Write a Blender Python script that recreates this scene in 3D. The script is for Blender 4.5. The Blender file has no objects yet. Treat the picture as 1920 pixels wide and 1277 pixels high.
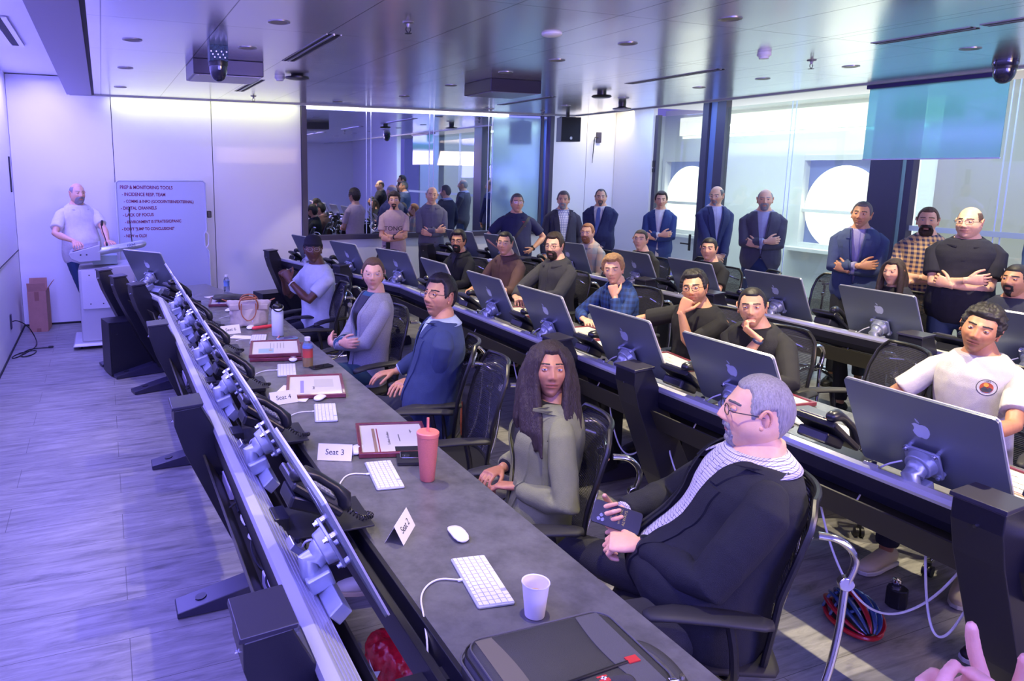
import bpy, bmesh, math, random
import numpy as np
from mathutils import Vector, Matrix, Quaternion, noise
from mathutils.bvhtree import BVHTree
random.seed(7)
R = math.radians
scene = bpy.context.scene
col = scene.collection
V = Vector

# ------------------------------------------------------------------ camera
cam_d = bpy.data.cameras.new('camera'); cam = bpy.data.objects.new('camera', cam_d); col.objects.link(cam)
CAM_H = 1.985
def cam_axes(p, r, y):
    cy, sy, cp, sp, cr, sr = math.cos(y), math.sin(y), math.cos(p), math.sin(p), math.cos(r), math.sin(r)
    f = V((sy*cp, cy*cp, -sp)); rt = V((cy, -sy, 0)); up = rt.cross(f)
    return rt*cr+up*sr, -rt*sr+up*cr, f
_r, _u, _f = cam_axes(R(9.495), R(.486), R(22.819))
cam.matrix_world = Matrix(((_r.x, _u.x, -_f.x, 0), (_r.y, _u.y, -_f.y, 0), (_r.z, _u.z, -_f.z, CAM_H), (0, 0, 0, 1)))
cam_d.sensor_width = 36; cam_d.lens = 1377.8/1920*36
cam_d.shift_x = .0960; cam_d.shift_y = -.04596
cam_d.clip_start = .05; cam_d.clip_end = 100
scene.camera = cam

# ------------------------------------------------------------------ world, exposure
w = bpy.data.worlds.new('world'); scene.world = w; w.use_nodes = True
w.node_tree.nodes['Background'].inputs[0].default_value = (.25, .22, .9, 1)
w.node_tree.nodes['Background'].inputs[1].default_value = .55
scene.view_settings.view_transform = 'Standard'; scene.view_settings.look = 'None'
scene.view_settings.gamma = 1; scene.view_settings.use_curve_mapping = False
scene.view_settings.exposure = 0.15
scene.cycles.max_bounces = 8; scene.cycles.diffuse_bounces = 4; scene.cycles.glossy_bounces = 4
scene.cycles.transparent_max_bounces = 16; scene.cycles.transmission_bounces = 6
scene.cycles.sample_clamp_indirect = 6

def area(name, loc, direction, sx, sy, color, power, spread=180):
    d = bpy.data.lights.new(name, 'AREA'); d.shape = 'RECTANGLE'; d.size = sx; d.size_y = sy
    d.color = color; d.energy = power; d.spread = R(spread)
    o = bpy.data.objects.new(name, d); col.objects.link(o); o.location = loc
    o.rotation_euler = V(direction).to_track_quat('-Z', 'Y').to_euler()
    return o
# the coves: violet LED wash along the left and front walls, cream strip lamp above the front wall
area('cove_left', (-.66, 4.2, 3.05), (0, 0, -1), .3, 11.5, (.23, .195, 1.0), 330)
area('cove_front', (3.0, 10.02, 2.93), (0, -.75, -1), 7.6, .25, (.26, .24, 1.0), 30, 150)
area('cove_front_cream', (1.35, 10.14, 2.93), (0, .5, -.9), 2.4, .04, (.80, .86, .24), 5, 110)
area('cove_left_cream', (-.37, 4.2, 2.97), (-.25, 0, 1), .03, 6.5, (1, .80, .25), 16, 150)
area('cove_right', (7.45, 5.2, 3.0), (0, 0, -1), .5, 9.0, (.36, .52, 1.0), 120)
area('cove_right_cream', (7.6, 9.9, 2.98), (.1, .6, -.7), .7, .06, (1, .85, .45), 4, 140)
# added fill lights, unseen behind the photographer: one violet, one warm for the faces
area('rear_fill', (1.2, -3.2, 2.2), (-.02, 1, -.05), 6.0, .9, (.25, .22, 1.0), 340)
area('rear_fill_warm', (4.4, -2.2, 2.4), (-.1, 1, -.45), 2.4, .5, (1, .70, .46), 75, 130)

# ------------------------------------------------------------------ materials
def nodes(m): return m.node_tree.nodes, m.node_tree.links
MC = {}
def mat(name, color=(.8,.8,.8), rough=.5, metal=0., bump=0., bscale=40., vary=0., vscale=8., emis=None, es=1., trans=0., alpha=1., coat=0., stretch=None, sss=0., ior=None):
    if name in MC: return MC[name]
    m = bpy.data.materials.new(name); m.use_nodes = True; N, L = nodes(m); b = N['Principled BSDF']
    b.inputs['Base Color'].default_value = (*color, 1); b.inputs['Roughness'].default_value = rough
    b.inputs['Metallic'].default_value = metal; b.inputs['Coat Weight'].default_value = coat
    b.inputs['Transmission Weight'].default_value = trans; b.inputs['Alpha'].default_value = alpha
    if ior: b.inputs['IOR'].default_value = ior
    if sss: b.inputs['Subsurface Weight'].default_value = sss; b.inputs['Subsurface Radius'].default_value = (.02,.008,.005); b.inputs['Subsurface Scale'].default_value = .5
    if emis: b.inputs['Emission Color'].default_value = (*emis, 1); b.inputs['Emission Strength'].default_value = es
    tc = N.new('ShaderNodeTexCoord')
    src = tc.outputs['Object']
    if stretch:
        mp = N.new('ShaderNodeMapping'); mp.inputs['Scale'].default_value = stretch; L.new(src, mp.inputs['Vector']); src = mp.outputs[0]
    if vary:
        n = N.new('ShaderNodeTexNoise'); n.inputs['Scale'].default_value = vscale; n.inputs['Detail'].default_value = 6; n.inputs['Roughness'].default_value = .65
        L.new(src, n.inputs['Vector'])
        mr = N.new('ShaderNodeMapRange'); mr.inputs['From Min'].default_value = .3; mr.inputs['From Max'].default_value = .7
        mr.inputs['To Min'].default_value = 1-vary; mr.inputs['To Max'].default_value = 1+vary; L.new(n.outputs['Fac'], mr.inputs['Value'])
        mx = N.new('ShaderNodeMix'); mx.data_type = 'RGBA'; mx.blend_type = 'MULTIPLY'; mx.inputs[0].default_value = 1
        mx.inputs[6].default_value = (*color, 1); L.new(mr.outputs[0], mx.inputs[7]); L.new(mx.outputs[2], b.inputs['Base Color'])
    if bump:
        n2 = N.new('ShaderNodeTexNoise'); n2.inputs['Scale'].default_value = bscale; n2.inputs['Detail'].default_value = 4
        L.new(src, n2.inputs['Vector']); bp = N.new('ShaderNodeBump'); bp.inputs['Strength'].default_value = bump; bp.inputs['Distance'].default_value = .01
        L.new(n2.outputs['Fac'], bp.inputs['Height']); L.new(bp.outputs[0], b.inputs['Normal'])
    MC[name] = m; return m
def check_mat(name, c1, c2, scale, rough=.8, lines=False, w=.12, c3=None):
    """woven checks in object space: gingham / plaid (bands) or fine window-pane lines"""
    if name in MC: return MC[name]
    m = mat(name, c1, rough, bump=.15, bscale=200); N, L = nodes(m); b = N['Principled BSDF']
    tc = N.new('ShaderNodeTexCoord'); sp = N.new('ShaderNodeSeparateXYZ'); L.new(tc.outputs['Object'], sp.inputs[0])
    def band(out, sc, thr):
        a = N.new('ShaderNodeMath'); a.operation = 'MULTIPLY'; a.inputs[1].default_value = sc; L.new(out, a.inputs[0])
        f = N.new('ShaderNodeMath'); f.operation = 'FRACT'; L.new(a.outputs[0], f.inputs[0])
        g = N.new('ShaderNodeMath'); g.operation = 'LESS_THAN'; g.inputs[1].default_value = thr; L.new(f.outputs[0], g.inputs[0]); return g.outputs[0]
    ad = N.new('ShaderNodeMath'); ad.operation = 'ADD'; L.new(sp.outputs[0], ad.inputs[0])
    h = N.new('ShaderNodeMath'); h.operation = 'MULTIPLY'; h.inputs[1].default_value = .6; L.new(sp.outputs[1], h.inputs[0]); L.new(h.outputs[0], ad.inputs[1])
    t = w if lines else .5
    bx, bz = band(ad.outputs[0], scale, t), band(sp.outputs[2], scale, t)
    s = N.new('ShaderNodeMath'); s.operation = 'MAXIMUM' if lines else 'ADD'; L.new(bx, s.inputs[0]); L.new(bz, s.inputs[1])
    rp = N.new('ShaderNodeValToRGB'); rp.color_ramp.interpolation = 'CONSTANT'
    e = rp.color_ramp.elements; e[0].color = (*c1, 1); e[1].position = .3; e[1].color = (*c2, 1) if lines else (*[(a+b2)/2 for a, b2 in zip(c1, c2)], 1)
    if not lines:
        k = rp.color_ramp.elements.new(.8); k.color = (*c2, 1)
        dv = N.new('ShaderNodeMath'); dv.operation = 'MULTIPLY'; dv.inputs[1].default_value = .5; L.new(s.outputs[0], dv.inputs[0]); s = dv
    L.new(s.outputs[0], rp.inputs[0]); L.new(rp.outputs[0], b.inputs['Base Color']); return m

# ------------------------------------------------------------------ mesh builder
def frame_of(d, up=V((0,0,1))):
    d = V(d).normalized(); u = V(up)
    if abs(d.dot(u.normalized())) > .98: u = V((0,1,0)) if abs(d.y) < .9 else V((1,0,0))
    x = u.cross(d).normalized(); y = d.cross(x).normalized(); return x, y, d
class MB:
    def __init__(s): s.v = []; s.f = []; s.m = []
    def add(s, vs, fs, M=None, mi=0):
        o = len(s.v); s.v += [tuple(M @ V(p)) if M else tuple(p) for p in vs]
        s.f += [tuple(i+o for i in f) for f in fs]; s.m += [mi]*len(fs); return s
    def box(s, c, d, rot=None, mi=0):
        x, y, z = [k/2 for k in d]
        vs = [(a, b, e) for a in (-x, x) for b in (-y, y) for e in (-z, z)]
        M = Matrix.Translation(c) @ (rot.to_4x4() if rot else Matrix.Identity(4))
        return s.add(vs, [(0,1,3,2),(4,6,7,5),(0,4,5,1),(2,3,7,6),(0,2,6,4),(1,5,7,3)], M, mi)
    def hexa(s, p, mi=0):   # 8 points: bottom 4 (ccw), top 4
        return s.add(p, [(3,2,1,0),(4,5,6,7),(0,1,5,4),(1,2,6,5),(2,3,7,6),(3,0,4,7)], None, mi)
    def rings(s, rr, n=20, closed=False, mi=0, cap=True):  # rr: (center, xvec, yvec)
        o = len(s.v); pw = 1
        for c, a, b in rr:
            for k in range(n):
                t = 2*math.pi*k/n; s.v.append(tuple(V(c)+V(a)*math.cos(t)+V(b)*math.sin(t)))
        m = len(rr)
        for i in range(m if closed else m-1):
            j = (i+1) % m
            for k in range(n):
                s.f.append((o+i*n+k, o+i*n+(k+1)%n, o+j*n+(k+1)%n, o+j*n+k)); s.m.append(mi)
        if cap and not closed:
            s.f.append(tuple(o+k for k in range(n))[::-1]); s.m.append(mi)
            s.f.append(tuple(o+(m-1)*n+k for k in range(n))); s.m.append(mi)
        return s
    def tube(s, pts, r, n=10, closed=False, mi=0, up=(0,0,1), flat=1., rnd=False):
        pts = [V(p) for p in pts]; m = len(pts); rs = list(r) if isinstance(r, (list, tuple)) else [r]*m; rr = []
        if len(rs) != m: rs = list(np.interp(np.linspace(0, 1, m), np.linspace(0, 1, len(rs)), rs))
        px = None
        for i, p in enumerate(pts):
            if closed: d = pts[(i+1) % m]-pts[i-1]
            else: d = (pts[min(i+1, m-1)]-pts[max(i-1, 0)])
            d = d.normalized()
            if px is None: x, y, _ = frame_of(d, up)
            else:
                x = (px-d*px.dot(d)).normalized(); y = d.cross(x)
            px = x; rr.append((p, x*rs[i], y*rs[i]*flat))
            if rnd and not closed and i in (0, m-1):
                pass
        if rnd and not closed:
            d0 = (pts[0]-pts[1]).normalized(); d1 = (pts[-1]-pts[-2]).normalized()
            c, x, y = rr[0]; pre = [(c+d0*rs[0]*math.sin(a), x*math.cos(a), y*math.cos(a)) for a in (1.4, 1.0, .5)]
            c, x, y = rr[-1]; post = [(c+d1*rs[-1]*math.sin(a), x*math.cos(a), y*math.cos(a)) for a in (.5, 1.0, 1.4)]
            rr = pre+rr+post
        return s.rings(rr, n, closed, mi)
    def ell(s, c, r, rot=None, n=20, m=12, mi=0):
        M = Matrix.Translation(c) @ (rot.to_4x4() if rot else Matrix.Identity(4))
        rr = []
        for i in range(m+1):
            a = -math.pi/2*.985+math.pi*.985*i/m
            rr.append((M @ V((0,0,r[2]*math.sin(a))), M.to_3x3() @ V((r[0]*math.cos(a),0,0)), M.to_3x3() @ V((0,r[1]*math.cos(a),0))))
        return s.rings(rr, n, mi=mi)
    def cyl(s, c, r, h, axis=(0,0,1), n=24, mi=0, r2=None):
        a = V(axis).normalized(); x, y, _ = frame_of(a); r2 = r if r2 is None else r2
        return s.rings([(V(c)-a*h/2, x*r, y*r), (V(c)+a*h/2, x*r2, y*r2)], n, mi=mi)
    def lathe(s, prof, c=(0,0,0), n=32, mi=0, M=None):
        rr = [(V((0,0,z)), V((max(r,1e-5),0,0)), V((0,max(r,1e-5),0))) for r, z in prof]
        T = Matrix.Translation(c) @ (M.to_4x4() if M else Matrix.Identity(4)); T3 = T.to_3x3()
        return s.rings([(T @ a, T3 @ b, T3 @ e) for a, b, e in rr], n, mi=mi)
    def prism(s, poly, h, M=None, mi=0):  # polygon in xy, height h along z
        n = len(poly); vs = [(x, y, 0) for x, y in poly]+[(x, y, h) for x, y in poly]
        fs = [tuple(range(n))[::-1], tuple(range(n, 2*n))]+[(i, (i+1)%n, (i+1)%n+n, i+n) for i in range(n)]
        return s.add(vs, fs, M, mi)
    def mesh(s, name):
        me = bpy.data.meshes.new(name); me.from_pydata(s.v, [], s.f); me.update(); return me
    def build(s, name, mats, parent=None, smooth=False, bevel=0, seg=2, loc=None, rot=None):
        me = s.mesh(name); mats = mats if isinstance(mats, (list, tuple)) else [mats]
        for m in mats: me.materials.append(m)
        if len(mats) > 1: me.polygons.foreach_set('material_index', s.m)
        return link(name, me, parent, smooth, bevel, seg, loc, rot)
def link(name, me, parent=None, smooth=False, bevel=0, seg=2, loc=None, rot=None):
    bm = bmesh.new(); bm.from_mesh(me); bmesh.ops.recalc_face_normals(bm, faces=bm.faces); bm.to_mesh(me); bm.free()
    if smooth:
        me.polygons.foreach_set('use_smooth', [True]*len(me.polygons))
        if smooth != 'all': me.set_sharp_from_angle(angle=R(38 if smooth is True else smooth))
    o = bpy.data.objects.new(name, me); col.objects.link(o); o.parent = parent
    if loc: o.location = loc
    if rot: o.rotation_euler = rot
    if bevel:
        b = o.modifiers.new('bevel', 'BEVEL'); b.width = bevel; b.segments = seg; b.limit_method = 'ANGLE'; b.angle_limit = R(40); b.harden_normals = False
    return o
def empty(name, label, cat, loc=(0,0,0), rz=0, group=None):
    o = bpy.data.objects.new(name, None); o.empty_display_size = .1; col.objects.link(o); o.location = loc; o.rotation_euler = (0,0,rz); return tag(o, label, cat, group)
def tag(o, label, cat, group=None):
    o['label'] = label; o['category'] = cat
    if group: o['group'] = group
    return o
def struct(o): o['kind'] = 'structure'; return o
def tree(o): return [o]+[k for c in o.children for k in tree(c)]
def dup(root, loc=None, rz=None, label=None, group=None, skip=()):
    r = root.copy(); col.objects.link(r)
    if loc is not None: r.location = loc
    if rz is not None: r.rotation_euler = (0, 0, rz)
    if label: r['label'] = label
    if group: r['group'] = group
    def rec(a, b):
        for ch in list(a.children):
            if ch.name.split('.')[0] in skip: continue
            c = ch.copy(); col.objects.link(c); c.parent = b; rec(ch, c)
    rec(root, r); return r
def text_obj(txt, name, size, m, parent, M, depth=.0004, align='CENTER', font=None, offset=0, sx=1):
    cu = bpy.data.curves.new(name, 'FONT'); cu.body = txt; cu.size = size; cu.align_x = align; cu.align_y = 'CENTER'; cu.extrude = depth; cu.offset = offset
    t = bpy.data.objects.new('t', cu); tsc.collection.objects.link(t); dg = tdg(); me = bpy.data.meshes.new_from_object(t.evaluated_get(dg)); tsc.collection.objects.unlink(t); bpy.data.objects.remove(t)
    me.name = name; me.transform(M @ Matrix.Diagonal((sx, 1, 1, 1))); me.materials.clear(); me.materials.append(m)
    o = bpy.data.objects.new(name, me); col.objects.link(o); o.parent = parent; return o
tsc = bpy.data.scenes.new('workbench')
def tdg():
    with bpy.context.temp_override(scene=tsc, view_layer=tsc.view_layers[0]):
        dg = bpy.context.evaluated_depsgraph_get(); dg.update(); return dg
def evalmods(me, mods):
    o = bpy.data.objects.new('t', me); tsc.collection.objects.link(o)
    for typ, kw in mods:
        md = o.modifiers.new(typ, typ)
        for k, v_ in kw.items(): setattr(md, k, v_)
    r = bpy.data.meshes.new_from_object(o.evaluated_get(tdg())); tsc.collection.objects.unlink(o); bpy.data.objects.remove(o); return r
def remesh(mb, voxel, smooth=4, fac=.5):
    me = mb.mesh('t')
    bm = bmesh.new(); bm.from_mesh(me); bmesh.ops.recalc_face_normals(bm, faces=bm.faces); bm.to_mesh(me); bm.free()
    r = evalmods(me, [('REMESH', dict(mode='VOXEL', voxel_size=voxel))]+([('SMOOTH', dict(iterations=smooth, factor=fac))] if smooth else []))
    bpy.data.meshes.remove(me); return r
# ------------------------------------------------------------------ people
def sm(a, b, x): t = np.clip((x-a)/(b-a), 0, 1); return t*t*(3-2*t)
def G(x, s): return np.exp(-(x/s)**2)
def head_grid(nu, nv, hp):
    """points of a head (face towards +Y, centre between the ears) on a nu x nv grid, with azimuth"""
    u = np.linspace(-math.pi, math.pi, nu, endpoint=False); v = np.linspace(-math.pi/2*.97, math.pi/2*.985, nv)
    lam, phi = np.meshgrid(u, v)
    jaw, fat = hp.get('jaw', 1.), hp.get('fat', 0.)
    cp = np.cos(phi); low = phi < 0
    cpf = np.where(low, cp**(.62 if jaw >= 1 else .72), cp**.9)
    x = .076*cpf*np.sin(lam); yb = cpf*np.cos(lam); y = np.where(yb > 0, .094*yb, .104*yb); z = .118*np.sin(phi)
    z = np.where(z > 0, z*1.0, z)
    front = sm(-.2, .8, np.cos(lam))
    t = sm(-.005, -.112, z); x = x*(1-(.36-.10*(jaw-1)-.22*fat)*t)*(1+.05*sm(.0,.06,z))
    y = np.where(np.cos(lam) < 0, y*(1-.42*sm(-.0, -.11, z)), y*(1-.10*sm(-.02, -.11, z)*np.sign(1)))
    x = x*(1-.05*G(z-.03,.03)*front)
    y = y-front*.006*sm(.0,.07,z)*(1)            # forehead slopes back a little
    ax = np.abs(x)
    n = hp.get('nose', 1.)
    h = np.interp(z, [-.046,-.037,-.030,-.022,-.005,.014,.03,.045], [0,.003,.0165,.0235,.0165,.0085,.0025,0])
    y = y+front*n*h*np.exp(-(ax/np.interp(z,[-.04,-.02,.0,.03],[.0105,.0115,.0085,.009]))**2)
    y = y+front*.0085*G(ax-.0125,.0068)*G(z+.029,.0075)*n
    y = y-front*.0092*np.exp(-((ax-.031)/.0155)**2-((z-.010)/.0105)**2)
    y = y+front*.0045*G(z-.030,.009)*sm(.062,.02,ax)
    y = y+front*.0040*G(ax-.043,.018)*G(z+.022,.020)
    y = y+front*.0055*G(ax,.021)*G(z+.0525,.0055)+front*.0062*G(ax,.018)*G(z+.0655,.006)
    y = y-front*.0045*G(ax,.025)*G(z+.0588,.0022)
    y = y-front*.0035*G(ax,.025)*G(z+.079,.007)+front*.0075*G(ax,.022)*G(z+.098,.014)
    y = y-front*.0025*np.exp(-((ax-.03-(-.03-z)*.25)/.006)**2)*sm(-.02,-.035,z)*sm(-.075,-.055,z)*hp.get('fold',.6)
    x = x*(1+fat*.16*G(z+.055,.04)); y = y+front*fat*.010*G(z+.105,.03)*(ax<.05)
    return lam, phi, x, y, z
def grid_faces(nu, nv, keep=None):
    fs = []
    for j in range(nv-1):
        for i in range(nu):
            i2 = (i+1) % nu
            if keep is None or (keep[j, i] or keep[j, i2] or keep[j+1, i] or keep[j+1, i2]): fs.append((j*nu+i, j*nu+i2, (j+1)*nu+i2, (j+1)*nu+i))
    return fs
def shell(hp, nu, nv, th, M, name, m, parent, noise_amp=0., nscale=60., streak=False):
    lam, phi, x, y, z = head_grid(nu, nv, hp)
    P = np.stack([x, y, z], -1)
    du = np.roll(P, -1, 1)-np.roll(P, 1, 1); dv = np.gradient(P, axis=0); nrm = np.cross(du, dv); nrm *= np.sign((nrm*P).sum(-1, keepdims=True)+1e-12); nrm /= np.linalg.norm(nrm, axis=-1, keepdims=True)+1e-9
    T = th(lam, x, y, z)
    keep = T > .0004
    if noise_amp:
        q = np.zeros_like(T)
        for j in range(nv):
            for i in range(nu):
                if keep[j, i]:
                    p = P[j, i]; q[j, i] = noise.noise(V((p[0]*nscale, p[1]*nscale, p[2]*nscale*(.35 if streak else 1))))+.5*noise.noise(V((p[0]*nscale*2.3, p[1]*nscale*2.3, p[2]*nscale*(.7 if streak else 2.3))))
        T = T+noise_amp*q*np.clip(T/.008, 0, 1)
    P = P+nrm*np.where(keep, T, -.0015)[..., None]
    vs = P.reshape(-1, 3); fs = grid_faces(nu, nv, keep)
    used = sorted({i for f in fs for i in f}); mp = {k: i for i, k in enumerate(used)}
    mb = MB(); mb.add([tuple(vs[k]) for k in used], [tuple(mp[i] for i in f) for f in fs], M)
    if not mb.f: return None
    return mb.build(name, m, parent, smooth='all')
def hair_th(style, t0=.012):
    LA = [0,.45,.75,1.0,1.25,1.45,1.9,2.1,2.5,3.15]
    HL = dict(short=[.074,.074,.080,.066,-.012,.020,.032,-.030,-.065,-.070], recede=[.086,.094,.106,.075,-.005,.022,.034,-.03,-.065,-.070],
              low=[.066,.066,.066,.052,-.018,.016,.030,-.035,-.07,-.075], bald=[.3,.3,.3,.3,.3,.3,.3,.3,.3,.3], sides=[.3,.3,.3,.075,.0,.022,.034,-.03,-.065,-.07],
              long=[.070,.074,.074,.052,.02,-.02,-.08,-.1,-.11,-.12])[style if style in ('short','recede','low','bald','sides','long') else 'short']
    def f(lam, x, y, z):
        hl = np.interp(np.abs(lam), LA, HL); s = sm(0, .012, z-hl)
        t = t0*s*(1+.35*sm(.05,.115,z)+0*x)
        if style == 'sides': t = t*(1-sm(.060,.085,z))
        side = sm(.03,-.03,z); t = t*(1-.45*side*(style != 'long'))
        return np.where(s > .03, t, 0)
    return f
def beard_th(t0=.006, full=1.):
    def f(lam, x, y, z):
        al = np.abs(lam); ax = np.abs(x)
        jawline = sm(1.65,1.35,al)*sm(-.028-.0, -.045, z+.018*sm(.8,1.4,al))
        ch = jawline if full >= 1 else sm(.55,.35,al)*sm(-.066,-.074,z)
        mus = sm(.034,.026,ax)*sm(-.036,-.042,z)*sm(-.0535,-.0505,z)*sm(.9,.6,al)
        lip = sm(.026,.018,ax)*sm(-.0535,-.050,-z-.0)*0
        mouth = (ax < .022)*(z < -.050)*(z > -.071)*(al < .8)
        core = np.where(mouth, 0, ch); g = sm(.034,.026,ax)*sm(.018,.024,ax)*(z<-.040)*(z>-.08)*(al<.8)
        t = np.maximum(np.maximum(core, mus), g)*t0
        if full >= 1:
            cheek = sm(-.030,-.052,z+.055*sm(.5,1.35,al)*1.0)
            t = np.where((al > .42) & (~mouth), np.maximum(t*0, np.minimum(jawline, cheek)*t0), t)
        return np.where(t > .08*t0, t, 0)
    return f
def brow_th(t0=.0028, fem=False):
    def f(lam, x, y, z):
        ax = np.abs(x); zc = .0325+(.002 if fem else 0)-.20*np.clip(ax-.036, 0, 1)+.03*np.clip(ax-.012,0,.02)
        return np.where((np.abs(lam) < 1.0), t0*sm(.0042 if not fem else .003, .0015, np.abs(z-zc))*sm(.010,.015,ax)*sm(.054,.046,ax), 0)
    return f
def M_head(center, yaw, pitch, roll, s):
    # yaw about Z (0 = +Y), pitch >0 looks down, roll >0 tilts to its own right
    return Matrix.Translation(center) @ Matrix.Rotation(yaw,4,'Z') @ Matrix.Rotation(-pitch,4,'X') @ Matrix.Rotation(roll,4,'Y') @ Matrix.Scale(s,4)
def hand(mb, wrist, d, n, right, curl=.35, spread=.12, s=1., pose=None):
    d = V(d).normalized(); n = (V(n)-d*V(n).dot(d)).normalized(); wd = d.cross(n)*(1 if right else -1)
    W = V(wrist)
    mb.rings([(W+d*a*s, wd*b*s, n*c*s) for a, b, c in ((-.03,.024,.019),(0,.027,.018),(.02,.033,.017),(.05,.040,.015),(.078,.041,.0135),(.09,.036,.010))], 16)
    LN = [(.043,.026,.021),(.047,.030,.022),(.043,.028,.022),(.034,.021,.019)]
    for k, (off, ln) in enumerate(zip((.030,.010,-.010,-.029), LN)):
        c = curl[k] if isinstance(curl, (list, tuple)) else curl
        p = W+d*(.080-.004*abs(k-1.2))*s+wd*off*s; ang = 0; pts = [p]; sp = spread*(1.5-k)/1.5
        for j, l in enumerate(ln):
            ang += c*(1.0, 1.25, .8)[j]*1.25
            dd = (d*math.cos(sp)+wd*math.sin(sp)); dd = dd*math.cos(ang)+n*math.sin(ang); p = p+dd*l*s; pts.append(p)
        mb.tube(pts, [.0093*s, .0088*s, .0080*s, .0070*s], 8, rnd=True)
    tc = pose if pose is not None else .35
    p = W+d*.018*s+wd*.026*s; pts = [p]; dirs = [(.72,.62,.25), (.85,.38-.2*tc,.25+.5*tc), (.88-.3*tc,.22-.3*tc,.25+.8*tc)]
    for (a, b, c), l in zip(dirs, (.044,.034,.028)):
        dd = (d*a+wd*b+n*c).normalized(); p = p+dd*l*s; pts.append(p)
    mb.tube(pts, [.0135*s, .0112*s, .0098*s, .0082*s], 8, rnd=True)
def ik(a, b, l1, l2, pole):
    a, b = V(a), V(b); d = b-a; L_ = min(d.length, (l1+l2)*.999); dn = d.normalized(); b = a+dn*L_
    x = (l1*l1-l2*l2+L_*L_)/(2*L_); h = math.sqrt(max(l1*l1-x*x, 0)); p = V(pole); p = (p-dn*p.dot(dn)).normalized()
    return a+dn*x+p*h, b
class Torso:
    def __init__(s, base, lean, side, L, w, depth, belly, twist=0):
        s.b = V(base); s.s = V((math.sin(side), math.sin(lean), math.cos(lean)*math.cos(side))).normalized()
        s.f0 = (V((0,1,0))-s.s*s.s.y).normalized(); s.x0 = s.f0.cross(s.s).normalized(); s.L = L; s.w = w; s.d = depth; s.belly = belly; s.tw = twist
    def ax(s, t):
        a = s.tw*max(0, min(1, t)); return s.x0*math.cos(a)+s.f0*math.sin(a), s.f0*math.cos(a)-s.x0*math.sin(a)
    def pt(s, x, y, t): X, F = s.ax(t); return s.b+s.s*(t*s.L)+X*x+F*y
    def rings(s, inf=0, t0=-.25, t1=1.08, bust=0, n=13, shrink=1.):
        T  = [-.30,-.22,-.12,0,.15,.30,.45,.60,.75,.86,.94,1.0,1.10]
        Wd = [.08,.12,.165,.175,.168,.158,.158,.168,.176,.160,.118,.082,.060]
        Dp = [.08,.10,.120,.125,.118,.112,.115,.122,.124,.108,.086,.072,.060]
        rr = []
        for t in np.linspace(t0, t1, n+2):
            wx = np.interp(t, T, Wd)*s.w*shrink+inf; dy = np.interp(t, T, Dp)*s.d*shrink+inf
            bl = s.belly*math.exp(-((t-.22)/.26)**2); fw = bl*.6+bust*math.exp(-((t-.68)/.13)**2)*.6
            wx += bl*.22; dy += bl*.55+bust*math.exp(-((t-.68)/.13)**2)*.5
            X, F = s.ax(t); rr.append((s.pt(0, fw-.01, t), X*wx, F*dy))
        return rr
CAMP = V((0, 0, CAM_H))
SK = {}
def skin_mat(key, c):
    if key in SK: return SK[key]
    m = bpy.data.materials.new('skin_'+key); m.use_nodes = True; N, L = nodes(m); b = N['Principled BSDF']
    at = N.new('ShaderNodeAttribute'); at.attribute_name = 'tone'; mx = N.new('ShaderNodeMix'); mx.data_type = 'RGBA'; mx.blend_type = 'MULTIPLY'; mx.inputs[0].default_value = 1
    mx.inputs[6].default_value = (*c, 1); L.new(at.outputs['Color'], mx.inputs[7])
    n = N.new('ShaderNodeTexNoise'); n.inputs['Scale'].default_value = 45; n.inputs['Detail'].default_value = 5
    m2 = N.new('ShaderNodeMix'); m2.data_type = 'RGBA'; m2.blend_type = 'OVERLAY'; m2.inputs[0].default_value = .16; L.new(mx.outputs[2], m2.inputs[6]); L.new(n.outputs['Fac'], m2.inputs[7])
    L.new(m2.outputs[2], b.inputs['Base Color']); b.inputs['Roughness'].default_value = .48; b.inputs['Subsurface Weight'].default_value = .12
    b.inputs['Subsurface Radius'].default_value = (.02,.008,.004); b.inputs['Subsurface Scale'].default_value = .4
    bp = N.new('ShaderNodeBump'); bp.inputs['Strength'].default_value = .12; bp.inputs['Distance'].default_value = .003
    n3 = N.new('ShaderNodeTexNoise'); n3.inputs['Scale'].default_value = 350; L.new(n3.outputs['Fac'], bp.inputs['Height']); L.new(bp.outputs[0], b.inputs['Normal'])
    SK[key] = m; return m
SKIN = dict(pale=(.76,.45,.29), fair=(.70,.39,.24), tan=(.56,.29,.155), brown=(.43,.20,.105), dark=(.12,.055,.030), olive=(.62,.34,.195))
HAIR = dict(black=(.012,.010,.010), dbrown=(.035,.020,.014), brown=(.10,.055,.03), auburn=(.024,.012,.011), blond=(.36,.20,.08), red=(.32,.13,.05), grey=(.30,.29,.29), lgrey=(.30,.285,.285), dgrey=(.11,.10,.10))
def cloth(name, c, rough=.85, **k): return mat('cloth_'+name, c, rough, bump=k.pop('bump', .35), bscale=k.pop('bscale', 420), vary=k.pop('vary', .07), vscale=k.pop('vscale', 30), **k)
def wrinkle(me, amp, sc=9., seed=0, mask=None):
    n = len(me.vertices); co = np.empty(n*3); me.vertices.foreach_get('co', co); no = np.empty(n*3); me.vertices.foreach_get('normal', no)
    co = co.reshape(-1,3); no = no.reshape(-1,3); a = np.empty(n)
    for i in range(n):
        p = co[i]; q = V((p[0]*sc+seed, p[1]*sc, p[2]*sc*.75)); k = noise.noise(q); a[i] = (1-abs(k)*2.4)*.9+noise.noise(q*2.7)*.6
    co += no*(a*amp)[:, None]; me.vertices.foreach_set('co', co.reshape(-1)); me.update()
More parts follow.
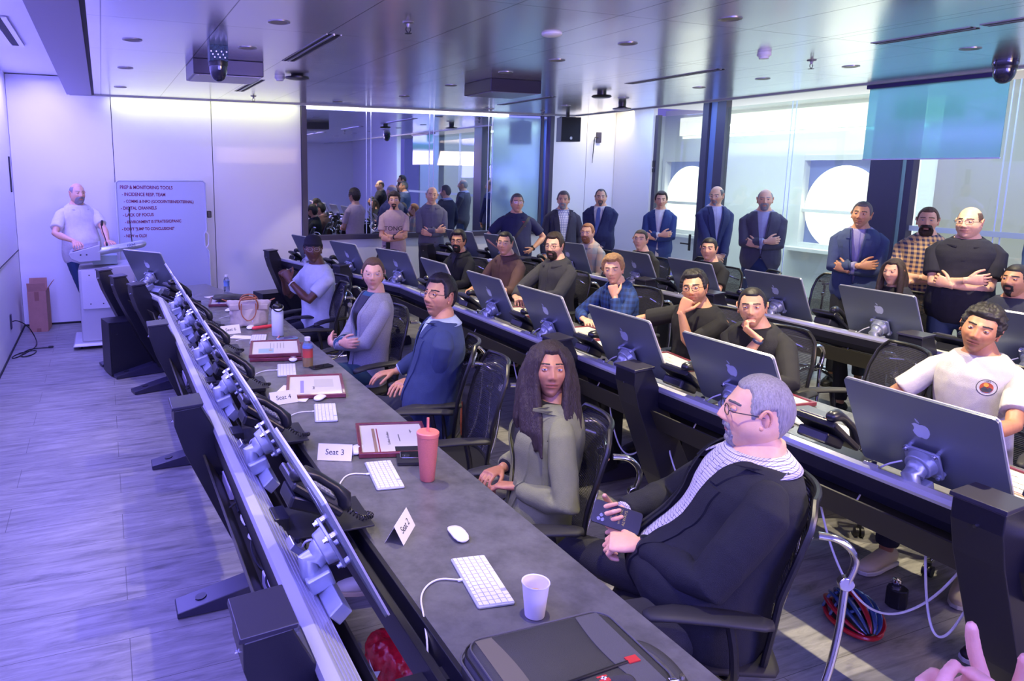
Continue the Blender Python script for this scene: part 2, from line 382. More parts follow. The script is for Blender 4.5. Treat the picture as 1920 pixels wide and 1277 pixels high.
def bm_cut(me, planes, front, keep=False):
    """bisect along the planes, then delete faces inside all half-spaces that also satisfy front(p)"""
    bm = bmesh.new(); bm.from_mesh(me)
    for co, no in planes: bmesh.ops.bisect_plane(bm, geom=bm.verts[:]+bm.edges[:]+bm.faces[:], plane_co=co, plane_no=no)
    dl = [f for f in bm.faces if all((f.calc_center_median()-V(co)).dot(V(no)) < 0 for co, no in planes) and front(f.calc_center_median())]
    bmesh.ops.delete(bm, geom=dl, context='FACES'); bm.to_mesh(me); bm.free(); me.update()
def strip_on(bvh, T, pts, wid, name, m, parent, th=.003, lift=.002, step=.012):
    """ribbon laid over a garment: pts are (x,t) pairs on the torso's front; wid = (left,right) offsets in x or a function of k"""
    rows = []; k = len(pts)
    P = []
    for i in range(k-1):
        n = max(1, int(abs(pts[i+1][1]-pts[i][1])*T.L/step)+int(abs(pts[i+1][0]-pts[i][0])/step))
        for j in range(n): a = j/n; P.append((pts[i][0]*(1-a)+pts[i+1][0]*a, pts[i][1]*(1-a)+pts[i+1][1]*a, (i+a)/(k-1)))
    P.append((*pts[-1], 1.))
    for x, t, u in P:
        l, r = wid(u) if callable(wid) else wid; row = []
        for q in (0, .33, .67, 1):
            X, F = T.ax(t); o = T.pt(x+l+(r-l)*q, .6, t); hit = bvh.ray_cast(o, -F)
            row.append((hit[0]+F*lift, F) if hit[0] is not None else (row[-1] if row else (T.pt(x+l+(r-l)*q, .1, t), F)))
        rows.append(row)
    mb = MB(); nq = 4
    vs = [p+f*th for row in rows for p, f in row]+[p-f*.002 for row in rows for p, f in row]; o2 = len(rows)*nq; fs = []
    for i in range(len(rows)-1):
        for q in range(nq-1):
            a = i*nq+q; fs += [(a, a+1, a+nq+1, a+nq), (o2+a, o2+a+nq, o2+a+nq+1, o2+a+1)]
        fs += [(i*nq, i*nq+nq, o2+i*nq+nq, o2+i*nq), (i*nq+3, o2+i*nq+3, o2+i*nq+nq+3, i*nq+nq+3)]
    fs += [tuple([0,1,2,3,o2+3,o2+2,o2+1,o2])]; e = (len(rows)-1)*nq; fs += [tuple([e,e+1,e+2,e+3,o2+e+3,o2+e+2,o2+e+1,o2+e])[::-1]]
    mb.add(vs, fs); return mb.build(name, m, parent, smooth=True)
def tone_attr(me, vals):
    a = me.attributes.new('tone', 'FLOAT_COLOR', 'POINT'); a.data.foreach_set('color', np.concatenate([vals, np.ones((len(vals),1))], 1).reshape(-1))
def project_decal(o, bvh, T):   # flat lettering pressed onto a garment
    me = o.data
    for v_ in me.vertices:
        x, t, h = v_.co; X, F = T.ax(t); hit = bvh.ray_cast(T.pt(x, .6, t), -F)
        v_.co = (hit[0] if hit[0] is not None else T.pt(x, .15, t))+F*(.0015+h)

def person(label, loc, yaw, head_xyz=None, gaze=0., pitch=0., roll=0., skin='fair', hair=('short','brown',.012), seat=False, S=1., w=1., dpt=1., belly=0., lean=0., side=0., twist=0.,
           top=None, legs=None, arms=None, hp=None, glasses=None, beard=None, near=1, fem=False, group=None, name='person', feet=None, shoes='black', extras=()):
    """loc = floor point under the pelvis; yaw = facing (0 = +Y); gaze = head turn away from the camera, >0 = to picture left"""
    root = empty(name, label, 'person', loc, yaw, group); inv = (Matrix.Translation(loc) @ Matrix.Rotation(yaw,4,'Z')).inverted()
    hp = hp or {}; top = top or {}; hz = (.535 if seat else .93*S)
    T = Torso((0,0,hz), lean, side, .545*S, w*S, dpt*S, belly, twist)
    # head
    hc = T.pt(0, .012, 1.0)+T.s*.110*S+V((0,.012,0))
    if head_xyz is not None:
        want = inv @ V(head_xyz); want.z -= .115*S
        # aim the spine so the head arrives where it is wanted
        d = want-T.b; rl = d.length
        T.s = (d-V((0,.03,0))).normalized(); T.f0 = (V((0,1,0))-T.s*T.s.y).normalized(); T.x0 = T.f0.cross(T.s).normalized(); T.L = max(.4, rl-.112*S)
        hc = want
    wc = root.location+Matrix.Rotation(yaw,3,'Z') @ hc
    to = CAMP-wc; ang = math.atan2(-to.x, to.y)          # yaw that faces the camera
    hyaw = ang-R(gaze)-yaw
    elev = math.atan2(to.z, math.hypot(to.x, to.y)); cg = max(0, math.cos(R(gaze)))
    MH = M_head(hc, hyaw, R(pitch)-elev*.6*cg, R(roll), S*hp.get('size', 1.))
    nu, nv = ((112, 84), (72, 54), (48, 40))[near]; vox = (.0085, .011, .014)[near]
    lam, phi, x, y, z = head_grid(nu, nv, hp)
    tone = np.ones((nv, nu, 3)); ax = np.abs(x); fr = np.cos(lam) > .3
    def mixc(mask, c): 
        nonlocal tone; mask = np.clip(mask, 0, 1)[..., None]; tone = tone*(1-mask)+tone*np.array(c)*mask
    mixc(fr*G(ax,.024)*np.clip(G(z+.0525,.005)+G(z+.0645,.006),0,1)*(1.0 if fem else .75), (.86,.52,.52))
    mixc(fr*G(z+.0588,.0018)*(ax < .025), (.35,.22,.22))
    mixc(fr*(G(ax-.045,.02)*G(z+.025,.02)+G(ax,.016)*G(z+.025,.014))*.5, (1.05,.80,.78))
    mixc(fr*G(ax-.031,.016)*G(z-.010,.011)*.35, (.72,.62,.62))
    mixc(fr*G(ax-.009,.004)*G(z+.037,.0035)*.9, (.35,.25,.22))
    if hp.get('stubble'):
        st = sm(1.5,1.2,np.abs(lam))*np.maximum(sm(-.045,-.06,z), sm(.03,.022,ax)*sm(-.035,-.042,z)*fr)*(1-fr*G(ax,.02)*G(z+.0585,.009)); mixc(st*hp['stubble'], (.42,.40,.42))
    if hair and hair[0] == 'sides' or hp.get('scalp'): 
        hl = hair_th('short')(lam, x, y, z) > 0; mixc(hl*hp.get('scalp', .15), (.45,.42,.42))
    vs = np.stack([x, y, z], -1).reshape(-1, 3)
    hb = MB(); hb.add([tuple(p) for p in vs], grid_faces(nu, nv)+[tuple(range(nu))[::-1], tuple(range((nv-1)*nu, nv*nu))], MH); tones = [tone.reshape(-1, 3)]
    # eyelids, ears
    eb = MB(); ey = .0795
    for sgn in (-1, 1):
        for lo, hi in ((18, 100), (-100, -21)):
            rr = []
            for k in range(7):
                a = R(lo+(hi-lo)*k/6); rr.append([(sgn*.031+.0128*math.cos(b)*1.12, ey-.0045+.0128*math.sin(b)*math.cos(a), .011+.0128*math.sin(b)*math.sin(a)) for b in [math.pi*q/10 for q in range(11)]])
            o = len(eb.v); eb.add([p for r_ in rr for p in r_], [(i*11+q, i*11+q+1, (i+1)*11+q+1, (i+1)*11+q) for i in range(6) for q in range(10)])
        # ear: rim, bowl and lobe
        rim = [(sgn*(.0745+.012*math.sin(t*.5+.4)), -.004-.017*math.cos(t)*1.0, .002+.031*math.sin(t)) for t in np.linspace(-1.9, 2.9, 14)]
        eb.tube(rim, [.0045+.001*math.sin(k) for k in range(14)], 8, rnd=True)
        eb.ell((sgn*.077,-.004,.000), (.0055,.014,.026), Matrix.Rotation(sgn*.35,3,'Z'), 12, 8); eb.ell((sgn*.078,.003,-.026), (.0055,.008,.009), None, 10, 6)
    bs = len(eb.v); hb.add(eb.v, eb.f, MH); tones.append(np.tile(np.array([[.97,.82,.80]]), (bs, 1)))
    # limbs
    bd = MB(); AL = (.285*S, .255*S)
    bd.rings(T.rings(inf=-.012), 20)
    nb = T.pt(0, -.005, .96); up = (hc-nb)
    bd.tube([T.pt(0,-.005,.86), nb, nb+up*.45+V((0,-.004,0)), hc+MH.to_3x3() @ V((0,-.030,-.045))], [.075*S, .064*S*w**.5, .056*S*w**.5, .055*S*w**.5], 16)
    hands = MB(); J = {}
    arms = arms or {}
    for sd, sg in (('L', -1), ('R', 1)):
        sh = T.pt(sg*.170*S*w, -.012, .80); a = arms.get(sd, {}); wr = V(a.get('w', (sg*.26, .02, hz-.02)))
        if a.get('abs'): wr = inv @ wr
        if a.get('hd'): wr = MH @ wr
        el, wr = ik(sh, wr, *AL, a.get('pole', (sg*.5, -.6, -.4)))
        J[sd] = (sh, el, wr)
        bd.tube([T.pt(sg*.09*S*w, -.01, .85), sh, sh.lerp(el,.35), el, el.lerp(wr,.25), el.lerp(wr,.7), wr], [.036*S, .036*S*w**.6, .040*S*w**.7, .037*S, .040*S*w**.5, .030*S, .024*S], 12, rnd=True)
        d = V(a.get('d', (wr-el))); n_ = V(a.get('n', (0,0,-1)))
        if a.get('dabs'): d = inv.to_3x3() @ d; n_ = inv.to_3x3() @ n_
        if a.get('hd'): d = MH.to_3x3() @ d; n_ = MH.to_3x3() @ n_
        if not a.get('nohand'): hand(hands, wr+d.normalized()*.012, d, n_, sg == 1, a.get('curl', .35), a.get('spread', .1), S*(.92 if fem else 1.03), a.get('thumb'))
    lg = legs or {}; LJ = {}
    for sd, sg in (('L', -1), ('R', 1)):
        hip = V((sg*.092*S*w**.5, 0, hz-.01)); l = lg.get(sd, {})
        if seat: kn, an = V(l.get('knee', (sg*.15, .43, .50))), V(l.get('ankle', (sg*.14, .38, .10)))
        else: kn, an = V(l.get('knee', (sg*.10, .03, .50*S))), V(l.get('ankle', (sg*.11, -.01, .09)))
        LJ[sd] = (hip, kn, an)
        bd.tube([hip, hip.lerp(kn,.4), kn, kn.lerp(an,.3), an], [.072*S*w**.5, .066*S*w**.5, .046*S, .046*S, .034*S], 12, rnd=True)
    body = remesh(bd, max(vox, .010), 3)
    hm = remesh(hands, (.0038, .005, .0062)[near], 2, .4)
    parts = [hb.mesh('h'), body, hm]; allv, allf = [], []
    for me in parts:
        n = len(me.vertices); co = np.empty(n*3); me.vertices.foreach_get('co', co); o = len(allv); allv += [tuple(c) for c in co.reshape(-1,3)]
        allf += [tuple(i+o for i in p.vertices) for p in me.polygons]
    tones.append(np.tile(np.array([[1,.97,.97]]), (len(body.vertices), 1))); tones.append(np.tile(np.array([[1.03,.93,.92]]), (len(hm.vertices), 1)))
    me = bpy.data.meshes.new('body'); me.from_pydata(allv, [], allf); me.update(); tone_attr(me, np.concatenate(tones)); me.materials.append(skin_mat(skin, SKIN[skin]))
    for p in parts: bpy.data.meshes.remove(p)
    link('body', me, root, smooth='all')
    # eyes
    ir = mat('iris_'+hp.get('eye','brown'), dict(brown=(.035,.018,.010), blue=(.10,.17,.24), grey=(.13,.15,.15))[hp.get('eye','brown')], .15, coat=1)
    wt = mat('eye_white', (.46,.42,.42), .25, coat=.5); lk = V((R(hp.get('look', 0))*1., 1, elev*.3*cg)).normalized()
    for sg in (-1, 1):
        M3 = lk.to_track_quat('Z','Y').to_matrix(); eyes = MB(); c = V((sg*.031, ey-.0042, .011))
        eyes.lathe([(.0123*math.sin(a), .0123*math.cos(a)) for a in np.linspace(math.pi, 0.0, 15)], c, 16, 0, M3)
        for k in range(len(eyes.f)):
            cc = V((0,0,0))
            for q in eyes.f[k]: cc += V(eyes.v[q])
            cc = cc/len(eyes.f[k])-c; eyes.m[k] = 1 if (cc.angle(lk) if cc.length > 0 else 0) < .50 else 0
        eyes.v = [tuple(MH @ V(p)) for p in eyes.v]; eyes.build('eye', [wt, ir], root, smooth='all')
    hk = hair[1] if hair else 'dbrown'; hm_ = mat('hair_'+hk, HAIR[hk], .55, bump=.6, bscale=90, stretch=(3,3,.4), vary=.35, vscale=70)
    bk = hp.get('brow', 'dbrown' if hk in ('grey','lgrey','blond') else hk); bmat = mat('hair_'+bk, HAIR[bk], .6)
    shell(hp, nu*(2 if near == 0 else 1), nv*(2 if near == 0 else 1), brow_th(.0022 if fem else .0030, fem), MH, 'eyebrows', bmat, root)
    if hair and hair[0] != 'bald':
        st = {'bun':'long','longhair':'long','curly':'low'}.get(hair[0], hair[0])
        ho = shell(hp, nu, nv, hair_th(st, hair[2]), MH, 'hair', hm_, root, noise_amp=hair[3] if len(hair) > 3 else .0035, nscale=hair[4] if len(hair) > 4 else 55, streak=hair[0] not in ('curly','buzz'))
    if beard: shell(hp, nu, nv, beard_th(beard[1], beard[2] if len(beard) > 2 else 1), MH, 'beard', mat('hair_'+beard[0], HAIR[beard[0]], .7, bump=.6, bscale=90, vary=.3, vscale=70), root, noise_amp=.0018, nscale=120)
    if glasses:
        gm = mat('glasses_'+glasses[0], dict(black=(.01,.01,.01), silver=(.5,.5,.5), clear=(.5,.42,.36), brown=(.05,.025,.02))[glasses[0]], .3, metal=1 if glasses[0] == 'silver' else 0)
        gb = MB(); lb = MB(); gw, gh, pw = glasses[1], glasses[2], glasses[3]; r_ = glasses[4] if len(glasses) > 4 else .0013
        for sg in (-1, 1):
            lp = []
            for k in range(24):
                t = 2*math.pi*k/24; cx, cz = math.cos(t), math.sin(t); e = 2/pw
                lp.append((sg*.0325+gw*math.copysign(abs(cx)**e, cx), .0985-.10*abs(.0325*1+sg*0+sg*(gw*cx)-.0)*.25, .008+gh*math.copysign(abs(cz)**e, cz)))
            gb.tube([MH @ V(p) for p in lp], r_*S, 6, closed=True)
            lb.add([MH @ V(p) for p in lp], [tuple(range(24))])
            gb.tube([MH @ V(p) for p in ((sg*(.0325+gw), .0965, .012), (sg*.073, .085, .012), (sg*.080, .03, .012), (sg*.081, -.012, .008), (sg*.079,-.022,-.008))], r_*1.1*S, 6)
        gb.tube([MH @ V(p) for p in ((-.0325+gw, .0985, .010), (0, .101, .013), (.0325-gw, .0985, .010))], r_*S, 6)
        g = gb.build('glasses', gm, root, smooth=True); lb.build('lens', glass_lens, g)
    # ---- clothes
    tk = top.get('kind', 'tee'); tm = top['m']; inner = top.get('inner')
    def garment(inf, t0, t1, sleeve, vx, amp, seed, bust=0):
        g = MB(); g.rings(T.rings(inf=inf, t0=t0, t1=min(t1, .975), bust=bust), 24)
        parts_ = [remesh(g, vx, 4)]
        for sd, sg in (('L', -1), ('R', 1)):
            g = MB(); sh, el, wr = J[sd]; q = T.pt(sg*.06*S*w, -.01, .83)
            if sleeve == 'short': e = sh.lerp(el, .72); P = [q, q.lerp(sh,.75)+T.s*.012, sh.lerp(el,.04), sh.lerp(el,.4), e]; r_ = [.045, .046*w**.6, .050*w**.6, .054*w**.7, .057*w**.5]
            else:
                e = el.lerp(wr, sleeve); P = [q, q.lerp(sh,.75)+T.s*.012, sh.lerp(el,.04), sh.lerp(el,.4), el, el.lerp(wr,.3), e]; r_ = [.045, .046*w**.6, .050*w**.6, .051*w**.7, .047*w**.4, .045*w**.4, .036]
            if len(P) == 7 and (P[6]-P[5]).length < .02: P.pop(5); r_.pop(5)
            g.tube(P, [(k+inf*.55)*S if i < len(P)-1 else k*S+inf*.4 for i, k in enumerate(r_)], 14); parts_.append(remesh(g, vx*.85, 3))
        bm = bmesh.new()
        for p_ in parts_: bm.from_mesh(p_); bpy.data.meshes.remove(p_)
        me = bpy.data.meshes.new('garment'); bm.to_mesh(me); bm.free(); wrinkle(me, amp, 8, seed); return me
    seed = random.random()*50; bust = .025 if fem else 0
    if tk in ('blazer', 'cardigan'):
        im = inner or tm
        sme = garment(.004, -.2, 1.0, .93, vox, .0015, seed, bust); sme.materials.append(im); bpy.data.meshes
        link('shirt', sme, root, smooth='all')
        jme = garment(.020 if tk == 'blazer' else .016, -.34 if not seat else -.20, .985, .90, vox, .0035, seed+5, bust)
        v0 = top.get('v0', .18); vw = top.get('vw', .075)*S; hem = top.get('hem', .07)*S
        X, F = T.ax(.6); top_t, mid = 1.02, top.get('mid', 0)
        pa, pb = T.pt(mid, 0, v0), T.pt(mid+vw, 0, top_t); pc = T.pt(mid-vw, 0, top_t)
        nR = F.cross((pb-pa).normalized()).normalized(); nR = nR if nR.dot(X) > 0 else -nR
        nL = F.cross((pc-pa).normalized()).normalized(); nL = nL if nL.dot(X) < 0 else -nL
        fr_ = lambda p: (p-T.pt(0, -.02, .5)).dot(F) > 0
        bm_cut(jme, [(pa, nR), (pa, nL)], fr_)
        if hem: # coat falls open below the button
            pd = T.pt(mid+hem, 0, -.35); pe = T.pt(mid-hem, 0, -.35); nR2 = F.cross((pa-pd).normalized()).normalized(); nR2 = nR2 if nR2.dot(X) > 0 else -nR2
            nL2 = F.cross((pa-pe).normalized()).normalized(); nL2 = nL2 if nL2.dot(X) < 0 else -nL2; bm_cut(jme, [(pa, nR2), (pa, nL2)], fr_)
        jme.materials.append(tm); jo = link('jacket' if tk == 'blazer' else 'cardigan', jme, root, smooth='all')
        so = jo.modifiers.new('solid', 'SOLIDIFY'); so.thickness = .004; so.offset = 0
        bm = bmesh.new(); bm.from_mesh(jme); bv = BVHTree.FromBMesh(bm); bm.free()
        lm = top.get('lapel', tm)
        for sg in (-1, 1):
            if tk == 'blazer':
                wf = lambda u, sg=sg: ((-.004, .028+.045*math.sin(min(1,u*1.25)*math.pi*.62)) if sg > 0 else (-.028-.045*math.sin(min(1,u*1.25)*math.pi*.62), .004))
                strip_on(bv, T, [(mid+sg*.001, v0), (mid+sg*vw*.5, v0+(top_t-v0)*.5), (mid+sg*vw*.78, .80)], wf, 'lapel', lm, root, .006, .004)
                strip_on(bv, T, [(mid+sg*vw*.80, .82), (mid+sg*vw*.96, .965)], (-.004, .048) if sg > 0 else (-.048, .004), 'jacket_collar', lm, root, .007, .005)
            else:
                strip_on(bv, T, [(mid+sg*.001, v0), (mid+sg*vw*.94, .96)], (-.004, .03) if sg > 0 else (-.03, .004), 'cardigan_edge', lm, root, .003)
        bm = bmesh.new(); bm.from_mesh(sme); bvs = BVHTree.FromBMesh(bm); bm.free(); gm_ = im
    else:
        sl = top.get('sleeve', 'short' if tk in ('tee','polo') else .95)
        sme = garment(.014 if tk != 'polo' else .016, -.22 if not top.get('tuck') else -.05, .995, sl, vox, top.get('wr', .0035), seed, bust); sme.materials.append(tm)
        link(dict(tee='t_shirt', polo='polo_shirt', shirt='shirt', sweater='sweater')[tk], sme, root, smooth='all')
        bm = bmesh.new(); bm.from_mesh(sme); bvs = BVHTree.FromBMesh(bm); bm.free(); gm_ = tm
    # collar
    ck = top.get('collar', {'tee':'crew','polo':'fold','shirt':'fold','blazer':'fold','cardigan':'none','sweater':'crew'}[tk])
    cm = top.get('cm', gm_)
    if ck == 'crew':
        c0 = T.pt(0, -.004, .965); X, F = T.ax(1)
        MB().tube([c0+X*(.088*w+.008)*S*math.cos(a)+F*(.078*dpt+.008)*S*math.sin(a)-T.s*(.020*S*max(0, math.sin(a))) for a in np.linspace(0, 2*math.pi, 28)[:-1]], .0065, 8, closed=True).build('neckband', cm, root, smooth=True)
    elif ck == 'fold':
        X, F = T.ax(1); cb = MB(); op = top.get('open', .35)
        bx, by = (.098*w+.013)*S, (.080*dpt+.013)*S; nk = .70
        for ri, (r0, r1, z0, z1) in enumerate(((.94, nk, -.014, .034), (nk+.03, 1.22, .036, -.006))):
            rr = []
            for k in range(33):
                a = op+(2*math.pi-2*op)*k/32; dip = (.5+.5*math.cos(a)); ca, sa = math.cos(a), math.sin(a)
                rr.append([T.pt(0, -.004, .975)+F*ca*by*r*(1+.10*dip*(ri and z_ < 0))+X*sa*bx*r+T.s*S*(z_-(.034 if z_ > 0 else .030)*dip-(.030*dip**4 if (ri and z_ < 0) else 0)) for r, z_ in ((r0, z0), (r1, z1))])
            cb.add([p for r_ in rr for p in r_], [(2*i, 2*i+1, 2*i+3, 2*i+2) for i in range(32)])
        co_ = cb.build('collar', cm, root, smooth=50); so = co_.modifiers.new('s','SOLIDIFY'); so.thickness = .003
        pl = top.get('placket', .0)
        strip_on(bvs, T, [(0, pl if tk != 'polo' else .68), (0, .93)], (-.014, .014), 'button_placket', cm if tk != 'polo' else gm_, root, .0018, .001)
    elif ck == 'vneck':
        pass
    if top.get('skinv'):   # open neck
        strip_on(bvs, T, [(0, top['skinv']), (0, .96)], lambda u: (-.004-.034*u, .004+.034*u), 'open_neck', skin_mat(skin, SKIN[skin]), root, .0015, .003)
    if top.get('tie'):
        strip_on(bvs, T, [(0, .20), (0, .88), (0, .95)], lambda u: (-.036+.020*min(1,u), .036-.020*min(1,u)), 'tie', top['tie'], root, .005, .003)
    if top.get('text'):
        for tx, size, x0, t0, mm_ in top['text']:
            o = text_obj(tx, 'lettering', size, mm_, root, Matrix.Translation((x0, t0, 0)) @ Matrix.Diagonal((-1, 1/T.L, 1, 1)), depth=.0006)
            o.data.transform(Matrix.Identity(4)); project_decal(o, bvs, T)
    if top.get('strap'):
        strip_on(bvs if tk not in ('blazer',) else bv, T, [(-.16, .90), (.16, .12)], (-.022, .022), 'shoulder_strap', top['strap'], root, .006)
    # trousers
    lm_ = legs.get('m') if legs else None
    if lm_ is not None:
        g = MB(); g.rings(T.rings(inf=.006, t0=-.30, t1=.10, n=7), 20)
        for sd in 'LR':
            hip, kn, an = LJ[sd]; e = kn.lerp(an, legs.get('len', .93))
            g.tube([hip, hip.lerp(kn,.4), kn, kn.lerp(an,.35), e], [.090*S*w**.5, .082*S*w**.5, .064*S, .060*S, .054*S], 14)
        me2 = remesh(g, max(vox, .012), 4); wrinkle(me2, .004, 7, seed+9); me2.materials.append(lm_); link('trousers', me2, root, smooth='all')
        if legs.get('belt'):
            bb = MB(); X, F = T.ax(0); rr = T.rings(inf=.012, t0=.06, t1=.10, n=0); bb.rings(rr, 28); bb.build('belt', legs['belt'], root, smooth=True)
    # shoes
    for sd, sg in (('L', -1), ('R', 1)):
        hip, kn, an = LJ[sd]; fy = (feet or {}).get(sd, {}); dr = V(fy.get('d', (sg*.18, 1, 0))).normalized(); upv = V((0,0,1)); sx = upv.cross(dr).normalized()*-1
        c = V((an.x, an.y, an.z-.045)); sb = MB()
        sb.rings([(c+dr*a*S+upv*b*S, sx*wd_*S, upv*hh*S) for a, b, wd_, hh in ((-.075,.0,.022,.030),(-.055,.005,.034,.045),(-.01,.010,.038,.055),(.05,.000,.041,.042),(.10,-.010,.046,.032),(.15,-.016,.044,.024),(.185,-.020,.030,.018),(.197,-.022,.012,.010))], 16)
        shm = mat('shoe_'+shoes, dict(black=(.015,.015,.017), brown=(.10,.045,.025), white=(.62,.60,.58), cream=(.60,.50,.30), maroon=(.02,.015,.02))[shoes], .5, bump=.1)
        so_ = sb.build('shoe', shm, root, smooth='all')
        sl_ = MB(); pl_ = [(-.080,0),(-.07,.034),(-.02,.037),(.05,.041),(.10,.047),(.15,.045),(.19,.030),(.203,0)]; pl_ = pl_+[(a, -b) for a, b in pl_[-2:0:-1]]
        M_ = Matrix((( dr.x, sx.x, 0, c.x), (dr.y, sx.y, 0, c.y), (0, 0, 1, max(c.z-.048*S, .002)), (0,0,0,1)))
        sl_.prism([(a*S, b*S) for a, b in pl_], .020, M_); sl_.build('sole', mat('sole_'+shoes, dict(black=(.02,.02,.02), brown=(.05,.03,.02), white=(.6,.5,.38), cream=(.6,.58,.5), maroon=(.5,.5,.55))[shoes], .6), so_, smooth=True, bevel=.003)
    for fn in extras: fn(root, T, J, LJ, MH, bvs, S, hm_)
    return root
glass_lens = bpy.data.materials.new('lens_glass'); glass_lens.use_nodes = True
_n, _l = nodes(glass_lens); _g = _n.new('ShaderNodeBsdfGlossy'); _g.inputs['Roughness'].default_value = .03; _t = _n.new('ShaderNodeBsdfTransparent'); _m = _n.new('ShaderNodeMixShader'); _m.inputs[0].default_value = .025
_l.new(_t.outputs[0], _m.inputs[1]); _l.new(_g.outputs[0], _m.inputs[2]); _l.new(_m.outputs[0], _n['Material Output'].inputs[0])
def watch(sd, m, face):
    def f(root, T, J, LJ, MH, bvh, S, hm):
        sh, el, wr = J[sd]; d = (wr-el).normalized(); c = wr-d*.012; x, y, _ = frame_of(d); o = MB().tube([c+x*.030*math.cos(a)+y*.025*math.sin(a) for a in np.linspace(0, 6.283, 22)[:-1]], .006, 8, closed=True, flat=1.6).build('watch', m, root, smooth=True)
        up = (V((0,0,1))-d*d.z).normalized(); MB().cyl(c+up*.031, .019, .008, up).build('watch_face', face, o, smooth=True, bevel=.002)
    return f
def long_hair(strands, mname='hair_dbrown', vox=.007):
    """falls of hair hanging from the head, given as head-local polylines with radii"""
    def f(root, T, J, LJ, MH, bvh, S, hm):
        g = MB()
        for pts, rs in strands:
            g.tube([MH @ V(p) for p in pts], rs, 10, flat=.7, rnd=True)
        me = remesh(g, vox, 3)
        n = len(me.vertices)
        for v_ in me.vertices:
            p = v_.co; v_.co = p+v_.normal*(+.0035*noise.noise(V((p.x*70, p.y*70, p.z*4)))+.0015*noise.noise(V((p.x*180, p.y*180, p.z*10))))
        me.materials.append(hm); link('hair_length', me, root, smooth='all')
    return f
def cap_fn(m):
    def f(root, T, J, LJ, MH, bvh, S, hm):
        th = lambda lam, x, y, z: np.where(z > .040-.02*(np.abs(lam) > 1.5), .016*sm(0,.004,z-.04+.02*(np.abs(lam) > 1.5))+.012*sm(.06,.1,z), 0)
        shell({}, 60, 50, th, MH, 'cap', m, root, .002, 25)
    return f
# ------------------------------------------------------------------ the room
WX, WY, CZ, UZ, RX = -1.01, 10.29, 2.855, 3.09, 8.0
m_wall = mat('wall_panel', (.78,.78,.80), .30, coat=.08)
m_wallm = mat('wall_matt', (.80,.80,.82), .6)
m_dark = mat('black_powder_coat', (.012,.012,.018), .38, bump=.05, bscale=300)
m_dark2 = mat('black_gap', (.01,.01,.012), .7)
m_frame = mat('window_frame_dark', (.045,.04,.075), .45)
m_alu = mat('aluminium', (.62,.63,.66), .28, metal=.9)
m_chrome = mat('chrome', (.75,.75,.78), .12, metal=1)
m_white = mat('white_plastic', (.78,.78,.78), .35)
m_paper = mat('paper', (.80,.77,.70), .7)
m_black = mat('black_plastic', (.012,.012,.014), .35)
m_black2 = mat('black_rubber', (.02,.02,.022), .6)
# floor: grey stone-look planks with fine dark streaks
m_floor = bpy.data.materials.new('floor_planks'); m_floor.use_nodes = True
N, L = nodes(m_floor); b = N['Principled BSDF']; tc = N.new('ShaderNodeTexCoord'); mp = N.new('ShaderNodeMapping'); mp.inputs['Scale'].default_value = (1.3, 9, 1)
L.new(tc.outputs['Object'], mp.inputs[0]); n1 = N.new('ShaderNodeTexNoise'); n1.inputs['Scale'].default_value = 2.2; n1.inputs['Detail'].default_value = 9; n1.inputs['Roughness'].default_value = .68; n1.inputs['Distortion'].default_value = .8; L.new(mp.outputs[0], n1.inputs['Vector'])
n2 = N.new('ShaderNodeTexNoise'); n2.inputs['Scale'].default_value = 1.1; n2.inputs['Detail'].default_value = 5; L.new(tc.outputs['Object'], n2.inputs['Vector'])
rp = N.new('ShaderNodeValToRGB'); e = rp.color_ramp.elements; e[0].position = .28; e[0].color = (.085,.082,.080,1); e[1].position = .62; e[1].color = (.30,.29,.28,1); k = e.new(.44); k.color = (.20,.195,.19,1)
L.new(n1.outputs['Fac'], rp.inputs[0]); mx = N.new('ShaderNodeMix'); mx.data_type = 'RGBA'; mx.blend_type = 'OVERLAY'; mx.inputs[0].default_value = .35; L.new(rp.outputs[0], mx.inputs[6]); L.new(n2.outputs['Fac'], mx.inputs[7])
br = N.new('ShaderNodeTexBrick'); br.inputs['Scale'].default_value = 1; br.inputs['Mortar Size'].default_value = .0016; br.inputs['Brick Width'].default_value = 1.2; br.inputs['Row Height'].default_value = .31; L.new(tc.outputs['Object'], br.inputs['Vector'])
mm = N.new('ShaderNodeMix'); mm.data_type = 'RGBA'; L.new(br.outputs['Fac'], mm.inputs[0]); L.new(mx.outputs[2], mm.inputs[6]); mm.inputs[7].default_value = (.07,.065,.065,1); L.new(mm.outputs[2], b.inputs['Base Color'])
b.inputs['Roughness'].default_value = .42; bp = N.new('ShaderNodeBump'); bp.inputs['Strength'].default_value = .08; bp.inputs['Distance'].default_value = .01; L.new(n1.outputs['Fac'], bp.inputs['Height']); L.new(bp.outputs[0], b.inputs['Normal'])
struct(MB().box((5, 3.2, -.05), (13, 15.2, .1)).build('floor', m_floor))
# ceiling: satin metal panels
m_ceil = bpy.data.materials.new('ceiling_panels'); m_ceil.use_nodes = True; N, L = nodes(m_ceil); b = N['Principled BSDF']
b.inputs['Base Color'].default_value = (.74,.74,.78,1); b.inputs['Metallic'].default_value = .8; b.inputs['Roughness'].default_value = .19
tc = N.new('ShaderNodeTexCoord'); sp = N.new('ShaderNodeSeparateXYZ'); L.new(tc.outputs['Object'], sp.inputs[0])
def seam(out, vals, wd):
    acc = None
    for v_ in vals:
        a = N.new('ShaderNodeMath'); a.operation = 'COMPARE'; a.inputs[1].default_value = v_; a.inputs[2].default_value = wd; L.new(out, a.inputs[0])
        if acc is None: acc = a.outputs[0]
        else:
            s_ = N.new('ShaderNodeMath'); s_.operation = 'MAXIMUM'; L.new(acc, s_.inputs[0]); L.new(a.outputs[0], s_.inputs[1]); acc = s_.outputs[0]
    return acc
